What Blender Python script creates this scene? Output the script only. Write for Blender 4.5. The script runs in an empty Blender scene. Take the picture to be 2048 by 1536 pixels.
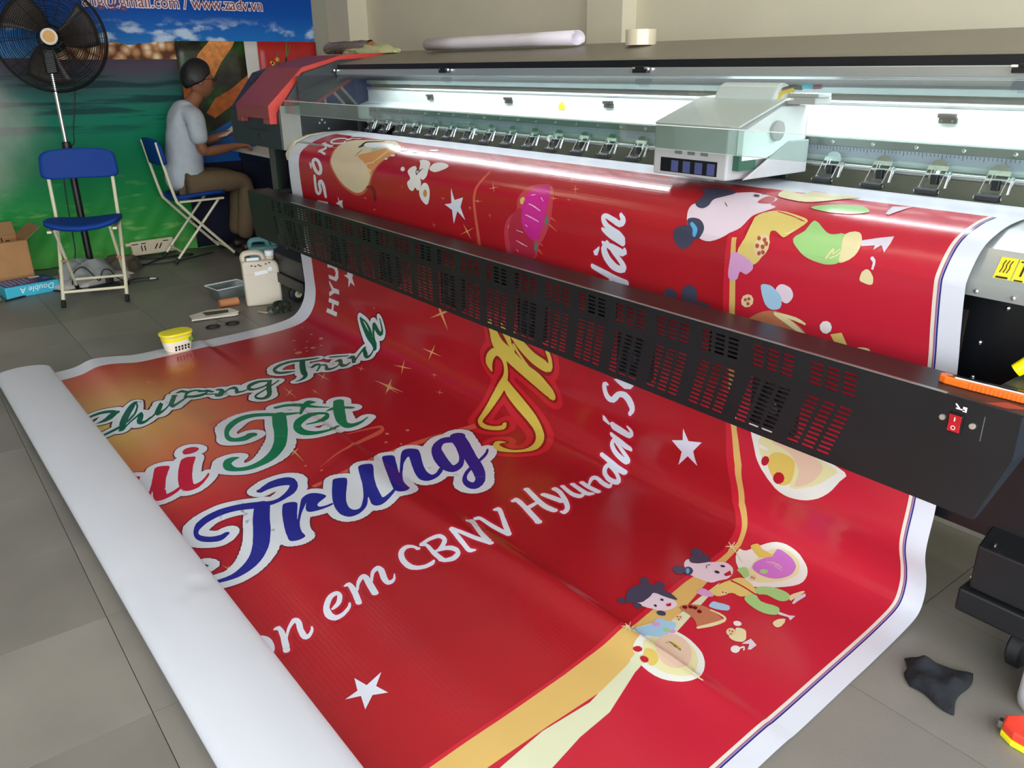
import bpy, bmesh, math, random, bisect
from mathutils import Vector, Matrix, Euler
from mathutils.geometry import tessellate_polygon
random.seed(7)
PI = math.pi
SC = bpy.context.scene
COL = SC.collection
# ================================================================ camera
cam_d = bpy.data.cameras.new('camera')
cam_d.sensor_fit = 'HORIZONTAL'; cam_d.sensor_width = 36.0; cam_d.lens = 36.0 * 1620 / 2048
cam_d.clip_start = .05; cam_d.clip_end = 60
cam = bpy.data.objects.new('camera', cam_d); COL.objects.link(cam)
YAW, PITCH, ROLL = 0.91890545, 0.37514865, -0.01131825
_f = Vector((-math.sin(YAW) * math.cos(PITCH), math.cos(YAW) * math.cos(PITCH), -math.sin(PITCH)))
_r = Vector((math.cos(YAW), math.sin(YAW), 0)); _u = _r.cross(_f)
_r2 = math.cos(ROLL) * _r + math.sin(ROLL) * _u; _u2 = -math.sin(ROLL) * _r + math.cos(ROLL) * _u
cam.matrix_world = Matrix(((_r2.x, _u2.x, -_f.x, 0), (_r2.y, _u2.y, -_f.y, 0), (_r2.z, _u2.z, -_f.z, 1.3), (0, 0, 0, 1)))
SC.camera = cam
# ================================================================ world, daylight, exposure
W = bpy.data.worlds.new('daylight'); SC.world = W; W.use_nodes = True
bg = W.node_tree.nodes['Background']; bg.inputs[0].default_value = (.86, .93, 1.0, 1); bg.inputs[1].default_value = 8.4
def portal(name, loc, rot, sx, sy):
    d = bpy.data.lights.new(name, 'AREA'); d.shape = 'RECTANGLE'; d.size = sx; d.size_y = sy
    d.cycles.is_portal = True
    o = bpy.data.objects.new(name, d); COL.objects.link(o); o.location = loc; o.rotation_euler = rot
    return o
portal('doorway_daylight_right', (1.49, 0.17, 1.36), (0, PI / 2, 0), 2.7, 5.7)
portal('doorway_daylight_front', (0.40, -3.09, 1.36), (PI / 2, 0, 0), 1.8, 2.7)
SC.view_settings.view_transform = 'Standard'; SC.view_settings.look = 'None'
SC.view_settings.exposure = 0.0; SC.view_settings.gamma = 1.0
SC.view_settings.use_curve_mapping = False
SC.cycles.max_bounces = 10; SC.cycles.transparent_max_bounces = 16
SC.cycles.diffuse_bounces = 5; SC.cycles.glossy_bounces = 4
SC.cycles.caustics_reflective = False; SC.cycles.caustics_refractive = False
SC.cycles.sample_clamp_indirect = 6.0

# ================================================================ helpers
def lin(c):
    return tuple(((x / 255) / 12.92 if x / 255 <= .04045 else ((x / 255 + .055) / 1.055) ** 2.4) for x in c)
_M = {}
def mat(name, rgb, rough=.5, metal=0.0, var=.06, scale=18.0, bump=0.0, bscale=60.0, coat=0.0, spec=.5, trans=0.0, stretch=(1, 1, 1), emit=None, estr=0.0, alpha=1.0, sheen=0.0):
    """procedural principled material: object-space noise varies colour and roughness a little"""
    if name in _M: return _M[name]
    m = bpy.data.materials.new(name); m.use_nodes = True; _M[name] = m
    nt = m.node_tree; N = nt.nodes; L = nt.links
    b = N['Principled BSDF']
    c = lin(rgb)
    tc = N.new('ShaderNodeTexCoord'); mp = N.new('ShaderNodeMapping'); mp.inputs['Scale'].default_value = stretch
    L.new(tc.outputs['Object'], mp.inputs[0])
    nz = N.new('ShaderNodeTexNoise'); nz.inputs['Scale'].default_value = scale; nz.inputs['Detail'].default_value = 5
    L.new(mp.outputs[0], nz.inputs['Vector'])
    rp = N.new('ShaderNodeValToRGB')
    rp.color_ramp.elements[0].position = .3; rp.color_ramp.elements[1].position = .72
    rp.color_ramp.elements[0].color = (*[max(x * (1 - var), 0) for x in c], 1); rp.color_ramp.elements[1].color = (*[min(x * (1 + var), 1) for x in c], 1)
    L.new(nz.outputs['Fac'], rp.inputs[0]); L.new(rp.outputs[0], b.inputs['Base Color'])
    mr = N.new('ShaderNodeMapRange'); mr.inputs['To Min'].default_value = max(rough - .06, .02); mr.inputs['To Max'].default_value = min(rough + .06, 1)
    L.new(nz.outputs['Fac'], mr.inputs[0]); L.new(mr.outputs[0], b.inputs['Roughness'])
    b.inputs['Metallic'].default_value = metal
    b.inputs['Specular IOR Level'].default_value = spec
    b.inputs['Coat Weight'].default_value = coat
    b.inputs['Transmission Weight'].default_value = trans
    b.inputs['Sheen Weight'].default_value = sheen
    b.inputs['Alpha'].default_value = alpha
    if emit: b.inputs['Emission Color'].default_value = (*lin(emit), 1); b.inputs['Emission Strength'].default_value = estr
    if bump:
        n2 = N.new('ShaderNodeTexNoise'); n2.inputs['Scale'].default_value = bscale; n2.inputs['Detail'].default_value = 4
        L.new(mp.outputs[0], n2.inputs['Vector'])
        bp = N.new('ShaderNodeBump'); bp.inputs['Strength'].default_value = bump; bp.inputs['Distance'].default_value = .01
        L.new(n2.outputs['Fac'], bp.inputs['Height']); L.new(bp.outputs[0], b.inputs['Normal'])
    return m
def clear_mat(name, tint, gloss, rough=.02, haze=0.0, hazec=(235, 240, 240)):
    """thin clear sheet: mostly transparent, mirror share by Fresnel, a little dust"""
    if name in _M: return _M[name]
    m = bpy.data.materials.new(name); m.use_nodes = True; _M[name] = m
    nt = m.node_tree; N = nt.nodes; L = nt.links
    for n in list(N): N.remove(n)
    out = N.new('ShaderNodeOutputMaterial'); tr = N.new('ShaderNodeBsdfTransparent'); tr.inputs[0].default_value = (*lin(tint), 1)
    gl = N.new('ShaderNodeBsdfGlossy'); gl.inputs['Roughness'].default_value = rough
    df = N.new('ShaderNodeBsdfDiffuse'); df.inputs[0].default_value = (*lin(hazec), 1)
    fr = N.new('ShaderNodeFresnel'); fr.inputs[0].default_value = 1.5
    mu = N.new('ShaderNodeMath'); mu.operation = 'MULTIPLY'; mu.inputs[1].default_value = gloss
    L.new(fr.outputs[0], mu.inputs[0])
    tc = N.new('ShaderNodeTexCoord'); nz = N.new('ShaderNodeTexNoise'); nz.inputs['Scale'].default_value = 9; nz.inputs['Detail'].default_value = 6
    L.new(tc.outputs['Object'], nz.inputs['Vector'])
    hz = N.new('ShaderNodeMath'); hz.operation = 'MULTIPLY'; hz.inputs[1].default_value = haze * 2; L.new(nz.outputs['Fac'], hz.inputs[0])
    m1 = N.new('ShaderNodeMixShader'); L.new(hz.outputs[0], m1.inputs[0]); L.new(tr.outputs[0], m1.inputs[1]); L.new(df.outputs[0], m1.inputs[2])
    m2 = N.new('ShaderNodeMixShader'); L.new(mu.outputs[0], m2.inputs[0]); L.new(m1.outputs[0], m2.inputs[1]); L.new(gl.outputs[0], m2.inputs[2])
    L.new(m2.outputs[0], out.inputs[0])
    return m
class MB:
    def __init__(s): s.v = []; s.f = []
    def add(s, vs, fs):
        k = len(s.v); s.v += [tuple(p) for p in vs]; s.f += [tuple(i + k for i in f) for f in fs]; return s
    def box(s, x0, x1, y0, y1, z0, z1, M=None):
        vs = [(x, y, z) for x in (x0, x1) for y in (y0, y1) for z in (z0, z1)]
        if M is not None: vs = [M @ Vector(p) for p in vs]
        return s.add(vs, [(0, 1, 3, 2), (4, 6, 7, 5), (0, 4, 5, 1), (2, 3, 7, 6), (0, 2, 6, 4), (1, 5, 7, 3)])
    def prism(s, prof, x0, x1, axis='x', M=None):
        """closed profile extruded along an axis; profile in the two other coordinates, in order"""
        n = len(prof)
        def P(a, t):
            return {'x': (t, a[0], a[1]), 'y': (a[0], t, a[1]), 'z': (a[0], a[1], t)}[axis]
        vs = [P(a, x0) for a in prof] + [P(a, x1) for a in prof]
        if M is not None: vs = [M @ Vector(p) for p in vs]
        return s.add(vs, [tuple(range(n))[::-1], tuple(range(n, 2 * n))] + [(i, (i + 1) % n, n + (i + 1) % n, n + i) for i in range(n)])
    def tube(s, pts, r, n=8, caps=True, closed=False):
        pts = [Vector(p) for p in pts]; m = len(pts)
        rs = r if isinstance(r, (list, tuple)) else [r] * m
        rings = []; ref = None
        for i, p in enumerate(pts):
            if closed: d = pts[(i + 1) % m] - pts[i - 1]
            else: d = pts[min(i + 1, m - 1)] - pts[max(i - 1, 0)]
            d.normalize()
            if ref is None:
                ref = Vector((0, 0, 1)) if abs(d.z) < .9 else Vector((1, 0, 0))
            a = (ref - d * ref.dot(d))
            if a.length < 1e-6: a = d.orthogonal()
            a.normalize(); b = d.cross(a); ref = a
            rings.append([p + rs[i] * (math.cos(2 * PI * k / n) * a + math.sin(2 * PI * k / n) * b) for k in range(n)])
        vs = [q for R_ in rings for q in R_]; fs = []
        for i in range(m if closed else m - 1):
            j = (i + 1) % m
            for k in range(n): fs.append((i * n + k, i * n + (k + 1) % n, j * n + (k + 1) % n, j * n + k))
        if caps and not closed: fs += [tuple(range(n))[::-1], tuple((m - 1) * n + k for k in range(n))]
        return s.add(vs, fs)
    def lathe(s, prof, n=24, M=None, close=True):
        """profile (r, z) revolved about z"""
        vs = []; fs = []; m = len(prof)
        for (r, z) in prof:
            for k in range(n): vs.append((r * math.cos(2 * PI * k / n), r * math.sin(2 * PI * k / n), z))
        for i in range(m - 1):
            for k in range(n): fs.append((i * n + k, i * n + (k + 1) % n, (i + 1) * n + (k + 1) % n, (i + 1) * n + k))
        if close: fs += [tuple(range(n))[::-1], tuple((m - 1) * n + k for k in range(n))]
        if M is not None: vs = [M @ Vector(p) for p in vs]
        return s.add(vs, fs)
    def grid(s, fn, nu, nv):
        vs = [fn(i / nu, j / nv) for j in range(nv + 1) for i in range(nu + 1)]
        return s.add(vs, [(j * (nu + 1) + i, j * (nu + 1) + i + 1, (j + 1) * (nu + 1) + i + 1, (j + 1) * (nu + 1) + i) for j in range(nv) for i in range(nu)])
    def build(s, name, m, parent=None, smooth=False, bevel=0.0, solid=0.0, sub=0, seg=2, angle=.7, weld=False):
        me = bpy.data.meshes.new(name); me.from_pydata(s.v, [], s.f); me.update()
        bm = bmesh.new(); bm.from_mesh(me)
        if weld: bmesh.ops.remove_doubles(bm, verts=bm.verts[:], dist=1e-6)
        bmesh.ops.recalc_face_normals(bm, faces=bm.faces[:]); bm.to_mesh(me); bm.free()
        if m: me.materials.append(m)
        if smooth:
            for p in me.polygons: p.use_smooth = True
            try: me.set_sharp_from_angle(angle=angle)
            except Exception: pass
        o = bpy.data.objects.new(name, me); COL.objects.link(o)
        if parent is not None: o.parent = parent
        if solid:
            k = o.modifiers.new('Solidify', 'SOLIDIFY'); k.thickness = solid; k.offset = 0
        if bevel:
            k = o.modifiers.new('Bevel', 'BEVEL'); k.width = bevel; k.segments = seg; k.limit_method = 'ANGLE'; k.angle_limit = .6
        if sub:
            k = o.modifiers.new('Subdivision', 'SUBSURF'); k.levels = sub; k.render_levels = sub
        return o
def raw(name, vs, fs, m, parent=None, smooth=False):
    me = bpy.data.meshes.new(name); me.from_pydata(vs, [], fs); me.update()
    if m: me.materials.append(m)
    if smooth:
        for p in me.polygons: p.use_smooth = True
    o = bpy.data.objects.new(name, me); COL.objects.link(o)
    if parent is not None: o.parent = parent
    return o
def tag(o, label, cat, group=None):
    o['label'] = label; o['category'] = cat
    if group: o['group'] = group
    return o
def struct(o, label=None):
    o['kind'] = 'structure'
    if label: o['label'] = label
    return o
def thing(name, label, cat, loc=(0, 0, 0), rotz=0.0, group=None):
    o = bpy.data.objects.new(name, None); COL.objects.link(o); o.empty_display_size = .1
    o.location = loc; o.rotation_euler = (0, 0, rotz)
    return tag(o, label, cat, group)
def dup(o, parent=None):
    c = o.copy(); COL.objects.link(c); c.parent = parent
    for ch in list(o.children): dup(ch, c)
    return c
def text_mesh(name, body, size, m, extr=.0006, shear=0.0, offset=0.0, align='LEFT'):
    cu = bpy.data.curves.new(name + '_src', 'FONT'); cu.body = body; cu.size = size; cu.extrude = extr; cu.offset = offset
    cu.align_x = align; cu.shear = shear; cu.resolution_u = 4
    t = bpy.data.objects.new(name + '_src', cu); COL.objects.link(t)
    dg = bpy.context.evaluated_depsgraph_get()
    me = bpy.data.meshes.new_from_object(t.evaluated_get(dg)); me.name = name
    bpy.data.objects.remove(t); bpy.data.curves.remove(cu)
    me.materials.clear(); me.materials.append(m)
    o = bpy.data.objects.new(name, me); COL.objects.link(o)
    return o
def T3(x, y, z): return Matrix.Translation((x, y, z))
def RX(a): return Matrix.Rotation(a, 4, 'X')
def RY(a): return Matrix.Rotation(a, 4, 'Y')
def RZ(a): return Matrix.Rotation(a, 4, 'Z')
def smoothpts(P, n=6): return _cr([tuple(p) for p in P], n)
# ---------------------------------------------------------------- banner sheet surface (metres)
def _cr(P, n):
    """Catmull-Rom resample of a list of tuples, n samples per span."""
    out = []
    m = len(P)
    for i in range(m - 1):
        p0 = P[max(i - 1, 0)]; p1 = P[i]; p2 = P[i + 1]; p3 = P[min(i + 2, m - 1)]
        for k in range(n):
            t = k / n
            out.append(tuple(0.5 * ((2 * b) + (-a + c) * t + (2 * a - 5 * b + 4 * c - d) * t * t + (-a + 3 * b - 3 * c + d) * t ** 3)
                             for a, b, c, d in zip(p0, p1, p2, p3)))
    out.append(tuple(P[-1]))
    return out
_LP = [(-4.05, 2.145, .888), (-4.05, 2.125, .935), (-4.05, 2.095, .970), (-4.05, 2.05, .987), (-4.05, 1.90, .986), (-4.05, 1.80, .966), (-4.05, 1.715, .925), (-4.05, 1.685, .88),
       (-4.05, 1.68, .80), (-4.05, 1.684, .694), (-4.05, 1.690, .54), (-4.05, 1.694, .39), (-4.05, 1.698, .275), (-4.05, 1.698, .20), (-4.055, 1.678, .12),
       (-4.06, 1.624, .055), (-4.07, 1.525, .026), (-4.08, 1.37, .013), (-4.08, 1.21, .009), (-4.075, 1.06, .008), (-4.07, .91, .008),
       (-4.065, .76, .010), (-4.06, .62, .032), (-4.055, .536, .012), (-4.05, .45, .006), (-4.05, .36, .005),
       (-4.05, .29, .006), (-4.05, .24, .016), (-4.05, .218, .034), (-4.05, .235, .052), (-4.05, .30, .062), (-4.05, .37, .060), (-4.05, .42, .050), (-4.05, .438, .034),
       (-4.05, .42, .020), (-4.05, .36, .014), (-4.05, .30, .016)]
_RP = [(-.704, 2.145, .888), (-.704, 2.125, .935), (-.704, 2.095, .970), (-.704, 2.05, .987), (-.704, 1.97, .987), (-.704, 1.90, .986), (-.704, 1.815, .978), (-.704, 1.734, .950), (-.704, 1.690, .893), (-.704, 1.690, .854),
       (-.704, 1.706, .777), (-.704, 1.730, .674), (-.704, 1.750, .50), (-.704, 1.761, .34), (-.704, 1.756, .223), (-.704, 1.790, .135), (-.704, 1.802, .080),
       (-.704, 1.785, .030), (-.704, 1.706, .007), (-.696, 1.58, .005), (-.689, 1.46, .005), (-.678, 1.275, .005), (-.671, 1.118, .005),
       (-.66, .95, .005), (-.65, .80, .005), (-.64, .66, .005), (-.635, .54, .005), (-.63, .42, .005),
       (-.63, .335, .006), (-.63, .29, .020), (-.63, .272, .045), (-.63, .29, .072), (-.63, .355, .086), (-.63, .425, .082), (-.63, .475, .064), (-.63, .49, .042),
       (-.63, .47, .024), (-.63, .41, .016), (-.63, .35, .018)]
def _arc(P):
    Q = _cr(P, 24)
    s = [0.0]
    for a, b in zip(Q, Q[1:]):
        s.append(s[-1] + math.sqrt(sum((x - y) ** 2 for x, y in zip(a, b))))
    return Q, s
_LQ, _LS = _arc(_LP)
_RQ, _RS = _arc(_RP)
# the two edges are matched at the end of the flat floor part, then at the end of the curl
_LF = _LS[25 * 24]; _RF = _RS[27 * 24]
BW = 3.346
VF = _LF
VE = VF + (_LS[-1] - _LF)
def _look(Q, S, s):
    s = min(max(s, 0.0), S[-1])
    k = bisect.bisect_right(S, s) - 1
    k = min(max(k, 0), len(S) - 2)
    t = (s - S[k]) / max(S[k + 1] - S[k], 1e-9)
    return [a + (b - a) * t for a, b in zip(Q[k], Q[k + 1])]
def sheet0(u, v):
    a = _look(_LQ, _LS, v)
    if v <= VF:
        b = _look(_RQ, _RS, v * _RF / VF)
    else:
        b = _look(_RQ, _RS, _RF + (v - VF) * (_RS[-1] - _RF) / (VE - VF))
    t = u / BW
    p = [x + (y - x) * t for x, y in zip(a, b)]
    if v > VF + .1:
        x, y = p[0], p[1]
        p[2] -= .005 * math.exp(-((x + 1.86 + .35 * (y - .36)) / .012) ** 2) * max(0, min(1, (y - .33) / .06)) * (1 if p[2] > .045 else 0)
        p[2] -= .004 * math.exp(-((x + 2.02 - .2 * (y - .30)) / .010) ** 2) * max(0, min(1, (.34 - y) / .04)) * (1 if p[2] > .045 else 0)
    if 1.9 < v <= VF + .05:
        x, y = p[0], p[1]
        wx = 1 / (1 + math.exp(-(x + 2.35) * 9)) / (1 + math.exp((x + .86) * 14))
        yr = 1.155 + .05 * math.sin((x + 1.6) * 2.2)
        p[2] += .014 * wx * math.exp(-((y - yr) / .055) ** 2)
        p[2] += .020 * wx * math.exp(-((y - 1.47) / .13) ** 2)
        p[2] += .006 * math.exp(-((y - .80 - .1 * math.sin(x * 2.1)) / .07) ** 2) / (1 + math.exp((x + 2.2) * 5))
        wy = 1 / (1 + math.exp(-(y - .56) * 40))
        p[2] += .004 * wy * (1 + math.sin(x * 5.1 + y * 2.3)) * math.exp(-((y - 1.2) / .4) ** 2)
    return p
def sheet(u, v, off=0.0):
    p = sheet0(u, v)
    if off == 0.0:
        return p
    e = .004
    a = sheet0(u + e, v); b = sheet0(u - e, v); c = sheet0(u, v + e); d = sheet0(u, max(v - e, 0))
    du = [x - y for x, y in zip(a, b)]; dv = [x - y for x, y in zip(c, d)]
    n = [dv[1] * du[2] - dv[2] * du[1], dv[2] * du[0] - dv[0] * du[2], dv[0] * du[1] - dv[1] * du[0]]
    L = math.sqrt(sum(x * x for x in n)) or 1
    return [p[i] + off * n[i] / L for i in range(3)]
# ================================================================ room
XL, YB, HC = -6.49, 3.30, 3.0
M_wall = mat('painted_wall', (214, 205, 180), .75, var=.03, scale=3, bump=.08, bscale=140)
M_white = mat('white_ceiling', (225, 222, 212), .8, var=.02)
M_joint = mat('tile_joint', (58, 56, 50), .9)
M_grey_p = mat('grey_pilaster_paint', (150, 146, 132), .75, var=.03)
struct(MB().box(-6.7, 1.6, -3.2, 3.45, -.12, -.004).build('floor', M_joint))
def tile_mat():
    m = mat('floor_tile', (124, 119, 111), .42, var=.12, scale=2.2, bump=.05, bscale=220, spec=.45)
    nt = m.node_tree; N = nt.nodes; L = nt.links; b = N['Principled BSDF']
    old = b.inputs['Base Color'].links[0].from_socket
    oi = N.new('ShaderNodeObjectInfo'); mr = N.new('ShaderNodeMapRange'); mr.inputs['To Min'].default_value = .9; mr.inputs['To Max'].default_value = 1.1
    L.new(oi.outputs['Random'], mr.inputs[0])
    geo = N.new('ShaderNodeNewGeometry'); n2 = N.new('ShaderNodeTexNoise'); n2.inputs['Scale'].default_value = 1.3; n2.inputs['Detail'].default_value = 7
    L.new(geo.outputs['Position'], n2.inputs['Vector'])
    m2 = N.new('ShaderNodeMapRange'); m2.inputs['From Min'].default_value = .3; m2.inputs['From Max'].default_value = .7; m2.inputs['To Min'].default_value = .82; m2.inputs['To Max'].default_value = 1.14
    L.new(n2.outputs['Fac'], m2.inputs[0])
    mu = N.new('ShaderNodeMath'); mu.operation = 'MULTIPLY'; L.new(mr.outputs[0], mu.inputs[0]); L.new(m2.outputs[0], mu.inputs[1])
    vm = N.new('ShaderNodeVectorMath'); vm.operation = 'SCALE'; L.new(old, vm.inputs[0]); L.new(mu.outputs[0], vm.inputs['Scale'])
    L.new(vm.outputs[0], b.inputs['Base Color'])
    return m
M_tile = tile_mat()
floor_o = bpy.data.objects['floor']
TS, JG = .42, .0017
_tm = None
tx0, ty0 = -1.573, .210
for i in range(-12, 6):
    for j in range(-4, 8):
        x0 = tx0 + i * TS; y0 = ty0 + j * TS; x1 = x0 + TS; y1 = y0 + TS
        cx0, cx1, cy0, cy1 = max(x0, XL), x1, y0, min(y1, YB)
        if cx1 - cx0 < .03 or cy1 - cy0 < .03: continue
        full = (cx0 == x0 and cy1 == y1)
        if full and _tm:
            o = bpy.data.objects.new('tile', _tm); COL.objects.link(o); o.parent = floor_o
        else:
            w, h = cx1 - cx0 - JG, cy1 - cy0 - JG
            o = MB().prism([(-w / 2, -h / 2), (w / 2, -h / 2), (w / 2, h / 2), (-w / 2, h / 2)], -.006, 0, 'z').build('tile', M_tile, floor_o)
            if full: _tm = o.data
        o.location = ((cx0 + cx1) / 2, (cy0 + cy1) / 2, random.uniform(-.0004, 0))
xe = tx0 + 6 * TS; ye = ty0 - 4 * TS
MB().box(-6.49, 1.5, -3.1, ye - .002, -.006, 0).box(xe + .002, 1.5, ye, 3.3, -.006, 0).build('outer_tiling', M_tile, floor_o)['kind'] = 'stuff'
struct(MB().box(XL - .12, XL, -3.2, 3.45, -.12, HC).build('wall_left', M_wall))
struct(MB().box(XL, 1.5, YB, YB + .12, -.004, HC).build('wall_back', M_wall))
struct(MB().box(XL, -.5, -3.2, -3.1, -.004, HC).box(-.5, 1.5, -3.2, -3.1, 2.72, HC).box(1.3, 1.5, -3.2, -3.1, -.004, 2.72).build('wall_front', M_wall))
struct(MB().box(1.5, 1.6, -3.2, 3.45, 2.72, HC).box(1.5, 1.6, 3.05, 3.45, -.004, 2.72).box(1.5, 1.6, -3.2, -2.7, -.004, 2.72).build('wall_right', M_wall))
struct(MB().box(-6.62, 1.6, -3.2, 3.45, HC, HC + .1).build('ceiling', M_white))
struct(MB().box(XL + .001, -6.116, 3.14, YB, 0, HC).build('trim_1', M_wall), 'beige corner pilaster beside the mural wall')
struct(MB().box(-3.50, -3.235, 3.20, YB, 0, HC).build('trim_2', M_wall), 'pale pilaster on the wall behind the printer')
MB().box(XL + .0005, XL + .004, 3.014, 3.139, 0, HC).build('trim_3', M_grey_p)
struct(bpy.data.objects['trim_3'], 'grey painted strip between mural and corner pilaster')
M_pave = mat('pavement', (178, 176, 170), .85, var=.08, scale=2)
struct(MB().box(1.6, 16, -14, 14, -.2, -.05).box(-12, 1.6, -14, -3.2, -.2, -.05).build('pavement', M_pave), 'pale pavement outside the open shop front')
# ---------------------------------------------------------------- mural
def mural_mat():
    m = bpy.data.materials.new('seascape_print'); m.use_nodes = True
    nt = m.node_tree; N = nt.nodes; L = nt.links; b = N['Principled BSDF']; b.inputs['Roughness'].default_value = .5; b.inputs['Specular IOR Level'].default_value = .12
    tc = N.new('ShaderNodeTexCoord'); sp = N.new('ShaderNodeSeparateXYZ'); L.new(tc.outputs['Object'], sp.inputs[0])
    Y, Z = sp.outputs['Y'], sp.outputs['Z']
    def math_(op, a, b_=None, c=None):
        n = N.new('ShaderNodeMath'); n.operation = op
        for k, x in enumerate((a, b_, c)):
            if x is None: continue
            if isinstance(x, (int, float)): n.inputs[k].default_value = x
            else: L.new(x, n.inputs[k])
        return n.outputs[0]
    def noise(scale, detail, st, lo=None, hi=None):
        mp = N.new('ShaderNodeMapping'); mp.inputs['Scale'].default_value = st; L.new(tc.outputs['Object'], mp.inputs[0])
        n = N.new('ShaderNodeTexNoise'); n.inputs['Scale'].default_value = scale; n.inputs['Detail'].default_value = detail; L.new(mp.outputs[0], n.inputs['Vector'])
        return n.outputs['Fac']
    def smooth(x, a, c):
        n = N.new('ShaderNodeMapRange'); n.interpolation_type = 'SMOOTHSTEP'; n.inputs['From Min'].default_value = a; n.inputs['From Max'].default_value = c
        L.new(x, n.inputs[0]); return n.outputs[0]
    def mix(f, a, c):
        n = N.new('ShaderNodeMix'); n.data_type = 'RGBA'
        L.new(f, n.inputs['Factor']) if not isinstance(f, float) else None
        for k, x in ((6, a), (7, c)):
            if isinstance(x, tuple): n.inputs[k].default_value = (*lin(x), 1)
            else: L.new(x, n.inputs[k])
        return n.outputs[2]
    def ramp(x, stops):
        r = N.new('ShaderNodeValToRGB'); L.new(x, r.inputs[0]); e = r.color_ramp.elements
        while len(e) < len(stops): e.new(.5)
        for q, (p, c) in zip(e, stops): q.position = p; q.color = (*lin(c), 1)
        return r.outputs[0]
    wob = noise(2.2, 4, (1, 1, 2.2))
    zz = math_('ADD', Z, math_('MULTIPLY', math_('SUBTRACT', wob, .5), .12))
    sea = ramp(math_('DIVIDE', zz, 1.5), [(0, (86, 170, 74)), (.12, (58, 152, 66)), (.3, (26, 130, 66)), (.5, (8, 124, 84)), (.66, (18, 118, 92)), (.78, (48, 96, 92)), (.88, (78, 70, 84)), (.95, (70, 54, 66))])
    caust = noise(9, 6, (1, .6, 2.4))
    low = math_('MULTIPLY', smooth(caust, .56, .72), smooth(math_('MULTIPLY', Z, -1), -.75, -.1))
    sea = mix(math_('MULTIPLY', low, .55), sea, (150, 200, 110))
    st = noise(3.2, 5, (1, .35, 5.5))
    stm = math_('MULTIPLY', math_('MULTIPLY', smooth(st, .52, .62), smooth(Z, .8, 1.0)), .75)
    sea = mix(stm, sea, (16, 44, 52))
    dy = math_('DIVIDE', math_('SUBTRACT', Y, .15), .78); dz = math_('DIVIDE', math_('SUBTRACT', Z, .92), .52)
    dd = math_('SQRT', math_('ADD', math_('MULTIPLY', dy, dy), math_('MULTIPLY', dz, dz)))
    pale = math_('SUBTRACT', 1.0, smooth(math_('ADD', dd, math_('MULTIPLY', math_('SUBTRACT', noise(3, 3, (1, 1, 1)), .5), .6)), .25, 1.25))
    sea = mix(math_('MULTIPLY', pale, .85), sea, (206, 192, 188))
    sky = ramp(math_('DIVIDE', math_('SUBTRACT', Z, 1.36), 1.6), [(0, (80, 150, 200)), (.08, (34, 112, 188)), (.2, (12, 76, 164)), (.5, (6, 54, 142)), (1, (6, 42, 118))])
    cl = noise(5.5, 8, (1, 1, 2.2))
    band = math_('MULTIPLY', smooth(Z, 1.42, 1.5), math_('SUBTRACT', 1.0, smooth(Z, 1.56, 1.66)))
    cm = math_('MULTIPLY', smooth(cl, .52, .68), band)
    sky = mix(math_('MULTIPLY', cm, .8), sky, (206, 222, 236))
    col = mix(smooth(Z, 1.372, 1.38), sea, sky)
    vo = N.new('ShaderNodeTexVoronoi'); vo.inputs['Scale'].default_value = 15; L.new(tc.outputs['Object'], vo.inputs['Vector'])
    rock = ramp(vo.outputs['Distance'], [(.1, (236, 214, 186)), (.4, (190, 140, 96)), (.7, (96, 58, 38))])
    top = math_('ADD', 1.40, math_('MULTIPLY', noise(5, 3, (1, 1, .01)), .13))
    rm = math_('MULTIPLY', math_('MULTIPLY', math_('LESS_THAN', Z, top), math_('GREATER_THAN', Z, 1.365)), math_('GREATER_THAN', Y, 1.15))
    col = mix(rm, col, rock)
    L.new(col, b.inputs['Base Color'])
    return m
def mural_pt(a, c):
    y = -3.0 + 6.013 * a; z = .005 + 2.94 * c
    w = max(0, 1 - z / .5)
    x = XL + .006 + .004 * math.sin(3 * y + 2 * z) + w * (.010 + .010 * math.sin(17 * y + 9 * z) + .008 * math.sin(41 * y - 30 * z)) + (.03 * max(0, 1 - z / .12))
    x += .012 * math.exp(-((z - .40 - .03 * math.sin(4 * y)) / .025) ** 2) / (1 + math.exp((y - 1.1) * 9))
    return (x + .004, y, z)
mural = MB().grid(mural_pt, 260, 120).build('wall_mural', mural_mat(), smooth=True, angle=3)
tag(mural, 'large printed seascape mural covering the left wall behind the fan', 'mural')
M_txtw = mat('mural_text_white', (236, 226, 228), .45, var=.02); M_txtr = mat('mural_text_red', (122, 26, 42), .45, var=.02)
def wall_text(name, body, size, y, z, m, off, dx):
    o = text_mesh(name, body, size, m, extr=.0008, offset=off)
    # local x -> +Y world, local y -> +Z, local z -> +X
    o.matrix_world = Matrix(((0, 0, 1, XL + dx), (1, 0, 0, y), (0, 1, 0, z), (0, 0, 0, 1)))
    w = max(v.co.x for v in o.data.vertices)
    return o, w
_o, _w = wall_text('probe', 'ang@gmail.com / www.zadv.vn', .1, 0, 0, M_txtw, 0, .02); bpy.data.objects.remove(_o)
_sz = .1 * 1.245 / _w
for nm, off, dx, m in (('lettering_outline', .0055, .0185, M_txtw), ('lettering', .0, .021, M_txtr)):
    o, w = wall_text(nm, 'ang@gmail.com / www.zadv.vn', _sz, 1.365, 1.70, m, off, dx)
    for v in o.data.vertices: v.co.y *= 1.12
    o.parent = mural; o.matrix_parent_inverse = mural.matrix_world.inverted()
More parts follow.
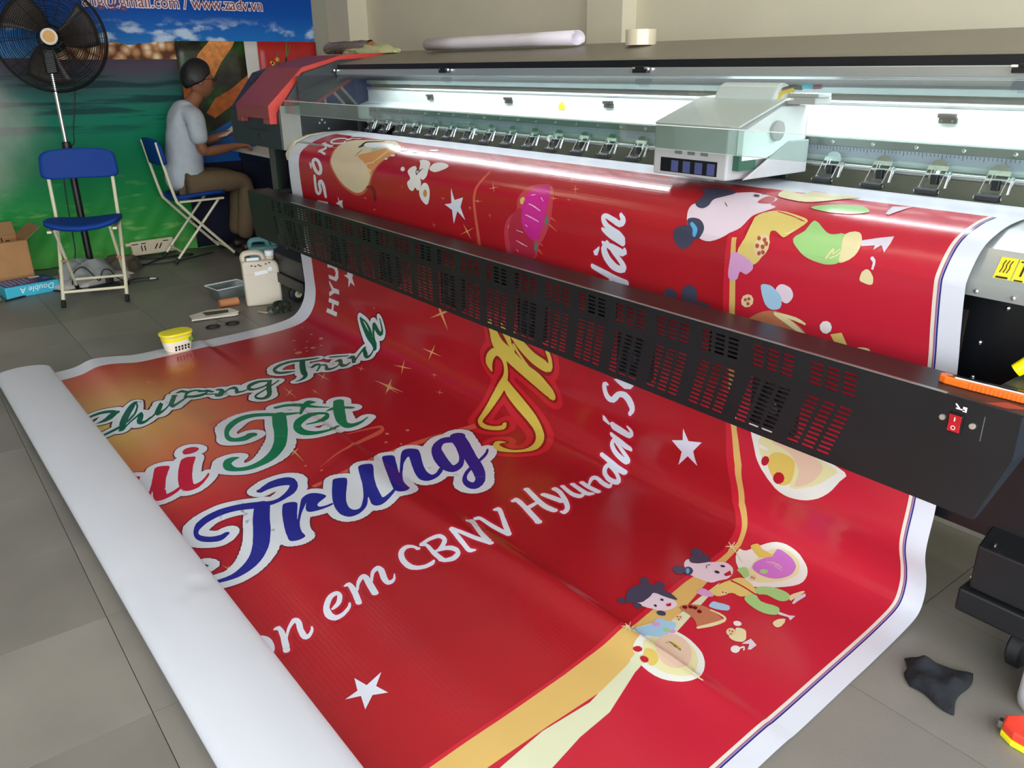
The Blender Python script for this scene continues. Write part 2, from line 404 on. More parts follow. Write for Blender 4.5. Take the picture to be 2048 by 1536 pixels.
# sign print higher up on the mural, seen mirrored in the printer's clear lid
M_nav = mat('mural_text_navy', (34, 34, 62), .45, var=.02)
for nm, off, dx, m in (('emblem_letters_outline', .02, .0185, M_txtw), ('emblem_letters', .0, .021, M_nav)):
    o, w = wall_text(nm, 'ad', .62, 2.25, 2.05, m, off, dx); o.parent = mural
def ring_strip(rc, w, a0, a1, cy, cz, x, n=30):
    b = MB()
    P = [(x, cy + (rc - w / 2) * math.cos(t), cz + (rc - w / 2) * math.sin(t)) for t in [a0 + (a1 - a0) * k / n for k in range(n + 1)]]
    Q = [(x, cy + (rc + w / 2) * math.cos(t), cz + (rc + w / 2) * math.sin(t)) for t in [a0 + (a1 - a0) * k / n for k in range(n + 1)]]
    b.add(P + Q, [(k, k + 1, n + 2 + k, n + 1 + k) for k in range(n)]); return b
for nm, w0, x, m in (('emblem_ring_outline', .05, XL + .0185, M_txtw), ('emblem_ring', 0, XL + .0215, M_txtr)):
    b = ring_strip(.27, .07 + w0, .6, 5.9, 1.78, 2.25, x); c = ring_strip(.10, .12 + w0, 0, 2 * PI, 1.78, 2.25, x); b.add(c.v, c.f)
    c = ring_strip(.42, .06 + w0, -.9, 1.2, 1.72, 2.22, x); b.add(c.v, c.f)
    b.build(nm, m, mural)
# ---------------------------------------------------------------- food poster and red poster over the mural
def sheet_board(name, y0, y1, z0, z1, x, m, parent):
    def fn(a, c):
        y = y0 + (y1 - y0) * a; z = z0 + (z1 - z0) * c
        return (x + .002 * math.sin(9 * y + 4 * z), y, z)
    return MB().grid(fn, 8, 10).build(name, m, parent, smooth=True, solid=.0012, angle=3)
def leaf_mat():
    m = mat('foliage_print', (52, 60, 30), .4)
    nt = m.node_tree; N = nt.nodes; L = nt.links; b = N['Principled BSDF']
    tc = N.new('ShaderNodeTexCoord'); vo = N.new('ShaderNodeTexVoronoi'); vo.inputs['Scale'].default_value = 17; L.new(tc.outputs['Object'], vo.inputs['Vector'])
    nz = N.new('ShaderNodeTexNoise'); nz.inputs['Scale'].default_value = 4.5; nz.inputs['Detail'].default_value = 6; L.new(tc.outputs['Object'], nz.inputs['Vector'])
    r1 = N.new('ShaderNodeValToRGB'); e = r1.color_ramp.elements; e[0].position = .38; e[0].color = (*lin((44, 38, 26)), 1); e[1].position = .6; e[1].color = (*lin((36, 104, 34)), 1)
    q = e.new(.48); q.color = (*lin((62, 66, 34)), 1); L.new(nz.outputs['Fac'], r1.inputs[0])
    mx = N.new('ShaderNodeMix'); mx.data_type = 'RGBA'; mx.blend_type = 'MULTIPLY'; mx.inputs['Factor'].default_value = .75
    L.new(r1.outputs[0], mx.inputs[6]); r2 = N.new('ShaderNodeValToRGB'); r2.color_ramp.elements[0].color = (1, 1, .9, 1); r2.color_ramp.elements[1].color = (.2, .22, .2, 1); r2.color_ramp.elements[1].position = .6
    L.new(vo.outputs['Distance'], r2.inputs[0]); L.new(r2.outputs[0], mx.inputs[7]); L.new(mx.outputs[2], b.inputs['Base Color'])
    return m
P1 = thing('food_poster', 'dark leafy poster with diagonal orange food rolls hung behind the seated man', 'poster', (XL + .03, 2.17, .55))
def place_child(o): o.matrix_parent_inverse = o.parent.matrix_world.inverted()
bpy.context.view_layer.update()
o = sheet_board('sheet', 1.925, 2.43, .62, 1.486, XL + .028, leaf_mat(), P1); place_child(o)
M_roll = mat('orange_roll_print', (214, 132, 58), .4, var=.35, scale=22); M_rolld = mat('brown_roll_print', (178, 92, 36), .4, var=.35, scale=18); M_blue = mat('blue_print', (24, 92, 172), .4, var=.08)
def flat_poly(name, pts, x, m, parent):
    vs = [(x, y, z) for y, z in pts]; fs = [tuple(t) for t in tessellate_polygon([[Vector((y, z, 0)) for y, z in pts]])]
    o = raw(name, vs, fs, m, parent); place_child(o); return o
flat_poly('printed_roll', [(2.02, 1.30), (2.10, 1.23), (2.16, 1.22), (2.24, 1.34), (2.34, 1.45), (2.36, 1.485), (2.17, 1.485), (2.08, 1.40)], XL + .0325, M_roll, P1)
flat_poly('printed_roll', [(2.08, .99), (2.14, .95), (2.43, 1.13), (2.43, 1.25), (2.3, 1.16), (2.16, 1.09)], XL + .0325, M_rolld, P1)
flat_poly('printed_roll', [(1.93, 1.0), (2.0, 1.01), (2.02, 1.18), (1.99, 1.24), (1.94, 1.2)], XL + .0325, M_rolld, P1)
flat_poly('blue_field', [(1.93, .63), (2.43, .63), (2.43, 1.02), (2.16, .88), (1.93, .78)], XL + .0322, M_blue, P1)
P2 = thing('red_poster', 'red poster with yellow flower print and wide white left border', 'poster', (XL + .03, 2.72, .55))
bpy.context.view_layer.update()
M_pwhite = mat('poster_white', (206, 202, 196), .45, var=.02); M_pred = mat('poster_red', (176, 28, 26), .4, var=.1, scale=5); M_yel = mat('yellow_flower_print', (222, 176, 60), .4, var=.3, scale=30); M_stem = mat('green_stem_print', (92, 112, 54), .4, var=.3)
o = sheet_board('white_border', 2.432, 2.535, .62, 1.486, XL + .027, M_pwhite, P2); place_child(o)
o = sheet_board('red_field', 2.535, 3.012, .62, 1.486, XL + .027, M_pred, P2); place_child(o)
random.seed(3)
for k in range(9):
    cy, cz = 2.72 + random.uniform(-.09, .12), 1.30 + random.uniform(-.09, .06)
    rr = random.uniform(.014, .03)
    flat_poly('printed_flower', [(cy + rr * (1 if q % 2 else .55) * math.cos(q * PI / 5), cz + rr * (1 if q % 2 else .55) * math.sin(q * PI / 5)) for q in range(10)], XL + .0315, M_yel, P2)
for (a, c) in (((2.72, 1.28), (2.80, 1.47)), ((2.74, 1.28), (2.77, 1.48)), ((2.70, 1.3), (2.68, 1.42))):
    flat_poly('printed_stem', [(a[0] - .006, a[1]), (a[0] + .006, a[1]), (c[0] + .004, c[1]), (c[0] - .004, c[1])], XL + .0312, M_stem, P2)
# ---------------------------------------------------------------- ceiling tube lamps
M_tube = mat('lit_tube', (255, 250, 240), .4, emit=(255, 240, 214), estr=30.0); M_fix = mat('lamp_fixture', (230, 230, 226), .5)
for (x, y, lb) in ((-4.4, .9, 'white tube lamp on the ceiling above the chairs'), (-1.9, .4, 'white tube lamp on the ceiling above the banner')):
    t = thing('tube_lamp', lb, 'lamp', (x, y, HC))
    MB().box(-.62, .62, -.035, .035, -.05, 0).build('fixture', M_fix, t, bevel=.006)
    MB().tube([(-.6, 0, -.07), (.6, 0, -.07)], .014, 12).build('tube', M_tube, t, smooth=True)
# ================================================================ wide-format printer
M_top = mat('warm_grey_cover', (126, 118, 104), .42, var=.04, scale=4)
M_dark = mat('charcoal_cover', (44, 48, 52), .45, var=.06, bump=.03, bscale=300)
M_blk = mat('black_metal', (15, 16, 19), .42, var=.15, scale=9, bump=.03, bscale=300)
M_blk2 = mat('black_panel', (14, 15, 18), .3, var=.2, scale=3)
M_red = mat('red_hood', (138, 58, 62), .38, var=.05, scale=6); M_redb = mat('bright_red_edge', (196, 62, 52), .38, var=.05)
M_alu = mat('brushed_aluminium', (196, 200, 200), .35, metal=.75, var=.05, scale=30, stretch=(.05, 1, 1))
M_aluw = mat('white_rail', (222, 226, 226), .4, var=.03)
M_steel = mat('rail_steel', (150, 150, 148), .34, metal=.85, var=.06, scale=30, stretch=(.05, 1, 1))
M_chrome = mat('chrome', (224, 228, 230), .2, metal=1.0, var=.03)
M_rub = mat('black_rubber', (24, 25, 27), .6, var=.1)
M_ruler = mat('ruler_grey', (150, 150, 164), .45, metal=.3, var=.03); M_tick = mat('ruler_mark', (60, 62, 78), .5)
M_olive = mat('rear_plate', (150, 150, 128), .55, var=.05)
M_plate = mat('grey_side_plate', (126, 126, 118), .5, var=.05)
M_silver = mat('silver_platen', (168, 172, 170), .34, metal=.55, var=.05, scale=20, stretch=(.08, 1, 1))
M_greyc = mat('carriage_grey', (172, 170, 170), .45, var=.04); M_whitep = mat('white_plastic', (238, 240, 240), .4, var=.02)
M_cream = mat('cream_plastic', (206, 198, 170), .5, var=.04)
PX0, PX1 = -4.13, -.60
PR = thing('wide_format_printer', 'long grey wide-format printer with clear lid feeding out the red banner', 'printer', (-2.38, 2.0, 0))
bpy.context.view_layer.update()
PI_ = PR.matrix_world.inverted()
def pp(o, parent=None):
    """make a world-space mesh a part of the printer"""
    o.parent = parent or PR
    if parent is None: o.matrix_parent_inverse = PI_
    return o
# top cover and front strip
pp(MB().prism([(2.045, 1.313), (2.06, 1.318), (2.41, 1.376), (2.47, 1.366), (2.50, 1.30), (2.50, 1.24), (2.22, 1.24), (2.22, 1.291), (2.06, 1.290), (2.045, 1.290)], -4.14, .25).build('top_cover', M_top, bevel=.004))
pp(MB().box(-4.14, .25, 2.036, 2.0445, 1.2885, 1.311).build('black_strip', M_blk))
pp(MB().prism([(2.020, 1.2885), (2.044, 1.2885), (2.044, 1.258), (2.030, 1.256), (2.020, 1.263)], -4.12, .25).build('hinge_rail', M_alu, bevel=.002))
for hx in (-4.20 + .05, -3.085, -1.941, -.80):
    h = pp(MB().box(hx - .032, hx + .032, 2.004, 2.020, 1.272, 1.283).box(hx - .02, hx + .02, 2.004, 2.036, 1.283, 1.292).build('lid_hinge', M_blk, bevel=.002))
    pp(MB().tube([(hx - .034, 2.01, 1.285), (hx + .034, 2.01, 1.285)], .005, 8).build('hinge_pin', M_chrome, smooth=True), h)
# rear beam and rails
pp(MB().box(-4.12, .25, 2.205, 2.215, 1.190, 1.29).build('rear_upper_panel', mat('mid_grey_panel', (40, 43, 45), .45, metal=.0, var=.05, scale=3)))
pp(MB().box(-4.12, .25, 2.19, 2.205, 1.216, 1.232).build('cable_track', mat('cable_track', (104, 120, 122), .4, var=.05)))
pp(MB().prism([(2.198, 1.196), (2.206, 1.19), (2.206, 1.126), (2.196, 1.126), (2.196, 1.186)], -4.12, .25).build('rear_beam_face', M_aluw, bevel=.002))
pp(MB().tube([(-4.12, 2.196, 1.193), (.25, 2.196, 1.193)], .007, 8).build('beam_lip', M_alu, smooth=True))
pp(MB().prism([(2.128, 1.108), (2.20, 1.132), (2.20, 1.04), (2.134, 1.04), (2.128, 1.05)], -4.12, .25).build('rail_ledge', M_aluw, bevel=.002))
pp(MB().box(-3.98, .25, 2.120, 2.1275, 1.083, 1.104).build('linear_rail', M_steel, bevel=.001))
_scr = MB().lathe([(.0052, 0), (.0052, .002), (.003, .0032)], 10, RX(PI / 2)).build('rail_screw', M_chrome, smooth=True); pp(_scr)
_scr.location = Vector((-3.9, 2.120, 1.0935))
for k in range(1, 27):
    c = _scr.copy(); COL.objects.link(c); c.location = (-3.9 + k * .118, 2.120, 1.0935)
_rul = pp(MB().box(-3.98, .25, 2.120, 2.1275, 1.058, 1.0825).build('ruler_strip', M_ruler))
tk = MB()
for k in range(0, 330):
    x = -3.95 + k * .01
    tk.box(x - .0008, x + .0008, 2.1195, 2.12, 1.0805 - (.010 if k % 5 == 0 else .006), 1.0815)
pp(tk.build('ruler_ticks', M_tick), _rul)['kind'] = 'stuff'
for bx in (-3.488, -2.872, -2.268, -1.035):
    s = pp(MB().box(bx - .022, bx + .022, 2.186, 2.196, 1.150, 1.164).box(bx - .024, bx + .018, 2.180, 2.196, 1.164, 1.174).build('sensor_clip', M_blk, bevel=.0015))
    for q in (-.014, .014):
        pp(MB().lathe([(.004, 0), (.004, .002)], 8, T3(bx + q, 2.186, 1.156) @ RX(PI / 2)).build('clip_screw', M_chrome), s)
M_ylab = mat('yellow_label', (232, 206, 40), .5, var=.03)
pp(MB().prism([(-2.552, 1.136), (-2.516, 1.136), (-2.516, 1.150), (-2.534, 1.166), (-2.552, 1.150)], 2.1925, 2.1955, 'y').build('warning_sticker', M_ylab))
pp(MB().box(-4.12, .25, 2.235, 2.245, .86, 1.06).build('rear_plate', M_olive))
pp(MB().box(-4.118, -3.92, 2.16, 2.23, .90, 1.12).build('dark_well', M_blk2))
pp(MB().tube([(-3.96, 2.10, 1.034), (.25, 2.10, 1.034)], .0085, 12).build('pinch_shaft', M_steel, smooth=True))
# pinch rollers
def pinch(x):
    a = MB()
    for s in (-.024, .024):
        a.prism([(2.100, 1.050), (2.112, 1.034), (2.104, 1.018), (2.062, .992), (2.052, .994), (2.086, 1.04)], x + s - .0012, x + s + .0012)
    a.prism([(2.092, 1.046), (2.098, 1.056), (2.108, 1.05), (2.112, 1.04), (2.106, 1.038), (2.1, 1.046)], x - .025, x + .025)
    a.prism([(x - .022, 1.05), (x - .018, 1.064), (x - .008, 1.07), (x + .008, 1.07), (x + .018, 1.064), (x + .022, 1.05)], 2.100, 2.103, 'y')
    a.box(x - .024, x + .024, 2.066, 2.080, 1.004, 1.007)
    arm = pp(a.build('pinch_roller', M_chrome))
    pp(MB().tube([(x - .027, 2.056, .9975), (x + .027, 2.056, .9975)], .0085, 12).box(x - .029, x + .029, 2.060, 2.068, .993, 1.001).build('rubber_wheel', M_rub, smooth=True), arm)
    pp(MB().tube([(x - .024, 2.056, .9985), (x - .0302, 2.056, .9985), (x - .0315, 2.056, .9985)], .004, 8).tube([(x + .030, 2.056, .9985), (x + .0325, 2.056, .9985)], .004, 8).build('axle', M_chrome), arm)
    pp(MB().box(x - .008, x + .010, 2.080, 2.092, 1.012, 1.036).build('clamp_block', M_blk, bevel=.002), arm)
    pp(MB().tube([(x + .034, 2.092, 1.044), (x + .036, 2.074, 1.006)], .0038, 8).build('spring', M_chrome, smooth=True), arm)
    pp(MB().tube([(x - .013, 2.094, 1.05), (x - .012, 2.082, 1.024)], .0018, 6).tube([(x - .006, 2.094, 1.05), (x - .006, 2.082, 1.02)], .0018, 6).build('wire_spring', M_chrome), arm)
    return arm
_p0 = pinch(-.849)
for k in range(1, 22):
    c = _p0.copy(); COL.objects.link(c); c.location = (-k * .1445, 0, 0)
    for ch in _p0.children:
        d = ch.copy(); COL.objects.link(d); d.parent = c
for k in range(6):
    x = -.99 - k * .5
    pp(MB().tube([(x - .004, 2.1, 1.034), (x + .004, 2.1, 1.034)], .014, 12).build('shaft_collar', M_whitep, smooth=True))
# platen under the sheet
prof = [(2.060, .9835), (2.03, .9835), (1.90, .9825), (1.815, .974), (1.738, .947), (1.698, .890), (1.696, .882), (1.700, .855), (1.708, .855), (1.708, .88), (1.75, .93), (1.83, .958), (1.92, .966), (2.060, .966)]
prof = [(y + .010, z - .0005) for y, z in prof]
pp(MB().prism(prof, -4.115, PX1).build('platen', M_silver, smooth=True, angle=.5))
pp(MB().prism([(y - .004, z + .002) for y, z in prof], -4.128, -4.085).build('platen_end_cap', M_cream, smooth=True, angle=.5))
pp(MB().prism([(y + .001, z) for y, z in prof], PX1 + .0005, PX1 + .006).build('platen_end_cap', M_blk2))
for x in (-.69, -.62): pp(MB().lathe([(.0045, 0), (.0045, .002), (.002, .003)], 10, T3(x, 1.7062, .866) @ RX(PI / 2)).build('platen_screw', M_chrome, smooth=True))
# warning labels on the platen's right end, following its slope
def on_platen(x, t):
    a, c = Vector((1.790, .964)), Vector((1.722, .915)); p = a.lerp(c, t); return p
M_ink = mat('label_ink', (30, 26, 20), .5)
def label(x0, x1, marks):
    # lies on the sloping silver front of the platen
    ay, az, by, bz = 1.7118, .8925, 1.7400, .9345
    n = Vector((0, -(bz - az), (by - ay))).normalized()
    def P(u, w, h): q = Vector((x0 + (x1 - x0) * u, ay + (by - ay) * w, az + (bz - az) * w)) + n * h; return q
    b = MB().add([P(0, 0, .0012), P(1, 0, .0012), P(1, 1, .0022), P(0, 1, .0022)], [(0, 1, 2, 3)]).build('warning_label', M_ylab); pp(b)
    for (u0, w0, u1, w1, th) in marks:
        d = Vector((u1 - u0, w1 - w0)); L_ = d.length; nn = Vector((-d.y, d.x)) / L_ * th
        raw_o = raw('printed_mark', [P(u0 + nn.x, w0 + nn.y, .003), P(u1 + nn.x, w1 + nn.y, .003), P(u1 - nn.x, w1 - nn.y, .003), P(u0 - nn.x, w0 - nn.y, .003)], [(0, 1, 2, 3)], M_ink); pp(raw_o, b)
lw = [(.25, .35, .32, .55, .03), (.32, .55, .27, .7, .03), (.27, .7, .35, .88, .03)]
label(-.668, -.636, [(a + s, b_, c + s, d, t) for s in (0, .2, .4) for a, b_, c, d, t in lw] + [(.15, .15, .85, .15, .04)])
label(-.634, -.608, [(.5, .3, .5, .8, .07), (.15, .9, .85, .9, .03), (.2, .12, .8, .12, .03)])
# front panel below platen, legs, bases
pp(MB().box(-4.10, .2, 1.80, 1.83, .30, .955).build('front_panel', M_blk2))
for (x, z) in ((-.70, .735), (-.70, .655), (-.66, .56), (-.66, .82)):
    pp(MB().lathe([(.005, 0), (.005, .002), (.002, .004)], 10, T3(x, 1.7995, z) @ RX(PI / 2)).build('panel_screw', M_chrome, smooth=True))
pp(MB().box(-.80, -.735, 1.795, 1.80, .60, .80).build('reflection_patch', mat('brown_reflection', (44, 36, 32), .4)))  # brown reflection on the black panel, added as a thin coloured plate
pp(MB().box(-4.0, 0, 1.92, 2.10, .34, .44).build('lower_crossbar', M_dark, bevel=.004))
pp(MB().box(-4.0, 0, 1.86, 2.06, .955, .965).build('platen_bed', M_blk))
for sx, nm in ((-4.36, 'left'), (-.36, 'right')):
    pp(MB().box(sx - .09, sx + .09, 1.84, 2.25, .30, .90).build('stand_column', M_dark, bevel=.006))
    f = pp(MB().box(sx - .25, sx + .19, 1.73, 2.36, .13, .19).build('stand_base', M_blk, bevel=.006))
    pp(MB().prism([(1.745, .1905), (2.34, .1905), (2.34, .33), (1.80, .33), (1.745, .30)], sx - .235, sx + .175).build('stand_box', M_blk, bevel=.004))
    for q in ((sx - .2, 1.75, .315), (sx - .236, 1.76, .21)):
        pp(MB().lathe([(.006, 0), (.006, .003), (.002, .005)], 10, T3(*q) @ RY(-PI / 2)).build('stand_screw', M_chrome, smooth=True), f)
    for cx, cy in ((sx - .13, 1.83), (sx + .10, 1.83), (sx - .13, 2.26), (sx + .10, 2.26)):
        k = pp(MB().box(cx - .03, cx + .03, cy - .035, cy + .035, .122, .130).prism([(cy - .028, .125), (cy + .02, .125), (cy + .012, .05), (cy - .006, .05)], cx - .024, cx - .020).prism([(cy - .028, .125), (cy + .02, .125), (cy + .012, .05), (cy - .006, .05)], cx + .020, cx + .024).build('caster', mat('zinc_fork', (176, 170, 156), .4, metal=.6)))
        pp(MB().lathe([(.02, -.017), (.042, -.017), (.050, -.012), (.050, .012), (.042, .017), (.02, .017)], 24, T3(cx, cy, .051) @ RY(PI / 2)).build('caster_wheel', M_rub, smooth=True), k)
        pp(MB().lathe([(.012, -.0205), (.022, -.0195), (.022, .0195), (.012, .0205)], 16, T3(cx, cy, .051) @ RY(PI / 2)).build('wheel_hub', mat('wheel_hub', (214, 200, 170), .5), smooth=True), k)
pp(MB().box(-4.60, -4.49, 1.80, 2.3, .30, .905).build('stand_post', mat('stand_grey', (84, 82, 78), .5)))
pp(MB().box(-4.49, -4.455, 1.79, 2.2, .30, .90).build('stand_gap_panel', M_blk2))
# left cabinet
cab = pp(MB().prism([(1.69, .905), (1.69, 1.085), (1.845, 1.275), (2.06, 1.335), (2.42, 1.352), (2.44, .905)], -4.83, -4.131).build('left_cabinet', M_dark, bevel=.004))
hood = [(1.652, 1.056), (1.652, 1.12), (1.853, 1.300), (2.085, 1.358), (2.42, 1.372), (2.42, 1.353), (2.06, 1.338), (1.842, 1.277), (1.688, 1.088), (1.688, 1.056)]
hd = pp(MB().prism(hood, -4.62, -4.172).build('red_hood', M_red, bevel=.003))
# notch under the hood's front lip
pp(MB().box(-4.62, -4.55, 1.652, 1.688, 1.032, 1.0565).build('hood_lip', M_red, bevel=.002), hd)
pp(MB().box(-4.25, -4.172, 1.652, 1.688, 1.032, 1.0565).build('hood_lip', M_red, bevel=.002), hd)
pp(MB().prism([(y, z + .001) for y, z in hood[:5]] + [(2.42, 1.353)] + [(y + .004, z - .004) for y, z in hood[6:9]] + [(1.688, 1.032), (1.652, 1.032)], -4.1715, -4.158).build('hood_edge', M_redb, bevel=.002))
pp(MB().box(-4.58, -4.30, 1.6865, 1.6895, .992, .997).build('slot', M_blk2), cab)
pp(MB().box(-4.44, -4.41, 1.685, 1.6895, .955, .975).build('port', M_blk2), cab)
pp(MB().prism([(1.80, 1.225), (1.83, 1.258), (1.84, 1.256), (1.812, 1.222)], -4.78, -4.70).build('rocker_button', M_blk2), cab)
pp(MB().box(-4.131, -4.118, 1.695, 1.80, .905, 1.12).build('side_plate', M_plate, bevel=.002))
for q in ((1.9, 1.03), (1.915, 1.045), (1.93, 1.03), (1.95, 1.0)):
    pp(MB().lathe([(.006, 0), (.006, .003)], 8, T3(-4.1176, q[0], q[1]) @ RY(PI / 2)).build('well_bolt', M_chrome))
pp(MB().box(-4.119, -4.1175, 1.80, 2.12, .97, 1.26).build('well_plate', M_blk2))
# clear lid: sloping pane and upright front strip
M_lid = clear_mat('clear_acrylic', (246, 250, 249), .3, .015, haze=.015)
M_lid2 = clear_mat('clear_acrylic_mirrored_green', (232, 244, 240), .5, .02, haze=.02)  # green reflection of the mural put into the front strip's tint
M_edge = mat('polished_edge', (236, 240, 238), .2, var=.02, spec=.8)
lid = pp(MB().prism([(1.7200, 1.1440), (1.7212, 1.1462), (2.018, 1.2642), (2.018, 1.2615)], -4.115, .25).build('clear_lid', M_lid))
pp(MB().box(-4.115, .25, 1.7185, 1.7208, 1.083, 1.1435).build('lid_front_strip', M_lid2), lid)
pp(MB().tube([(-4.115, 1.7195, 1.1447), (.25, 1.7195, 1.1447)], .0013, 6).build('lid_fold_edge', M_edge), lid)
pp(MB().tube([(-4.115, 1.7195, 1.0835), (.25, 1.7195, 1.0835)], .0009, 6).build('lid_bottom_edge', M_edge), lid)
# LED strip lamp under the hinge rail
M_led = mat('led_strip', (255, 255, 255), .4, emit=(236, 248, 255), estr=44.0)
ls = pp(MB().box(-3.9, .2, 2.062, 2.084, 1.270, 1.277).build('led_strip', M_led)); ls['label'] = 'lit white LED strip under the top cover'
# carriage
CX0, CX1 = -1.640, -1.382
car = pp(MB().prism([(1.766, 1.0095), (1.766, 1.147), (1.952, 1.207), (2.06, 1.210), (2.11, 1.16), (2.11, 1.06), (1.965, 1.0095)], CX0, CX1).build('print_carriage', M_greyc, bevel=.005)); car['label'] = 'pale grey print head carriage'
pp(MB().prism([(1.768, 1.149), (1.954, 1.2095), (2.06, 1.2125), (2.06, 1.207), (1.954, 1.204), (1.768, 1.144)], CX0 - .002, CX1 + .03).build('carriage_lid', M_whitep, bevel=.002), car)
pp(MB().box(CX0 + .03, CX1 - .03, 1.7645, 1.767, 1.018, 1.056).build('nozzle_window', M_blk2), car)
for k in range(4): pp(MB().box(CX0 + .07 + k * .042, CX0 + .095 + k * .042, 1.7635, 1.7655, 1.020, 1.05).build('nozzle_block', mat('nozzle_blue', (70, 76, 120), .4)), car)
for k in range(3): pp(MB().box(CX0 + .08 + k * .045, CX0 + .105 + k * .045, 1.7645, 1.7668, 1.068, 1.078).build('vent_slot', mat('vent_grey', (110, 106, 106), .5)), car)
pp(MB().prism([(1.80, 1.135), (1.95, 1.19), (2.07, 1.19), (2.07, 1.10), (1.90, 1.06), (1.80, 1.06)], CX1 + .0005, CX1 + .022).build('side_gear_plate', M_whitep, bevel=.003), car)
pp(MB().prism([(1.80, 1.012), (1.99, 1.10), (2.08, 1.10), (2.08, 1.012)], CX1 + .023, CX1 + .030).build('side_skirt', M_greyc, bevel=.003), car)
pp(MB().lathe([(.022, 0), (.026, .004), (.026, .012), (.012, .016)], 20, T3(CX1 + .022, 1.93, 1.13) @ RY(PI / 2)).build('drive_wheel', M_greyc, smooth=True), car)
pp(MB().box(CX1, CX1 + .02, 1.79, 1.86, 1.035, 1.075).build('circuit_board', mat('green_board', (44, 84, 66), .5)), car)
pp(MB().prism([(1.94, 1.206), (1.955, 1.238), (1.985, 1.25), (2.02, 1.238), (2.03, 1.206)], CX0 + .055, CX1 + .00).build('ink_damper_cover', M_whitep, bevel=.008, seg=3), car)
pp(MB().box(CX1 + .005, CX1 + .10, 1.99, 2.05, 1.212, 1.222).box(CX1 + .01, CX1 + .095, 1.985, 2.06, 1.195, 1.212).build('cable_bracket', M_greyc, bevel=.002), car)
for k, (c, p) in enumerate((((230, 190, 40), [(-1.39, 1.96, 1.20), (-1.375, 1.965, 1.224), (-1.35, 1.98, 1.232)]), ((60, 190, 220), [(-1.36, 1.985, 1.236), (-1.32, 1.99, 1.240), (-1.29, 2.0, 1.238)]), ((40, 40, 44), [(-1.385, 1.975, 1.23), (-1.36, 1.98, 1.238), (-1.33, 1.985, 1.236)]), ((130, 50, 90), [(-1.30, 1.99, 1.238), (-1.28, 1.995, 1.24)]))):
    pp(MB().tube(p, .006, 8).build('ink_tube', mat('ink_tube_%d' % k, c, .35), smooth=True), car)
# right cabinet (only its corner reaches the frame)
pp(MB().prism([(1.70, .80), (1.70, 1.085), (1.86, 1.275), (2.04, 1.288), (2.44, 1.288), (2.44, .80)], .26, .62).build('right_cabinet', M_dark, bevel=.004))
# ---------------------------------------------------------------- drying blower beam
BX0, BX1 = -4.255, -.498
BY = 1.527
def beam_plate():
    cu = bpy.data.curves.new('plate_src', 'CURVE'); cu.dimensions = '2D'; cu.fill_mode = 'BOTH'; cu.extrude = .001
    def spl(pts):
        s = cu.splines.new('POLY'); s.points.add(len(pts) - 1); s.use_cyclic_u = True
        for q, (x, z) in zip(s.points, pts): q.co = (x, z, 0, 1)
    spl([(BX0, .707), (BX0, .617), (BX0 + .042, .474), (BX1 - .043, .474), (BX1, .617), (BX1, .707)])
    xc = -2.377
    for k in range(21):
        xb = -3.945 + k * .1511
        for (zt, rows, sk, pitch) in ((.692, 5, 0, .0112), (.613, 11, 1, .0116)):
            for r in range(rows):
                z1 = zt - r * pitch; z0 = z1 - .0058
                for c in range(3):
                    x0 = xb + c * .0395; x1 = x0 + .0315
                    if sk:
                        s = -(x0 - xc) * .026 * (zt - z1) / .12; x0 += s; x1 += s
                    h = .0028; zc = (z0 + z1) / 2
                    spl([(x0 + h, z0), (x0, zc), (x0 + h, z1), (x1 - h, z1), (x1, zc), (x1 - h, z0)])
    t = bpy.data.objects.new('plate_src', cu); COL.objects.link(t)
    me = bpy.data.meshes.new_from_object(t.evaluated_get(bpy.context.evaluated_depsgraph_get()))
    bpy.data.objects.remove(t); bpy.data.curves.remove(cu)
    me.name = 'perforated_plate'; me.materials.clear(); me.materials.append(M_blk)
    o = bpy.data.objects.new('perforated_plate', me); COL.objects.link(o)
    # curve x -> X, curve y -> Z
    me.transform(Matrix(((1, 0, 0, 0), (0, 0, -1, BY), (0, 1, 0, 0), (0, 0, 0, 1))))
    return o
beam = pp(MB().box(BX0, BX1, BY - .001, 1.640, .705, .7085).box(BX0, BX1, 1.637, 1.640, .685, .705).build('blower_beam', mat('beam_top_black', (38, 35, 34), .38, var=.12, scale=5), bevel=.001)); beam['label'] = 'black perforated blower beam across the banner'
pp(beam_plate(), beam)
pp(MB().box(BX0 + .044, BX1 - .044, BY + .001, 1.548, .474, .477).build('bottom_plate', M_blk), beam)
M_cap = mat('black_cap_daylit', (34, 38, 45), .42)  # black caps, the bluish daylight on them is put into the colour
for xe_, sg in ((BX0, 1), (BX1, -1)):
    xi = xe_ + sg * .043; y1 = BY + .0012
    pp(MB().add([(xe_, y1, .704), (xe_, 1.638, .704), (xe_, 1.638, .640), (xe_, 1.60, .617), (xe_, y1, .617), (xi, y1, .474), (xi, 1.548, .474)],
                [(0, 1, 2, 3, 4), (4, 3, 6, 5)]).build('end_cap', M_cap, solid=.002), beam)
pp(MB().box(-3.70, -.632, BY - .0035, BY + .004, .7086, .7102).build('worn_edge_trim', mat('worn_trim', (170, 178, 172), .32, metal=.7, var=.2, scale=3)), beam)
for k in range(21):
    if k % 3 == 1:
        xb = -3.945 + k * .1511 + .057
        f = pp(MB().box(xb - .058, xb + .058, BY + .012, BY + .04, .489, .605).build('cooling_fan', M_blk2), beam)
        pp(MB().lathe([(.020, 0), (.020, .004), (.016, .006)], 16, T3(xb, BY + .0118, .547) @ RX(PI / 2)).build('fan_hub', mat('fan_hub', (46, 42, 44), .4), smooth=True), beam)
    elif k % 3 == 0:
        xb = -3.945 + k * .1511 + .057
        pp(MB().box(xb - .05, xb + .05, BY + .02, BY + .05, .625, .70).build('heater_box', M_blk2), beam)
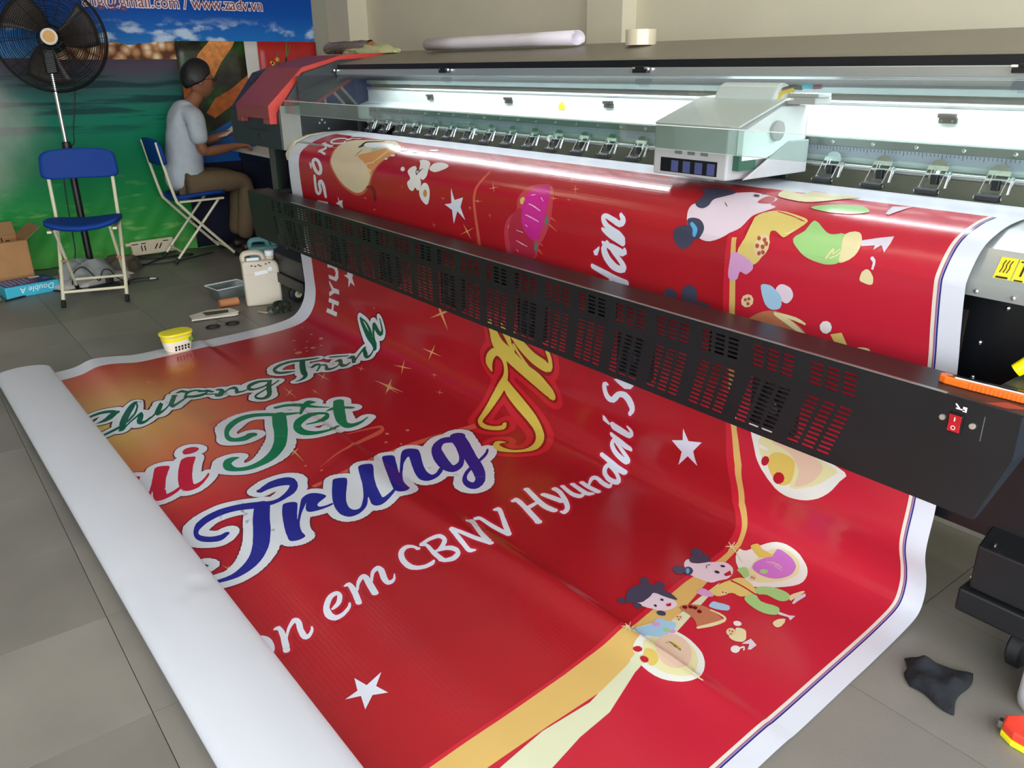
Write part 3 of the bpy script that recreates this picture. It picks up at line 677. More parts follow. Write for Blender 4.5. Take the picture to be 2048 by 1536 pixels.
# switch plate at the right end
M_redsw = mat('red_rocker', (170, 24, 32), .25, var=.03)
sw = pp(MB().box(-.6195, -.5925, BY - .0045, BY - .001, .636, .676).build('switch_bezel', M_blk2, bevel=.001), beam)
pp(MB().prism([(BY - .0045, .639), (BY - .0075, .639), (BY - .0055, .656), (BY - .0085, .673), (BY - .0045, .673)], -.6175, -.5945).build('rocker_switch', M_redsw, bevel=.0008), beam)
M_mark = mat('white_mark', (226, 214, 214), .5)
pp(MB().box(-.6068, -.6052, BY - .0088, BY - .0075, .661, .669).build('switch_mark', M_mark), beam)
pp(MB().add(*(lambda n: ([( -.606 + r * math.cos(2 * PI * k / n), BY - .0083, .6475 + r * math.sin(2 * PI * k / n)) for r in (.0030, .0044) for k in range(n)], [(k, (k + 1) % n, n + (k + 1) % n, n + k) for k in range(n)]))(14)).build('switch_mark', M_mark), beam)
for q in ((-.631, .66), (-.575, .66)):
    s = pp(MB().lathe([(.0062, 0), (.0062, .002), (.0055, .004), (.003, .0042)], 16, T3(q[0], BY - .001, q[1]) @ RX(PI / 2)).build('plate_screw', mat('pale_screw', (204, 196, 182), .3, metal=.7), smooth=True), beam)
pp(MB().box(-.6105, -.594, BY - .0016, BY - .001, .684, .6865).box(-.598, -.5905, BY - .0016, BY - .001, .682, .692).prism([(-.613, .693), (-.606, .686), (-.603, .6875), (-.611, .695)], BY - .0016, BY - .001, 'y').build('switch_pictogram', M_mark), beam)
for x0, x1 in ((-.558, -.5565),): pp(MB().box(x0, x1, BY - .0014, BY - .001, .635, .685).build('scratch', mat('scratch', (120, 122, 126), .4, metal=.6)), beam)
for ax in (-4.20, -.47):
    pp(MB().prism([(1.60, .66), (1.60, .70), (1.80, .70), (1.80, .56)], ax - .03, ax + .03).build('beam_bracket', M_dark, bevel=.003))
pp(MB().prism([(1.645, .700), (1.80, .700), (1.80, .712), (1.645, .712)], -.585, -.30).build('bracket_shelf', mat('shelf_grey', (62, 62, 56), .5), bevel=.002))
# ================================================================ print artwork in sheet coordinates (millimetres): tag, s = stroke edges / p = polygon, points
ART = [
["chuong","s",[[670,2604,651,2603],[666,2598,646,2598],[660,2591,638,2590],[655,2582,631,2579],[652,2570,626,2567],[649,2556,622,2552],[650,2543,622,2538],[655,2530,626,2524],[663,2519,633,2512],[672,2510,642,2502],[681,2505,652,2495],[691,2503,663,2491],[698,2501,670,2489]]],
["chuong","s",[[734,2581,728,2580],[736,2573,723,2572],[738,2563,716,2560],[739,2552,707,2549],[736,2541,697,2539],[732,2531,685,2530],[727,2522,676,2521],[718,2513,670,2511],[708,2504,668,2502],[701,2498,666,2496]]],
["chuong","s",[[875,2603,862,2602],[873,2594,857,2593],[869,2582,850,2580],[864,2569,843,2567],[859,2556,836,2554],[853,2542,830,2540],[848,2531,824,2529],[843,2521,820,2520],[837,2513,816,2512],[834,2508,814,2507]]],
["chuong","s",[[875,2521,854,2530],[862,2515,836,2525],[844,2505,810,2518],[826,2496,784,2509],[808,2487,761,2498],[790,2477,740,2487],[772,2467,722,2475],[755,2456,705,2463],[737,2444,689,2449],[720,2433,676,2437],[704,2425,668,2427],[689,2417,663,2419],[678,2412,659,2413]]],
["chuong","s",[[672,2416,665,2409],[681,2416,674,2409],[692,2417,689,2410],[705,2419,709,2413],[723,2425,732,2421],[743,2434,755,2430],[760,2443,775,2440],[772,2452,789,2451],[781,2463,799,2462],[788,2472,806,2471],[795,2479,812,2478],[800,2484,815,2484],[804,2488,817,2488]]],
["chuong","s",[[870,2517,852,2518],[860,2509,844,2509],[845,2497,832,2497],[834,2485,821,2485],[826,2473,813,2473],[820,2460,805,2460],[815,2449,798,2449],[811,2439,791,2439],[807,2431,783,2429],[806,2430,782,2420],[794,2432,812,2423],[804,2438,832,2429],[814,2445,849,2436],[823,2450,861,2443],[835,2457,867,2448],[865,2464,854,2446],[884,2459,854,2447],[892,2450,864,2443],[893,2441,870,2438],[887,2430,868,2429],[876,2418,860,2418],[866,2409,852,2409]]],
["chuong","s",[[870,2411,858,2410],[860,2401,847,2401],[844,2387,829,2387],[823,2372,808,2373],[794,2354,777,2357],[761,2335,741,2340],[745,2326,719,2331],[731,2338,757,2331],[758,2352,787,2345],[782,2365,813,2357],[799,2373,830,2366],[819,2383,839,2372],[857,2386,816,2372],[852,2374,818,2369],[839,2360,814,2357],[822,2345,805,2344],[802,2329,788,2329],[777,2312,763,2312],[758,2300,744,2300]]],
["chuong","s",[[649,2259,675,2252],[670,2269,697,2261],[700,2284,727,2274],[730,2297,751,2285],[756,2306,768,2292],[785,2313,774,2296],[805,2308,769,2299],[793,2294,764,2290],[772,2275,746,2271],[752,2257,730,2255],[738,2244,718,2242],[725,2233,708,2231],[717,2225,702,2224]]],
["chuong","s",[[639,2234,623,2231],[638,2229,618,2225],[636,2222,612,2217],[636,2217,610,2209],[640,2213,614,2203],[645,2210,621,2200],[650,2208,626,2198]]],
["chuong","s",[[716,2224,714,2230],[702,2219,699,2226],[686,2212,675,2219],[676,2207,652,2207],[668,2199,641,2195],[660,2187,637,2182],[657,2176,638,2171],[662,2165,644,2159],[672,2155,654,2148],[682,2147,665,2140],[692,2140,676,2133],[702,2136,688,2128],[702,2135,707,2130],[701,2137,721,2140],[703,2145,728,2151],[704,2156,732,2163],[704,2167,732,2175],[701,2180,729,2188],[698,2192,726,2200],[693,2201,720,2209],[688,2208,712,2217],[684,2214,707,2222]]],
["chuong","s",[[682,2159,670,2155],[687,2151,670,2146],[694,2140,671,2132],[701,2131,674,2121],[708,2126,683,2115],[715,2123,694,2112],[721,2120,701,2110]]],
["chuong","s",[[722,2156,709,2151],[731,2144,718,2139],[744,2127,731,2123],[753,2115,740,2110]]],
["chuong","s",[[713,2092,695,2084],[723,2088,697,2078],[736,2085,702,2068],[730,2084,729,2066],[724,2084,761,2083],[737,2095,777,2097],[748,2104,787,2106]]],
["chuong","s",[[781,2104,764,2102],[767,2089,752,2087],[749,2068,735,2065],[737,2050,721,2047],[736,2040,715,2033],[742,2033,713,2023],[748,2030,717,2015],[753,2031,733,2013],[761,2033,753,2016],[762,2034,775,2023],[760,2032,791,2033],[769,2039,793,2037],[798,2045,772,2033],[800,2036,777,2028],[800,2024,781,2018],[800,2013,784,2008],[797,2002,783,1999],[792,1992,780,1989],[789,1986,778,1983]]],
["chuong","s",[[737,1876,758,1885],[731,1883,753,1892],[722,1893,746,1903],[717,1906,743,1915],[716,1922,747,1931],[719,1939,754,1949],[725,1955,763,1962],[739,1969,771,1969],[761,1982,775,1971],[789,1990,770,1971],[804,1987,775,1971],[811,1979,785,1968],[814,1969,793,1961],[814,1954,795,1948],[811,1935,792,1930],[806,1918,787,1914],[794,1903,778,1901],[779,1891,765,1890],[769,1882,756,1882]]],
["chuong","s",[[740,1872,758,1866],[757,1883,778,1876],[781,1899,805,1889],[811,1915,828,1899],[844,1929,851,1908],[871,1938,882,1920],[884,1943,915,1938],[895,1950,934,1955],[907,1962,940,1970],[913,1972,940,1981],[910,1981,934,1991],[900,1988,922,1999],[890,1991,911,2003],[886,1992,897,2003],[887,1993,877,1997],[881,1988,863,1986],[870,1975,852,1972],[857,1956,841,1952],[844,1935,828,1931],[828,1910,812,1907],[811,1884,795,1880],[797,1863,781,1859],[788,1851,774,1848],[783,1846,770,1844],[780,1843,767,1841]]],
["chuong","s",[[622,1580,638,1587],[620,1588,637,1595],[617,1598,636,1606],[612,1610,633,1619],[607,1623,629,1633],[600,1637,623,1647],[593,1652,617,1662],[586,1665,611,1676],[578,1678,606,1690],[573,1693,603,1705],[572,1711,603,1722],[575,1730,606,1740],[579,1748,612,1757],[588,1765,621,1773],[600,1781,634,1787],[614,1795,643,1796],[637,1808,645,1797],[661,1815,645,1797],[678,1817,652,1797],[690,1815,660,1797],[699,1810,669,1794],[707,1804,677,1790],[712,1795,683,1783],[716,1785,688,1773],[719,1775,692,1764],[720,1764,698,1755],[720,1752,704,1746],[721,1744,708,1739]]],
["chuong","s",[[601,1660,622,1641],[616,1667,637,1649],[640,1679,658,1659],[667,1692,679,1668],[696,1705,703,1678],[727,1717,729,1689],[756,1728,747,1696],[782,1734,756,1699],[790,1733,774,1704],[784,1729,804,1718],[791,1732,823,1733],[804,1741,833,1746],[816,1752,839,1758],[824,1765,842,1770],[830,1778,841,1782],[833,1788,841,1791]]],
["chuong","s",[[733,1658,713,1655],[729,1653,708,1650],[725,1647,700,1642],[722,1642,694,1633],[721,1635,692,1624],[722,1628,693,1616],[724,1624,698,1610],[725,1624,710,1609],[724,1624,728,1615],[728,1627,744,1624],[742,1636,760,1637],[760,1650,775,1651],[772,1660,785,1661]]],
["chuong","s",[[727,1622,714,1616],[733,1617,717,1609],[742,1611,722,1600],[751,1608,729,1594],[757,1609,742,1593],[763,1611,758,1597],[763,1611,776,1604],[761,1611,790,1614],[766,1618,794,1618],[799,1631,771,1610],[807,1626,776,1609],[812,1619,785,1605],[813,1609,791,1599],[811,1598,792,1591],[806,1585,790,1580],[801,1574,787,1570],[794,1565,782,1562],[786,1557,776,1556],[781,1552,771,1551]]],
["chuong","s",[[738,1545,723,1539],[743,1541,719,1531],[750,1536,715,1519],[752,1536,726,1511],[748,1537,758,1522],[766,1548,776,1532],[797,1559,778,1533],[816,1558,779,1534],[821,1551,789,1533],[822,1541,796,1530],[817,1530,797,1523],[809,1517,793,1513],[803,1509,791,1505]]],
["chuong","s",[[670,1539,655,1532],[675,1532,660,1525],[682,1522,667,1514],[690,1511,676,1504],[700,1499,687,1492],[711,1486,699,1480],[719,1477,707,1471]]],
["chuong","s",[[749,1486,734,1480],[755,1482,730,1472],[764,1479,726,1460],[764,1480,741,1452],[765,1482,774,1464],[785,1491,799,1478],[801,1499,814,1487]]],
["chuong","s",[[813,1494,802,1493],[798,1478,786,1478],[777,1457,764,1456],[759,1437,745,1435],[746,1418,731,1416],[739,1400,721,1398],[736,1388,717,1386]]],
["chuong","s",[[719,1391,730,1385],[728,1398,742,1389],[743,1408,759,1396],[759,1417,775,1402],[775,1425,789,1410],[795,1433,799,1416],[818,1436,796,1418],[824,1427,799,1418],[821,1416,802,1411],[815,1404,802,1402],[807,1391,796,1391],[799,1378,789,1378],[795,1369,785,1369]]],
["chuong","s",[[597,1265,614,1257],[601,1270,620,1261],[606,1278,629,1267],[614,1287,639,1274],[624,1296,651,1282],[637,1305,664,1290],[651,1315,679,1298],[666,1324,695,1305],[681,1333,712,1311],[699,1341,729,1318],[720,1348,746,1325],[741,1354,766,1332],[758,1359,783,1341],[770,1364,796,1351],[781,1369,803,1360],[790,1374,809,1366]]],
["chuong","s",[[604,1261,613,1253],[617,1263,626,1255],[633,1267,644,1257],[648,1271,662,1262],[661,1279,677,1269],[674,1288,692,1278],[686,1297,705,1287],[696,1306,716,1297],[707,1315,726,1307],[714,1321,733,1313]]],
["chuong","s",[[789,1343,769,1352],[778,1336,760,1344],[763,1326,747,1333],[752,1315,737,1320],[744,1305,729,1309],[741,1293,723,1297],[740,1281,720,1286],[740,1269,717,1274],[741,1258,717,1262],[731,1262,734,1246],[725,1265,752,1251],[732,1275,761,1260],[743,1285,772,1268],[757,1293,784,1275],[774,1300,797,1281],[796,1303,799,1283],[816,1290,791,1288],[818,1278,796,1281],[817,1268,800,1272],[813,1257,799,1262],[808,1245,795,1251],[804,1235,791,1240],[800,1227,789,1231],[797,1219,786,1223],[794,1214,785,1218]]],
["ui","p",[[1274,2598],[1295,2577],[1314,2586],[1335,2600]]],
["ui","p",[[1299,2480],[1310,2484],[1322,2491],[1334,2498],[1345,2503],[1356,2509],[1369,2515],[1385,2521],[1403,2527],[1419,2533],[1434,2537],[1447,2541],[1459,2543],[1468,2545],[1474,2547],[1478,2545],[1477,2539],[1474,2529],[1470,2520],[1466,2512],[1461,2503],[1460,2498],[1464,2497],[1471,2498],[1478,2502],[1483,2508],[1489,2516],[1493,2524],[1497,2531],[1501,2539],[1503,2547],[1505,2556],[1507,2564],[1507,2572],[1505,2578],[1503,2583],[1498,2587],[1491,2588],[1483,2588],[1472,2587],[1456,2584],[1438,2579],[1428,2577],[1430,2579],[1440,2584],[1450,2588],[1458,2593],[1466,2597],[1469,2600],[1464,2601],[1455,2601],[1445,2600],[1437,2596],[1429,2590],[1417,2583],[1398,2575],[1376,2565],[1352,2556],[1328,2546],[1303,2537],[1284,2529],[1274,2525],[1271,2523],[1269,2520],[1267,2516],[1267,2511],[1269,2505],[1272,2500],[1277,2494],[1282,2490],[1287,2485],[1292,2481],[1299,2480]]],
["ui","p",[[1307,2391],[1324,2398],[1345,2409],[1365,2419],[1384,2427],[1402,2434],[1418,2441],[1433,2446],[1447,2451],[1459,2454],[1470,2457],[1481,2460],[1488,2459],[1492,2455],[1492,2449],[1491,2442],[1488,2434],[1482,2426],[1476,2419],[1469,2413],[1461,2407],[1456,2403],[1453,2399],[1453,2397],[1455,2396],[1460,2398],[1468,2401],[1476,2406],[1484,2412],[1493,2420],[1501,2428],[1509,2436],[1515,2446],[1520,2454],[1520,2462],[1519,2470],[1517,2477],[1514,2484],[1510,2490],[1505,2494],[1499,2497],[1492,2499],[1485,2500],[1478,2501],[1471,2502],[1462,2501],[1450,2499],[1435,2495],[1418,2491],[1397,2484],[1375,2476],[1354,2468],[1338,2460],[1323,2453],[1310,2446],[1302,2442],[1296,2438],[1292,2433],[1290,2427],[1289,2421],[1289,2415],[1291,2409],[1294,2404],[1297,2399],[1298,2395],[1300,2391],[1307,2391]]],
["ui","p",[[1234,2412],[1228,2407],[1222,2402],[1218,2395],[1216,2387],[1215,2379],[1216,2372],[1220,2365],[1225,2360],[1231,2357],[1237,2356],[1243,2357],[1249,2360],[1255,2364],[1261,2371],[1265,2377],[1268,2385],[1270,2392],[1270,2399],[1268,2406],[1265,2412],[1260,2416],[1252,2416],[1243,2415],[1234,2412]]],
["tet","s",[[1222,2157,1267,2166],[1226,2165,1272,2174],[1232,2176,1278,2187],[1236,2187,1282,2199],[1238,2198,1280,2211],[1239,2209,1274,2221],[1235,2219,1267,2231],[1228,2224,1260,2238],[1219,2228,1252,2245],[1211,2228,1237,2249],[1203,2228,1217,2249],[1192,2226,1193,2244],[1181,2223,1171,2237],[1168,2217,1146,2227],[1155,2209,1120,2214],[1142,2199,1095,2198],[1125,2184,1074,2179],[1108,2167,1058,2159],[1095,2149,1047,2139],[1088,2132,1042,2120],[1084,2114,1042,2102],[1084,2097,1046,2084],[1088,2081,1053,2068],[1097,2065,1064,2052],[1108,2051,1076,2037],[1120,2037,1089,2023],[1134,2025,1103,2011],[1147,2012,1115,1999],[1156,1999,1126,1986],[1162,1986,1135,1974],[1168,1973,1144,1963],[1172,1961,1152,1952],[1175,1950,1158,1943],[1177,1942,1163,1936]]],
["tet","s",[[1119,2025,1145,1980],[1138,2034,1165,1987],[1167,2046,1194,1998],[1198,2059,1222,2009],[1230,2071,1249,2021],[1258,2080,1282,2034],[1283,2090,1316,2050],[1309,2101,1348,2066],[1333,2112,1382,2084],[1354,2122,1415,2104],[1378,2136,1444,2127],[1403,2152,1468,2150],[1425,2169,1487,2172],[1442,2186,1499,2193],[1456,2204,1505,2212],[1466,2222,1507,2230],[1472,2240,1508,2247],[1475,2256,1508,2264],[1475,2271,1506,2280],[1473,2285,1502,2295],[1468,2298,1496,2308],[1460,2307,1490,2320],[1445,2310,1483,2330],[1428,2309,1474,2339],[1417,2307,1461,2344],[1419,2307,1438,2343],[1428,2311,1408,2333],[1431,2315,1386,2319],[1425,2311,1377,2306],[1415,2302,1374,2295],[1407,2293,1375,2286],[1402,2284,1379,2278],[1398,2275,1386,2271],[1396,2268,1391,2267]]],
["tet","s",[[1301,1964,1291,1960],[1305,1953,1293,1949],[1310,1939,1295,1933],[1313,1924,1293,1917],[1314,1910,1270,1893],[1298,1888,1260,1877],[1293,1874,1252,1866],[1279,1860,1249,1861],[1256,1847,1251,1860],[1234,1843,1253,1860],[1223,1848,1244,1861],[1213,1858,1234,1869],[1205,1868,1228,1879],[1197,1880,1226,1892],[1190,1894,1242,1914],[1201,1916,1248,1931],[1205,1936,1259,1949],[1215,1957,1273,1968],[1229,1978,1286,1981],[1253,1997,1293,1985],[1285,2014,1294,1985],[1316,2023,1297,1985],[1342,2025,1306,1988],[1363,2022,1321,1990],[1379,2015,1337,1989],[1391,2005,1352,1985],[1399,1992,1367,1976],[1406,1978,1379,1966],[1410,1962,1386,1952],[1412,1943,1391,1935],[1412,1926,1393,1919],[1409,1910,1374,1896],[1388,1887,1370,1882],[1384,1877,1368,1872]]],
["tet","s",[[1069,1983,1043,1975],[1070,1974,1044,1965],[1071,1960,1046,1951],[1075,1948,1049,1937],[1083,1936,1056,1924],[1093,1925,1065,1912],[1104,1915,1065,1897],[1114,1907,1073,1888],[1112,1896,1081,1880],[1121,1888,1091,1872],[1132,1880,1104,1865],[1143,1872,1119,1858],[1155,1861,1135,1850],[1168,1846,1153,1838],[1182,1829,1172,1823],[1192,1817,1184,1813]]],
["tet","s",[[1095,1831,1108,1837],[1086,1834,1109,1845],[1072,1840,1111,1857],[1067,1851,1116,1866],[1075,1867,1122,1874],[1091,1882,1132,1886],[1108,1897,1142,1897],[1141,1916,1167,1913],[1163,1929,1181,1925],[1178,1937,1192,1934]]],
["tet","s",[[1146,1773,1174,1738],[1169,1785,1196,1750],[1201,1803,1227,1765],[1236,1820,1254,1778],[1267,1834,1277,1789],[1298,1846,1299,1799],[1327,1856,1317,1807],[1354,1862,1335,1816],[1379,1864,1351,1823],[1400,1863,1363,1828],[1413,1858,1372,1829],[1420,1849,1381,1827],[1422,1838,1388,1822],[1421,1824,1392,1812],[1418,1808,1392,1799],[1412,1792,1391,1785],[1403,1776,1387,1772],[1392,1761,1380,1758],[1385,1750,1375,1748]]],
["tet","s",[[1222,1839,1211,1835],[1222,1832,1206,1827],[1222,1822,1200,1814],[1225,1811,1198,1800],[1231,1799,1204,1786],[1239,1785,1214,1772],[1246,1772,1224,1760],[1253,1762,1233,1751],[1259,1754,1242,1744],[1263,1748,1248,1739]]],
["trung","s",[[1831,2488,1852,2489],[1832,2493,1856,2494],[1833,2500,1861,2503],[1832,2507,1863,2513],[1829,2515,1860,2523],[1825,2523,1854,2532],[1819,2531,1847,2541],[1811,2538,1839,2549],[1802,2544,1829,2557],[1794,2548,1817,2562],[1788,2549,1802,2565],[1783,2550,1785,2564],[1776,2548,1768,2560],[1769,2545,1752,2554],[1762,2540,1736,2546],[1755,2532,1721,2536],[1748,2522,1711,2522],[1741,2510,1703,2508],[1737,2496,1698,2492],[1735,2482,1698,2476],[1736,2467,1700,2460],[1739,2452,1704,2445],[1743,2439,1709,2430],[1748,2425,1713,2416],[1753,2412,1717,2401],[1759,2398,1721,2386],[1766,2384,1726,2370],[1771,2371,1731,2356],[1774,2358,1736,2344],[1776,2345,1741,2333],[1777,2333,1746,2323],[1777,2322,1750,2313],[1777,2311,1752,2304],[1775,2300,1752,2294],[1772,2286,1749,2282],[1768,2272,1742,2269],[1763,2259,1734,2256],[1759,2245,1724,2243],[1753,2231,1713,2231],[1741,2216,1704,2224],[1722,2202,1698,2220],[1696,2192,1695,2219],[1667,2189,1698,2218],[1650,2196,1696,2220],[1640,2206,1689,2227],[1634,2218,1683,2236],[1630,2231,1678,2247],[1629,2246,1675,2259],[1630,2262,1674,2272],[1638,2279,1675,2285],[1648,2296,1679,2300],[1657,2307,1683,2311]]],
["trung","s",[[1743,2359,1776,2322],[1764,2369,1798,2332],[1794,2384,1827,2345],[1824,2398,1854,2357],[1850,2409,1877,2366],[1872,2417,1901,2375],[1893,2426,1926,2386],[1913,2434,1951,2398],[1932,2443,1976,2410],[1948,2450,2000,2425],[1964,2459,2018,2440],[1979,2468,2033,2455],[1993,2478,2044,2470],[2005,2489,2052,2484],[2016,2501,2058,2499],[2025,2513,2063,2513],[2033,2526,2066,2527],[2040,2539,2068,2541],[2044,2552,2067,2556],[2045,2568,2064,2572],[2043,2584,2059,2588],[2041,2596,2055,2599]]],
["trung","p",[[1940,2599],[1947,2588],[1962,2582],[1965,2599]]],
["trung","p",[[1804,2294],[1798,2290],[1795,2288],[1793,2284],[1792,2277],[1793,2269],[1796,2262],[1799,2257],[1804,2252],[1809,2250],[1815,2249],[1821,2251],[1829,2255],[1841,2261],[1855,2268],[1868,2275],[1886,2283],[1902,2291],[1905,2291],[1883,2278],[1847,2257],[1817,2239],[1803,2230],[1797,2223],[1793,2216],[1789,2208],[1788,2200],[1789,2192],[1793,2185],[1799,2178],[1806,2172],[1814,2167],[1822,2163],[1829,2161],[1833,2160],[1837,2160],[1840,2162],[1844,2167],[1848,2174],[1851,2181],[1854,2187],[1857,2194],[1860,2199],[1864,2203],[1867,2206],[1871,2208],[1875,2208],[1880,2208],[1883,2205],[1885,2201],[1887,2195],[1888,2189],[1889,2181],[1888,2172],[1888,2166],[1891,2165],[1895,2166],[1898,2170],[1900,2176],[1901,2184],[1901,2192],[1901,2201],[1900,2210],[1899,2219],[1897,2227],[1894,2236],[1891,2242],[1886,2246],[1880,2248],[1873,2247],[1865,2245],[1855,2240],[1846,2235],[1839,2231],[1834,2227],[1834,2228],[1843,2236],[1859,2249],[1874,2261],[1888,2271],[1901,2279],[1914,2287],[1926,2294],[1938,2299],[1949,2304],[1961,2308],[1973,2311],[1982,2313],[1990,2313],[1995,2313],[2000,2313],[2005,2314],[2009,2316],[2012,2320],[2014,2325],[2016,2333],[2017,2340],[2016,2347],[2014,2354],[2011,2360],[2007,2362],[2002,2363],[1993,2362],[1979,2358],[1960,2354],[1941,2348],[1922,2342],[1903,2335],[1885,2329],[1867,2322],[1851,2316],[1837,2310],[1824,2304],[1813,2298],[1804,2294]]],
["trung","p",[[1765,2101],[1754,2093],[1752,2089],[1752,2084],[1754,2075],[1759,2066],[1766,2058],[1770,2055],[1775,2054],[1785,2057],[1801,2065],[1821,2078],[1841,2090],[1860,2102],[1880,2113],[1897,2122],[1913,2129],[1928,2134],[1940,2137],[1951,2138],[1960,2136],[1967,2133],[1970,2127],[1971,2120],[1968,2112],[1959,2102],[1946,2092],[1931,2081],[1915,2070],[1897,2060],[1878,2050],[1857,2040],[1836,2030],[1814,2022],[1792,2013],[1769,2004],[1751,1996],[1741,1991],[1737,1986],[1735,1980],[1735,1971],[1738,1961],[1741,1953],[1744,1947],[1748,1943],[1760,1945],[1782,1955],[1809,1970],[1833,1983],[1854,1993],[1874,2001],[1893,2009],[1913,2015],[1933,2021],[1948,2025],[1958,2028],[1963,2029],[1966,2027],[1966,2019],[1964,2009],[1961,1999],[1957,1990],[1952,1981],[1949,1975],[1952,1973],[1958,1975],[1965,1981],[1973,1991],[1980,2003],[1986,2015],[1990,2025],[1994,2036],[1996,2046],[1996,2055],[1994,2062],[1990,2068],[1984,2071],[1976,2073],[1966,2072],[1952,2067],[1935,2061],[1927,2058],[1934,2065],[1951,2075],[1966,2086],[1975,2095],[1983,2105],[1989,2114],[1994,2124],[1998,2134],[1999,2144],[1999,2152],[1997,2160],[1992,2167],[1984,2172],[1973,2176],[1961,2178],[1947,2177],[1931,2175],[1913,2171],[1893,2165],[1871,2156],[1847,2145],[1819,2131],[1789,2114],[1765,2101]]],
["trung","p",[[1713,1882],[1708,1875],[1710,1868],[1713,1861],[1717,1854],[1723,1847],[1732,1845],[1744,1848],[1758,1855],[1774,1863],[1793,1871],[1813,1881],[1830,1889],[1842,1894],[1851,1898],[1851,1896],[1837,1887],[1813,1871],[1790,1856],[1770,1842],[1750,1829],[1734,1817],[1723,1807],[1717,1800],[1714,1792],[1714,1783],[1717,1775],[1722,1768],[1729,1762],[1737,1756],[1747,1754],[1758,1757],[1771,1762],[1786,1769],[1803,1778],[1822,1788],[1842,1798],[1861,1807],[1881,1815],[1899,1821],[1914,1824],[1927,1824],[1935,1822],[1937,1815],[1934,1806],[1929,1797],[1922,1789],[1915,1780],[1911,1775],[1914,1771],[1922,1771],[1931,1774],[1940,1783],[1949,1795],[1957,1808],[1962,1821],[1965,1834],[1965,1846],[1963,1855],[1958,1862],[1950,1867],[1941,1870],[1928,1870],[1914,1867],[1897,1862],[1877,1855],[1857,1846],[1835,1837],[1812,1826],[1794,1818],[1781,1812],[1772,1809],[1770,1811],[1775,1819],[1786,1832],[1799,1846],[1815,1859],[1834,1872],[1852,1885],[1869,1896],[1891,1909],[1908,1918],[1922,1924],[1935,1928],[1947,1930],[1957,1932],[1965,1932],[1972,1933],[1978,1938],[1983,1945],[1987,1952],[1988,1960],[1986,1968],[1982,1975],[1976,1979],[1969,1981],[1960,1982],[1949,1980],[1935,1975],[1918,1969],[1897,1961],[1870,1950],[1843,1939],[1816,1928],[1789,1917],[1766,1907],[1740,1895],[1724,1888],[1713,1882]]],
["trung","s",[[1741,1604,1782,1631],[1735,1613,1776,1639],[1728,1626,1769,1650],[1726,1643,1769,1660],[1733,1663,1778,1672],[1745,1686,1792,1685],[1767,1710,1802,1691],[1797,1731,1807,1693],[1824,1745,1819,1697],[1848,1756,1836,1703],[1873,1764,1855,1710],[1898,1771,1873,1716],[1922,1774,1889,1721],[1941,1773,1904,1725],[1957,1768,1918,1729],[1968,1759,1927,1730],[1970,1744,1929,1726],[1965,1728,1927,1717],[1956,1711,1923,1708],[1942,1696,1918,1701],[1925,1681,1910,1693],[1905,1667,1897,1683],[1879,1652,1876,1670],[1849,1637,1849,1657],[1820,1623,1826,1646],[1793,1615,1804,1638],[1771,1610,1783,1632],[1755,1607,1768,1628]]],
["trung","s",[[1760,1615,1742,1557],[1783,1624,1764,1565],[1814,1637,1796,1576],[1846,1649,1829,1588],[1875,1660,1860,1602],[1906,1671,1892,1615],[1936,1682,1921,1628],[1966,1693,1949,1638],[1991,1702,1978,1648],[2012,1710,2008,1661],[2030,1718,2036,1676],[2045,1725,2062,1694],[2052,1729,2087,1715],[2059,1734,2103,1738],[2066,1743,2110,1758],[2069,1749,2108,1773],[2066,1753,2097,1782],[2057,1755,2081,1785],[2049,1755,2061,1782],[2043,1754,2040,1773],[2033,1749,2022,1760],[2022,1741,2007,1745],[2013,1731,1995,1731],[2004,1718,1985,1716],[1995,1703,1976,1699],[1986,1685,1967,1680],[1977,1665,1959,1660],[1968,1646,1951,1641],[1960,1628,1942,1623],[1951,1610,1933,1606],[1941,1595,1925,1593],[1930,1582,1918,1584],[1919,1573,1911,1577],[1912,1567,1906,1571]]],
["thu","s",[[1794,1412,1810,1407],[1798,1416,1816,1412],[1801,1420,1826,1422],[1801,1422,1830,1436],[1797,1429,1824,1446],[1789,1438,1813,1457],[1778,1446,1802,1465],[1766,1451,1790,1472],[1753,1455,1775,1478],[1740,1455,1759,1480],[1730,1454,1742,1478],[1722,1452,1721,1470],[1717,1448,1698,1456],[1710,1440,1682,1438],[1702,1425,1672,1421],[1694,1406,1661,1403],[1687,1385,1651,1382],[1683,1364,1645,1361],[1686,1343,1645,1341],[1696,1320,1652,1318],[1709,1295,1663,1293],[1724,1270,1678,1269],[1735,1247,1694,1248],[1745,1226,1710,1230],[1753,1205,1723,1212],[1759,1186,1732,1194],[1760,1169,1736,1178],[1758,1155,1735,1165],[1754,1143,1730,1155],[1747,1132,1722,1148],[1739,1123,1712,1143],[1729,1116,1701,1141],[1715,1110,1692,1142],[1691,1111,1692,1143],[1666,1121,1692,1144],[1648,1135,1685,1149],[1634,1150,1679,1155],[1625,1166,1674,1161],[1619,1181,1669,1169],[1618,1196,1664,1179],[1625,1209,1658,1193],[1637,1219,1653,1210],[1646,1225,1651,1222]]],
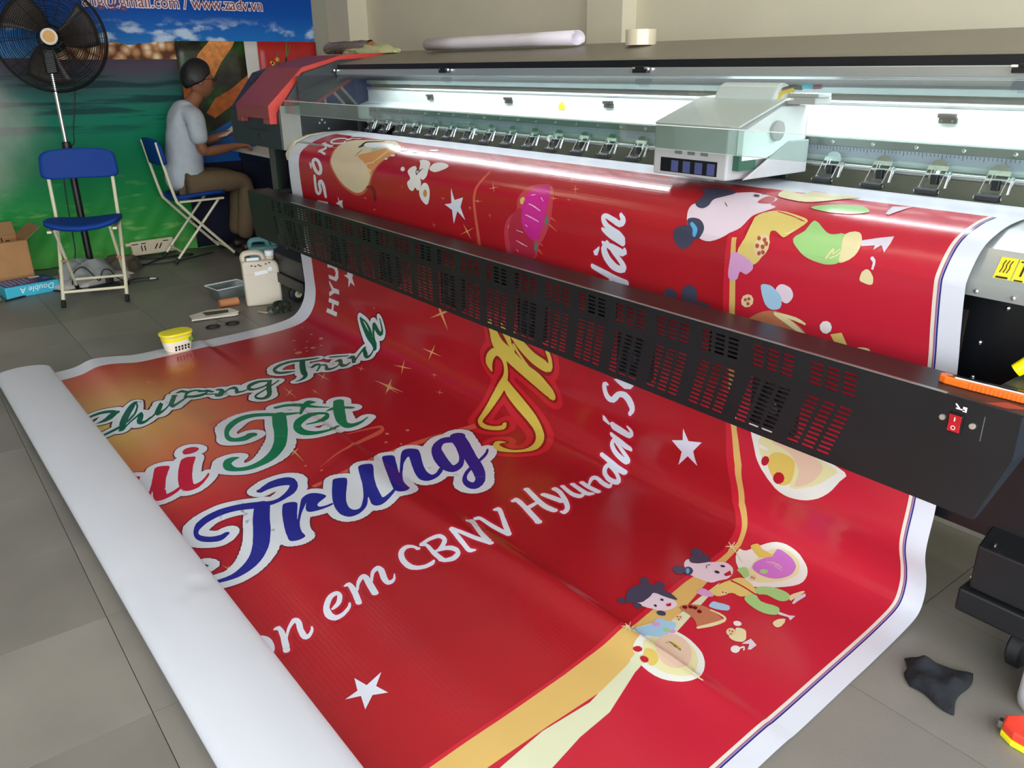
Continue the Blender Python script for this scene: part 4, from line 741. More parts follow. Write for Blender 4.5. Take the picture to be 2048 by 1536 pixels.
["thu","s",[[1710,1261,1749,1235],[1713,1271,1757,1241],[1719,1285,1769,1249],[1732,1299,1783,1258],[1752,1310,1800,1267],[1776,1321,1820,1278],[1801,1331,1841,1290],[1828,1340,1863,1301],[1856,1349,1888,1313],[1882,1357,1910,1324],[1903,1364,1928,1335],[1923,1371,1944,1345],[1940,1379,1960,1355],[1955,1387,1975,1365],[1966,1395,1991,1376],[1974,1402,2006,1391],[1982,1410,2018,1407],[1990,1421,2027,1426],[1996,1432,2032,1444],[2000,1445,2030,1461],[2001,1461,2024,1474],[1999,1476,2015,1487],[1991,1491,2005,1501],[1980,1504,1993,1515],[1966,1514,1981,1526],[1950,1519,1969,1536],[1933,1521,1956,1545],[1918,1520,1943,1550],[1910,1519,1928,1550],[1906,1518,1910,1544],[1911,1522,1890,1530],[1912,1525,1881,1514],[1908,1518,1883,1505],[1905,1510,1888,1499],[1907,1503,1895,1494],[1910,1496,1904,1491],[1913,1491,1910,1488]]],
["thu","s",[[1643,1033,1677,1018],[1645,1041,1682,1025],[1649,1052,1689,1034],[1653,1064,1697,1044],[1656,1079,1707,1055],[1662,1096,1718,1066],[1674,1112,1731,1074],[1695,1124,1745,1080],[1717,1132,1765,1085],[1739,1139,1789,1093],[1763,1148,1812,1103],[1790,1157,1837,1113],[1817,1166,1861,1122],[1846,1175,1889,1129],[1872,1184,1919,1134],[1895,1192,1946,1141],[1915,1199,1968,1150],[1932,1206,1985,1159],[1948,1212,1998,1167],[1961,1217,2008,1173],[1970,1219,2014,1178],[1977,1221,2019,1182]]],
["thu","s",[[1710,1025,1735,1010],[1720,1035,1746,1018],[1733,1048,1761,1030],[1744,1059,1774,1042],[1751,1066,1780,1052],[1757,1073,1782,1061],[1764,1080,1784,1069],[1774,1087,1790,1077],[1783,1093,1798,1084],[1790,1098,1803,1089]]],
["thu","s",[[1768,1037,1795,1018],[1781,1047,1812,1025],[1800,1062,1835,1036],[1820,1076,1857,1046],[1841,1087,1878,1056],[1862,1097,1898,1065],[1885,1106,1918,1072],[1907,1113,1938,1076],[1929,1118,1959,1079],[1947,1121,1978,1083],[1964,1123,1992,1090],[1983,1123,1999,1096],[2009,1114,1991,1102],[2016,1097,1992,1102],[2014,1083,1993,1090],[2011,1071,1992,1078],[2006,1060,1988,1069],[2000,1050,1982,1060],[1995,1044,1977,1054]]],
["thu","s",[[1791,1076,1802,1069],[1800,1084,1812,1077],[1815,1096,1826,1089],[1835,1109,1845,1102],[1861,1124,1869,1117],[1890,1138,1897,1133],[1911,1149,1916,1144]]],
["white_text","p",[[2333,2598],[2330,2595],[2333,2590],[2338,2585],[2343,2582],[2348,2579],[2355,2577],[2362,2576],[2369,2576],[2377,2577],[2384,2578],[2392,2580],[2400,2583],[2408,2588],[2416,2594],[2419,2597],[2410,2598],[2396,2598],[2380,2597],[2363,2598],[2345,2599],[2333,2598]]],
["white_text","s",[[2336,2558,2333,2558],[2338,2555,2330,2554],[2341,2551,2328,2547],[2344,2551,2331,2540],[2347,2551,2343,2539],[2355,2553,2355,2539],[2365,2555,2366,2541],[2374,2557,2377,2543],[2383,2560,2388,2545],[2393,2563,2398,2548],[2403,2566,2410,2551],[2414,2569,2420,2555],[2421,2572,2428,2557]]],
["white_text","s",[[2385,2544,2379,2547],[2377,2539,2372,2543],[2367,2532,2360,2536],[2358,2525,2350,2529],[2352,2518,2341,2521],[2347,2511,2333,2513],[2345,2507,2327,2506],[2347,2507,2328,2498],[2348,2507,2335,2493],[2350,2507,2347,2492],[2355,2508,2359,2494],[2366,2512,2371,2498],[2378,2515,2380,2501],[2390,2517,2390,2502],[2402,2519,2399,2503],[2413,2518,2402,2504],[2420,2513,2402,2505],[2421,2506,2404,2503],[2418,2500,2405,2501],[2414,2495,2403,2497],[2408,2489,2399,2493],[2402,2485,2395,2489],[2396,2482,2392,2487],[2390,2481,2388,2485],[2387,2480,2385,2484]]],
["white_text","s",[[2370,2413,2361,2413],[2369,2408,2357,2408],[2367,2400,2352,2400],[2362,2391,2347,2394],[2354,2382,2341,2389],[2344,2375,2333,2384],[2334,2369,2328,2381],[2322,2366,2325,2380],[2312,2367,2323,2379],[2306,2371,2321,2379],[2304,2378,2322,2382],[2305,2387,2324,2389],[2309,2397,2328,2395],[2317,2407,2335,2402],[2328,2417,2345,2410],[2340,2426,2353,2416],[2352,2433,2361,2419],[2365,2438,2368,2420],[2379,2441,2374,2421],[2392,2440,2380,2422],[2402,2436,2386,2421],[2409,2430,2391,2420],[2412,2422,2394,2417],[2411,2413,2395,2410],[2409,2404,2394,2403],[2404,2395,2391,2395],[2398,2385,2386,2387],[2391,2377,2381,2380],[2383,2371,2377,2376],[2376,2368,2373,2373],[2371,2366,2369,2370]]],
["white_text","s",[[2301,2347,2297,2346],[2302,2343,2294,2341],[2305,2338,2290,2333],[2307,2338,2292,2325],[2312,2339,2305,2323],[2322,2341,2318,2324],[2334,2344,2331,2326],[2344,2346,2343,2329],[2354,2349,2354,2332],[2364,2352,2364,2335],[2372,2354,2373,2338],[2380,2357,2381,2340],[2385,2358,2387,2342]]],
["white_text","s",[[2340,2327,2335,2331],[2332,2320,2326,2325],[2320,2312,2312,2317],[2311,2304,2300,2309],[2306,2298,2291,2300],[2301,2291,2284,2292],[2301,2288,2280,2283],[2301,2289,2282,2276],[2303,2290,2290,2273],[2307,2291,2299,2272],[2315,2293,2311,2274],[2326,2296,2324,2276],[2339,2299,2336,2279],[2353,2302,2350,2282],[2368,2305,2364,2285],[2377,2307,2374,2287]]],
["white_text","s",[[2327,2275,2323,2280],[2318,2269,2313,2275],[2307,2261,2299,2267],[2298,2254,2286,2258],[2294,2248,2278,2249],[2292,2242,2273,2239],[2292,2239,2271,2231],[2293,2240,2276,2225],[2295,2241,2285,2223],[2300,2242,2297,2223],[2309,2245,2310,2227],[2322,2250,2324,2232],[2335,2254,2334,2236],[2347,2256,2342,2238],[2357,2256,2348,2240],[2366,2253,2350,2241],[2369,2246,2352,2239],[2368,2237,2353,2235],[2363,2229,2352,2230],[2354,2221,2348,2225],[2343,2216,2340,2219],[2336,2212,2334,2214]]],
["white_text","s",[[2272,2094,2282,2106],[2267,2096,2276,2106],[2259,2098,2268,2107],[2252,2101,2262,2110],[2245,2106,2259,2114],[2240,2112,2257,2120],[2238,2119,2257,2125],[2240,2129,2260,2131],[2245,2140,2265,2138],[2255,2151,2270,2142],[2268,2160,2276,2146],[2283,2167,2286,2150],[2299,2172,2295,2153],[2314,2174,2305,2155],[2329,2175,2317,2156],[2342,2173,2327,2155],[2351,2169,2334,2154],[2357,2163,2340,2151],[2362,2158,2346,2147],[2366,2151,2350,2142],[2370,2143,2354,2135],[2372,2136,2356,2129],[2373,2127,2356,2121],[2373,2119,2355,2113],[2372,2111,2355,2108],[2368,2105,2354,2105],[2363,2100,2354,2104],[2360,2098,2353,2102]]],
["white_text","s",[[2274,2086,2262,2079],[2276,2083,2263,2075],[2279,2079,2267,2070],[2285,2078,2276,2066],[2295,2080,2290,2066],[2311,2083,2306,2069],[2329,2087,2321,2070],[2346,2088,2337,2071],[2362,2089,2352,2071],[2373,2090,2363,2071]]],
["white_text","s",[[2273,2080,2257,2076],[2271,2071,2255,2067],[2268,2058,2252,2054],[2268,2047,2252,2041],[2270,2038,2253,2031],[2273,2030,2257,2021],[2278,2026,2263,2014],[2283,2025,2273,2011],[2289,2025,2286,2011],[2292,2026,2300,2015],[2296,2030,2311,2024],[2302,2037,2319,2035],[2308,2045,2325,2045],[2312,2052,2327,2054],[2316,2059,2328,2062],[2319,2065,2328,2067]]],
["white_text","s",[[2329,2069,2317,2063],[2331,2062,2317,2056],[2335,2053,2318,2045],[2339,2045,2322,2035],[2345,2040,2328,2028],[2351,2036,2335,2022],[2357,2034,2344,2019],[2363,2033,2355,2017],[2368,2033,2367,2019],[2369,2033,2380,2025],[2370,2036,2389,2035],[2373,2043,2394,2046],[2375,2050,2396,2057],[2374,2058,2393,2068],[2371,2068,2387,2077],[2369,2075,2383,2083]]],
["white_text","s",[[2273,1987,2269,1976],[2279,1988,2275,1976],[2289,1990,2285,1976],[2301,1992,2299,1978],[2318,1996,2317,1981],[2338,2000,2337,1985],[2356,2003,2355,1989],[2370,2006,2368,1992],[2382,2009,2379,1994],[2394,2009,2384,1995],[2402,2004,2389,1994],[2404,1998,2394,1992],[2406,1994,2398,1990]]],
["white_text","s",[[2272,1982,2265,1973],[2283,1980,2275,1970],[2298,1978,2289,1967],[2314,1976,2304,1963],[2331,1973,2320,1960],[2349,1970,2338,1956],[2367,1966,2355,1952],[2386,1961,2373,1946],[2405,1955,2391,1940],[2418,1951,2404,1936]]],
["white_text","s",[[2270,1918,2255,1905],[2275,1917,2246,1894],[2281,1917,2251,1889],[2289,1919,2263,1888],[2305,1925,2281,1893],[2328,1933,2317,1911],[2349,1940,2339,1919],[2369,1945,2359,1924],[2388,1950,2378,1928],[2400,1952,2391,1931]]],
["white_text","s",[[2263,1882,2246,1873],[2263,1879,2247,1870],[2264,1876,2249,1864],[2270,1874,2258,1860],[2284,1874,2274,1859],[2304,1875,2294,1859],[2326,1875,2314,1858],[2350,1873,2338,1856],[2374,1870,2362,1853],[2391,1867,2380,1851]]],
["white_text","s",[[2259,1806,2245,1799],[2261,1804,2245,1794],[2264,1802,2245,1786],[2265,1803,2256,1783],[2273,1807,2272,1789],[2288,1814,2289,1798],[2304,1823,2305,1807],[2320,1832,2322,1815],[2337,1842,2339,1824],[2353,1850,2353,1831],[2367,1856,2365,1837],[2378,1859,2376,1843],[2386,1861,2384,1847]]],
["white_text","s",[[2256,1731,2240,1724],[2256,1728,2238,1719],[2257,1726,2237,1710],[2261,1726,2247,1705],[2277,1729,2267,1707],[2301,1734,2292,1713],[2325,1741,2317,1718],[2351,1748,2343,1725],[2377,1755,2370,1732],[2396,1761,2388,1737]]],
["white_text","s",[[2225,1660,2216,1639],[2241,1664,2232,1642],[2262,1670,2253,1647],[2284,1676,2274,1652],[2304,1680,2294,1657],[2324,1685,2313,1661],[2343,1687,2330,1663],[2360,1686,2344,1663],[2373,1683,2357,1661],[2382,1680,2366,1660]]],
["white_text","s",[[2318,1719,2300,1711],[2317,1707,2299,1699],[2314,1690,2298,1682],[2312,1677,2297,1670]]],
["white_text","s",[[2288,1640,2275,1623],[2294,1639,2279,1621],[2302,1638,2286,1618],[2313,1636,2296,1615],[2327,1633,2310,1611],[2344,1629,2327,1608],[2355,1627,2339,1605]]],
["white_text","s",[[2285,1591,2272,1571],[2291,1591,2278,1570],[2300,1592,2289,1571],[2310,1594,2303,1573],[2324,1600,2320,1580],[2341,1608,2339,1588],[2356,1616,2356,1596],[2369,1624,2371,1605],[2380,1631,2386,1615],[2386,1636,2399,1627],[2389,1639,2408,1640],[2391,1645,2412,1651],[2393,1649,2413,1659],[2395,1650,2410,1664],[2394,1652,2404,1665],[2392,1653,2401,1664]]],
["white_text","s",[[2286,1560,2279,1543],[2301,1564,2293,1546],[2322,1569,2313,1550],[2342,1572,2330,1552],[2356,1571,2341,1551],[2367,1567,2350,1548],[2374,1562,2356,1545],[2376,1553,2357,1542],[2373,1544,2357,1538],[2371,1539,2356,1534]]],
["white_text","s",[[2299,1528,2290,1510],[2309,1530,2300,1511],[2325,1532,2315,1513],[2340,1535,2329,1514],[2353,1536,2341,1515],[2366,1537,2353,1516],[2376,1535,2361,1516],[2383,1530,2367,1514],[2385,1523,2371,1511],[2386,1518,2374,1509]]],
["white_text","s",[[2312,1499,2303,1481],[2322,1501,2312,1482],[2337,1503,2326,1483],[2351,1504,2340,1484],[2365,1504,2353,1484],[2379,1503,2366,1483],[2388,1503,2376,1483]]],
["white_text","s",[[2347,1495,2340,1497],[2338,1483,2329,1485],[2327,1467,2315,1468],[2322,1455,2304,1452],[2322,1452,2302,1440],[2324,1449,2307,1433],[2327,1448,2316,1430],[2336,1449,2329,1431],[2349,1454,2343,1434],[2363,1457,2354,1437],[2375,1458,2364,1437],[2386,1458,2373,1438],[2394,1455,2378,1438],[2396,1446,2379,1439],[2391,1438,2379,1437],[2388,1434,2378,1434]]],
["white_text","s",[[2301,1360,2318,1367],[2299,1365,2316,1372],[2296,1373,2315,1379],[2297,1383,2316,1385],[2303,1394,2319,1390],[2312,1404,2324,1395],[2324,1414,2330,1400],[2339,1421,2339,1404],[2354,1428,2350,1408],[2369,1431,2360,1409],[2382,1431,2369,1409],[2394,1428,2377,1407],[2402,1422,2380,1406],[2400,1409,2380,1409],[2392,1399,2379,1407],[2383,1392,2375,1402],[2373,1386,2368,1398],[2362,1380,2359,1392],[2351,1375,2349,1388],[2337,1371,2336,1383],[2322,1368,2322,1379],[2312,1366,2311,1377]]],
["white_text","s",[[2257,1355,2262,1340],[2267,1357,2272,1342],[2281,1360,2286,1344],[2297,1364,2301,1347],[2314,1368,2318,1350],[2334,1373,2336,1354],[2351,1377,2351,1356],[2365,1379,2362,1357],[2376,1379,2371,1358],[2383,1379,2378,1358]]],
["white_text","s",[[2302,1268,2314,1275],[2296,1274,2310,1280],[2289,1284,2304,1287],[2284,1296,2302,1291],[2285,1306,2304,1296],[2291,1315,2308,1302],[2298,1322,2314,1308],[2309,1329,2322,1313],[2321,1334,2333,1317],[2333,1338,2344,1320],[2346,1341,2354,1322],[2358,1343,2364,1322],[2369,1343,2367,1322],[2381,1334,2361,1327],[2382,1323,2362,1330],[2376,1316,2362,1327],[2366,1309,2354,1321],[2354,1301,2342,1314],[2343,1294,2330,1306],[2333,1287,2321,1299],[2324,1280,2312,1293],[2318,1276,2306,1288]]],
["white_text","s",[[2288,1268,2301,1252],[2295,1271,2308,1254],[2305,1275,2319,1257],[2315,1280,2330,1260],[2325,1284,2342,1263],[2337,1289,2353,1267],[2348,1292,2362,1270],[2358,1293,2369,1272],[2366,1292,2376,1273],[2372,1292,2380,1274]]],
["white_text","s",[[2301,1235,2323,1203],[2310,1236,2333,1205],[2324,1239,2346,1207],[2338,1241,2359,1210],[2351,1242,2371,1212],[2365,1243,2382,1215],[2380,1240,2385,1216],[2397,1223,2380,1222],[2401,1210,2382,1218],[2400,1202,2384,1212],[2395,1196,2383,1207],[2388,1192,2379,1201],[2382,1190,2375,1197]]],
["white_text","s",[[2399,1145,2385,1140],[2403,1140,2388,1136],[2409,1133,2390,1131],[2412,1122,2391,1128],[2410,1112,2388,1123],[2405,1102,2382,1117],[2398,1094,2376,1111],[2390,1087,2370,1106],[2380,1082,2363,1102],[2369,1078,2357,1100],[2356,1079,2352,1100],[2343,1082,2347,1101],[2329,1089,2343,1103],[2318,1100,2340,1107],[2311,1109,2333,1117],[2309,1112,2321,1128],[2310,1112,2304,1132],[2305,1112,2293,1131],[2299,1111,2283,1126],[2293,1107,2276,1120],[2288,1101,2270,1111],[2284,1095,2266,1103],[2282,1088,2263,1095],[2281,1082,2262,1086],[2281,1080,2265,1076],[2276,1083,2278,1070],[2280,1082,2285,1072],[2285,1081,2289,1074]]],
["white_text","p",[[2265,1191],[2275,1191],[2296,1215],[2287,1223],[2262,1213]]],
["white_text","p",[[2312,1051],[2351,1037],[2401,1046],[2388,1062],[2361,1069],[2333,1060]]],
["white_text","s",[[2361,525,2370,519],[2364,529,2376,522],[2368,534,2385,527],[2367,537,2390,535],[2366,539,2388,544],[2364,541,2380,553],[2367,540,2364,559],[2362,539,2349,556],[2351,535,2337,551],[2338,532,2326,547],[2326,529,2317,544],[2314,527,2308,541],[2302,527,2304,540],[2292,532,2306,539],[2288,539,2306,539],[2288,547,2306,542],[2290,554,2309,546],[2296,563,2315,552],[2305,571,2322,556],[2319,576,2333,560],[2335,581,2349,565],[2348,585,2363,569],[2357,589,2373,575],[2364,593,2380,581],[2370,596,2384,584]]],
["white_text","s",[[2289,579,2298,570],[2296,584,2308,571],[2305,590,2321,574],[2317,596,2335,577],[2333,602,2351,580],[2350,607,2369,585],[2362,611,2381,588]]],
["white_text","s",[[2302,609,2316,616],[2296,614,2311,621],[2287,623,2306,627],[2280,634,2304,631],[2280,647,2306,638],[2283,659,2310,646],[2289,670,2316,655],[2298,680,2324,662],[2309,690,2334,669],[2322,696,2343,674],[2338,699,2352,676],[2354,699,2360,677],[2372,693,2359,679],[2381,678,2356,683],[2379,669,2356,678],[2373,660,2354,671],[2364,651,2347,663],[2353,642,2337,653],[2342,634,2327,644],[2333,626,2319,635],[2326,618,2312,625],[2320,612,2307,619]]],
["white_text","s",[[2286,621,2293,611],[2294,625,2304,611],[2306,629,2319,612],[2319,634,2335,613],[2334,639,2352,617],[2352,643,2368,621],[2369,645,2376,624],[2388,634,2369,628],[2388,625,2372,626],[2386,620,2375,622]]],
["white_text","s",[[2227,708,2238,693],[2237,711,2250,695],[2253,715,2266,698],[2269,719,2283,701],[2286,723,2300,704],[2304,728,2318,708],[2322,731,2335,711],[2341,733,2352,713],[2358,734,2368,715],[2370,735,2380,716]]],
["white_text","s",[[2306,720,2322,721],[2302,727,2319,728],[2298,736,2314,737],[2294,743,2311,744]]],
["white_text","p",[[2273,629],[2272,638],[2259,661],[2246,662],[2243,650]]],
["side_text","p",[[267,1285],[373,1284],[374,1307],[265,1308]]],
["side_text","p",[[280,1227],[388,1225],[381,1248],[274,1251]]],
["side_text","p",[[312,1250],[334,1250],[330,1285],[312,1286]]],
["side_text","p",[[308,1130],[348,1161],[406,1158],[401,1184],[346,1188],[284,1220],[286,1197],[324,1177],[302,1144]]],
["side_text","p",[[309,1040],[368,1032],[410,1039],[422,1063],[414,1097],[387,1119],[308,1120],[309,1100],[376,1099],[392,1075],[380,1059],[352,1057],[306,1063]]],
["side_text","p",[[522,1037],[537,1048],[580,1037],[562,1068],[580,1104],[541,1093],[512,1125],[521,1079],[476,1070],[513,1060]]],
["side_text","p",[[291,731],[404,726],[407,738],[299,742]]],
["side_text","s",[[404,695,376,700],[404,683,374,689],[405,666,372,673],[403,652,369,659],[397,640,363,649],[388,631,356,641],[374,624,354,639],[345,629,365,637],[332,639,360,641],[325,649,355,646],[325,660,356,654],[328,671,360,664],[328,679,360,675],[323,686,352,686],[315,692,338,697],[317,692,317,705],[321,691,297,703],[315,688,287,697],[311,679,282,685],[310,660,282,665],[311,636,284,640],[312,618,285,622]]],
["side_text","s",[[273,559,304,552],[280,568,313,560],[289,580,323,572],[300,592,333,581],[315,600,345,587],[333,606,357,591],[362,606,354,593],[384,595,352,592],[392,582,359,584],[394,570,361,575],[388,558,356,565],[374,546,346,555],[356,537,333,547],[334,531,322,544],[311,529,310,543],[289,532,308,543],[277,541,308,544],[274,550,306,550],[272,555,305,555]]],
["side_text","s",[[249,560,258,557],[251,562,262,558],[252,565,269,560],[254,568,274,564],[256,572,276,569],[259,576,276,574],[261,579,275,577]]],
["side_text","s",[[344,438,367,455],[314,435,337,452],[271,430,294,446],[240,426,262,442]]],
["side_text","s",[[258,441,253,430],[282,449,278,438],[308,458,314,449],[315,460,347,466],[313,467,345,479],[303,477,329,488],[294,485,316,494]]],
["side_text","s",[[303,495,296,481],[328,499,322,486],[362,505,357,492],[386,509,383,497]]],
["side_text","s",[[380,356,404,370],[356,353,381,368],[321,350,348,365],[292,351,321,366],[273,358,305,373],[260,368,293,383],[253,378,288,393],[257,390,292,403],[270,404,299,411],[297,420,298,411],[324,426,304,412],[346,427,323,414],[366,426,344,414],[388,422,365,410],[409,415,386,404],[422,408,399,398],[421,400,398,392],[409,391,391,387],[400,385,384,382]]],
["side_text","s",[[352,318,325,303],[389,308,360,293],[436,293,405,277],[468,282,436,264]]],
["side_text","s",[[388,351,368,341],[407,347,386,336],[433,340,411,329],[451,335,428,323]]],
["side_text","p",[[520,684],[531,706],[565,698],[555,716],[561,738],[531,733],[524,728],[489,722],[520,711]]],
["stars","p",[[1483,543],[1503,584],[1560,568],[1537,606],[1558,651],[1513,624],[1476,677],[1478,624],[1430,609],[1479,599]]],
["stars","p",[[2638,2434],[2666,2464],[2701,2454],[2683,2483],[2708,2515],[2668,2503],[2654,2534],[2649,2501],[2611,2488],[2649,2478]]],
["stars","p",[[2608,1116],[2633,1147],[2681,1134],[2651,1173],[2658,1225],[2626,1202],[2579,1258],[2604,1195],[2568,1168],[2611,1152]]],
["band_red","p",[[2900,2675],[2912,2506],[2911,2328],[2907,2132],[2884,1870],[2856,1657],[2846,1456],[2820,1376],[2778,1297],[2775,1169],[2759,1084],[2738,956],[2729,842],[2732,700],[2743,601],[2752,522],[2765,520],[2764,604],[2755,709],[2753,835],[2758,950],[2772,1049],[2801,1158],[2803,1302],[2839,1366],[2859,1416],[2890,1553],[2901,1749],[2927,1943],[2938,2146],[2942,2333],[2943,2472],[2956,2675]]],
["band_gold","p",[[2956,2675],[2923,2493],[2921,2316],[2916,2126],[2899,1868],[2872,1655],[2867,1501],[2856,1411],[2838,1370],[2803,1302],[2801,1158],[2772,1049],[2758,950],[2753,835],[2753,709],[2762,604],[2766,526],[2780,524],[2780,601],[2771,719],[2770,831],[2777,944],[2793,1057],[2824,1149],[2823,1285],[2851,1364],[2872,1416],[2892,1533],[2934,1711],[2976,1928],[3005,2103],[3000,2246],[2999,2410],[3011,2675]]],
["band_cream","p",[[3043,2663],[3015,2391],[3002,2269],[3011,2140],[2981,1983],[2947,1785],[2938,1676],[2933,1587],[2916,1523],[2949,1649],[2992,1857],[3015,2002],[3058,2128],[3064,2221],[3082,2313],[3128,2582]]],
["panel_dark","p",[[2912,2506],[2919,2455],[2916,2393],[2911,2328],[2910,2265],[2909,2202],[2907,2132],[2903,2051],[2901,1966],[2884,1870],[2875,1795],[2865,1725],[2856,1657],[2852,1585],[2850,1514],[2846,1456],[2840,1422],[2830,1401],[2816,1379],[2798,1355],[2783,1330],[2771,1300],[2767,1261],[2768,1214],[2770,1171],[2766,1142],[2762,1115],[2755,1085],[2748,1045],[2740,1000],[2735,957],[2731,919],[2727,882],[2725,843],[2725,796],[2726,746],[2729,701],[2733,663],[2736,631],[2740,602],[2748,571],[2756,543],[2749,523],[2719,510],[2681,505],[2653,511],[2648,533],[2641,569],[2627,609],[2603,649],[2572,694],[2545,741],[2523,795],[2503,852],[2485,907],[2470,954],[2458,996],[2447,1047],[2441,1111],[2430,1189],[2396,1280],[2378,1340],[2382,1390],[2402,1458],[2428,1548],[2451,1643],[2467,1730],[2473,1805],[2473,1875],[2501,1963],[2499,2023],[2510,2091],[2528,2166],[2555,2257],[2589,2351],[2616,2424],[2632,2468],[2645,2498],[2661,2526],[2676,2559],[2691,2590],[2713,2611],[2747,2621],[2785,2622],[2821,2611],[2856,2586],[2889,2549],[2912,2506]]],
["swoosh","s",[[1647,2084,1644,2083],[1632,2058,1628,2057],[1614,2022,1606,2020],[1600,1985,1588,1982],[1589,1946,1572,1941],[1565,1898,1543,1891],[1559,1861,1533,1852],[1553,1829,1524,1819],[1548,1801,1516,1790],[1540,1778,1509,1770],[1523,1758,1503,1761],[1496,1745,1503,1760],[1480,1746,1498,1759],[1473,1757,1491,1766],[1470,1774,1486,1781],[1467,1795,1480,1801],[1463,1823,1474,1828],[1460,1854,1468,1858],[1457,1877,1464,1880]]],
["swoosh","s",[[1765,2161,1746,2156],[1758,2126,1737,2120],[1749,2074,1725,2067],[1747,2023,1722,2015],[1748,1972,1719,1961],[1729,1907,1692,1892],[1715,1848,1687,1836],[1712,1802,1684,1789],[1711,1761,1682,1748],[1712,1720,1683,1706],[1714,1678,1685,1663],[1718,1636,1689,1621],[1723,1597,1693,1582],[1729,1560,1698,1543],[1736,1526,1704,1508],[1742,1503,1709,1484]]],
["swoosh","s",[[1058,2248,1045,2246],[1049,2228,1033,2225],[1035,2199,1016,2194],[1025,2168,1005,2163],[1021,2136,1001,2131],[1021,2103,1002,2098],[1022,2076,1006,2070],[1027,2057,1013,2052],[1032,2043,1024,2040],[1037,2034,1032,2032]]],
["swoosh","s",[[1649,455,1661,459],[1649,466,1661,470],[1646,480,1659,484],[1643,494,1656,498],[1640,505,1653,509],[1636,516,1649,519],[1632,527,1646,529],[1628,539,1642,539],[1624,552,1639,551],[1621,565,1637,564],[1620,581,1635,578],[1619,597,1635,594],[1619,614,1635,611],[1619,632,1635,629],[1619,651,1636,647],[1619,672,1636,668],[1618,699,1636,694],[1619,727,1637,723],[1619,747,1638,742]]],
["sparkle","p",[[929,1673],[872,1678],[901,1703],[865,1678],[798,1676],[857,1672],[828,1646],[865,1672]]],
["sparkle","p",[[929,1500],[901,1507],[930,1530],[897,1508],[864,1512],[892,1504],[864,1482],[896,1503]]],
["sparkle","p",[[1261,1533],[1186,1533],[1210,1561],[1177,1533],[1091,1525],[1169,1525],[1146,1498],[1178,1526]]],
["sparkle","p",[[1579,2110],[1492,2105],[1506,2128],[1482,2105],[1382,2092],[1476,2098],[1463,2076],[1486,2099]]],
["sparkle","p",[[1012,1870],[941,1867],[963,1893],[931,1867],[850,1858],[925,1861],[902,1835],[934,1862]]],
["sparkle","p",[[1043,1781],[1001,1781],[1013,1794],[996,1781],[949,1778],[992,1777],[979,1764],[997,1777]]],
["sparkle","p",[[1369,1129],[1316,1072],[1233,1105],[1311,1065],[1279,998],[1327,1057],[1408,1026],[1333,1065]]],
["sparkle","p",[[1292,1263],[1221,1268],[1197,1308],[1211,1268],[1143,1266],[1216,1261],[1252,1217],[1226,1261]]],
["sparkle","p",[[1120,1375],[1066,1389],[1104,1426],[1058,1390],[998,1399],[1052,1384],[1031,1351],[1060,1383]]],
["sparkle","p",[[1266,1512],[1173,1527],[1225,1577],[1161,1528],[1049,1532],[1147,1517],[1098,1468],[1159,1516]]],
["sparkle","p",[[1408,1411],[1388,1418],[1403,1432],[1385,1418],[1362,1423],[1382,1416],[1368,1402],[1385,1415]]],
["sparkle","p",[[1292,1351],[1272,1356],[1278,1367],[1269,1356],[1248,1359],[1268,1354],[1265,1344],[1271,1354]]],
["sparkle","p",[[1599,1696],[1584,1696],[1592,1706],[1581,1696],[1564,1694],[1580,1694],[1572,1683],[1582,1694]]],
["sparkle","p",[[1572,1766],[1560,1769],[1570,1779],[1558,1769],[1543,1770],[1556,1767],[1545,1757],[1558,1767]]],
["sparkle","p",[[1578,720],[1555,696],[1507,714],[1553,693],[1539,666],[1561,690],[1608,672],[1563,693]]],
["sparkle","p",[[1751,533],[1736,516],[1711,521],[1733,514],[1715,495],[1737,513],[1761,508],[1739,515]]],
["sparkle","p",[[2145,486],[2129,470],[2114,472],[2127,468],[2109,449],[2129,467],[2144,465],[2131,470]]],
["sparkle","p",[[1682,568],[1653,571],[1649,579],[1649,571],[1620,572],[1650,569],[1654,561],[1653,569]]],
["sparkle","p",[[2078,511],[2059,513],[2061,519],[2057,513],[2037,513],[2056,512],[2054,506],[2058,511]]],
["sparkle","p",[[2140,507],[2129,508],[2130,512],[2127,508],[2116,508],[2127,507],[2125,503],[2128,507]]],
["sparkle","p",[[1718,622],[1716,613],[1706,615],[1716,612],[1716,603],[1718,612],[1728,610],[1718,613]]],
["sparkle","p",[[1600,608],[1597,601],[1586,604],[1596,600],[1595,593],[1598,600],[1609,597],[1599,601]]],
["sparkle","p",[[1330,716],[1328,704],[1316,706],[1328,703],[1329,690],[1331,702],[1343,700],[1331,704]]],
["sparkle","p",[[1438,588],[1423,589],[1420,594],[1421,589],[1407,588],[1422,588],[1425,583],[1424,588]]],
["sparkle","p",[[2035,481],[2019,479],[2020,486],[2017,479],[1999,475],[2016,477],[2014,470],[2018,478]]],
["sparkle","p",[[2086,434],[2072,430],[2073,435],[2070,429],[2054,423],[2069,428],[2067,422],[2071,428]]],
["sparkle","p",[[2136,397],[2126,399],[2131,404],[2125,399],[2114,399],[2124,397],[2119,392],[2125,397]]],
["sparkle","p",[[2038,2541],[2013,2548],[2023,2558],[2010,2549],[1982,2555],[2007,2547],[1997,2538],[2010,2546]]],
["sparkle","p",[[817,662],[792,662],[783,671],[789,662],[765,661],[790,661],[799,652],[793,661]]],
["sparkle","p",[[1129,582],[1125,576],[1115,578],[1125,575],[1123,569],[1127,575],[1137,573],[1127,576]]],
["sparkle","p",[[1439,587],[1424,588],[1420,593],[1422,588],[1407,587],[1422,587],[1426,582],[1424,587]]],
["sparkle","p",[[1599,609],[1597,602],[1589,604],[1597,602],[1597,595],[1599,601],[1608,600],[1599,602]]],
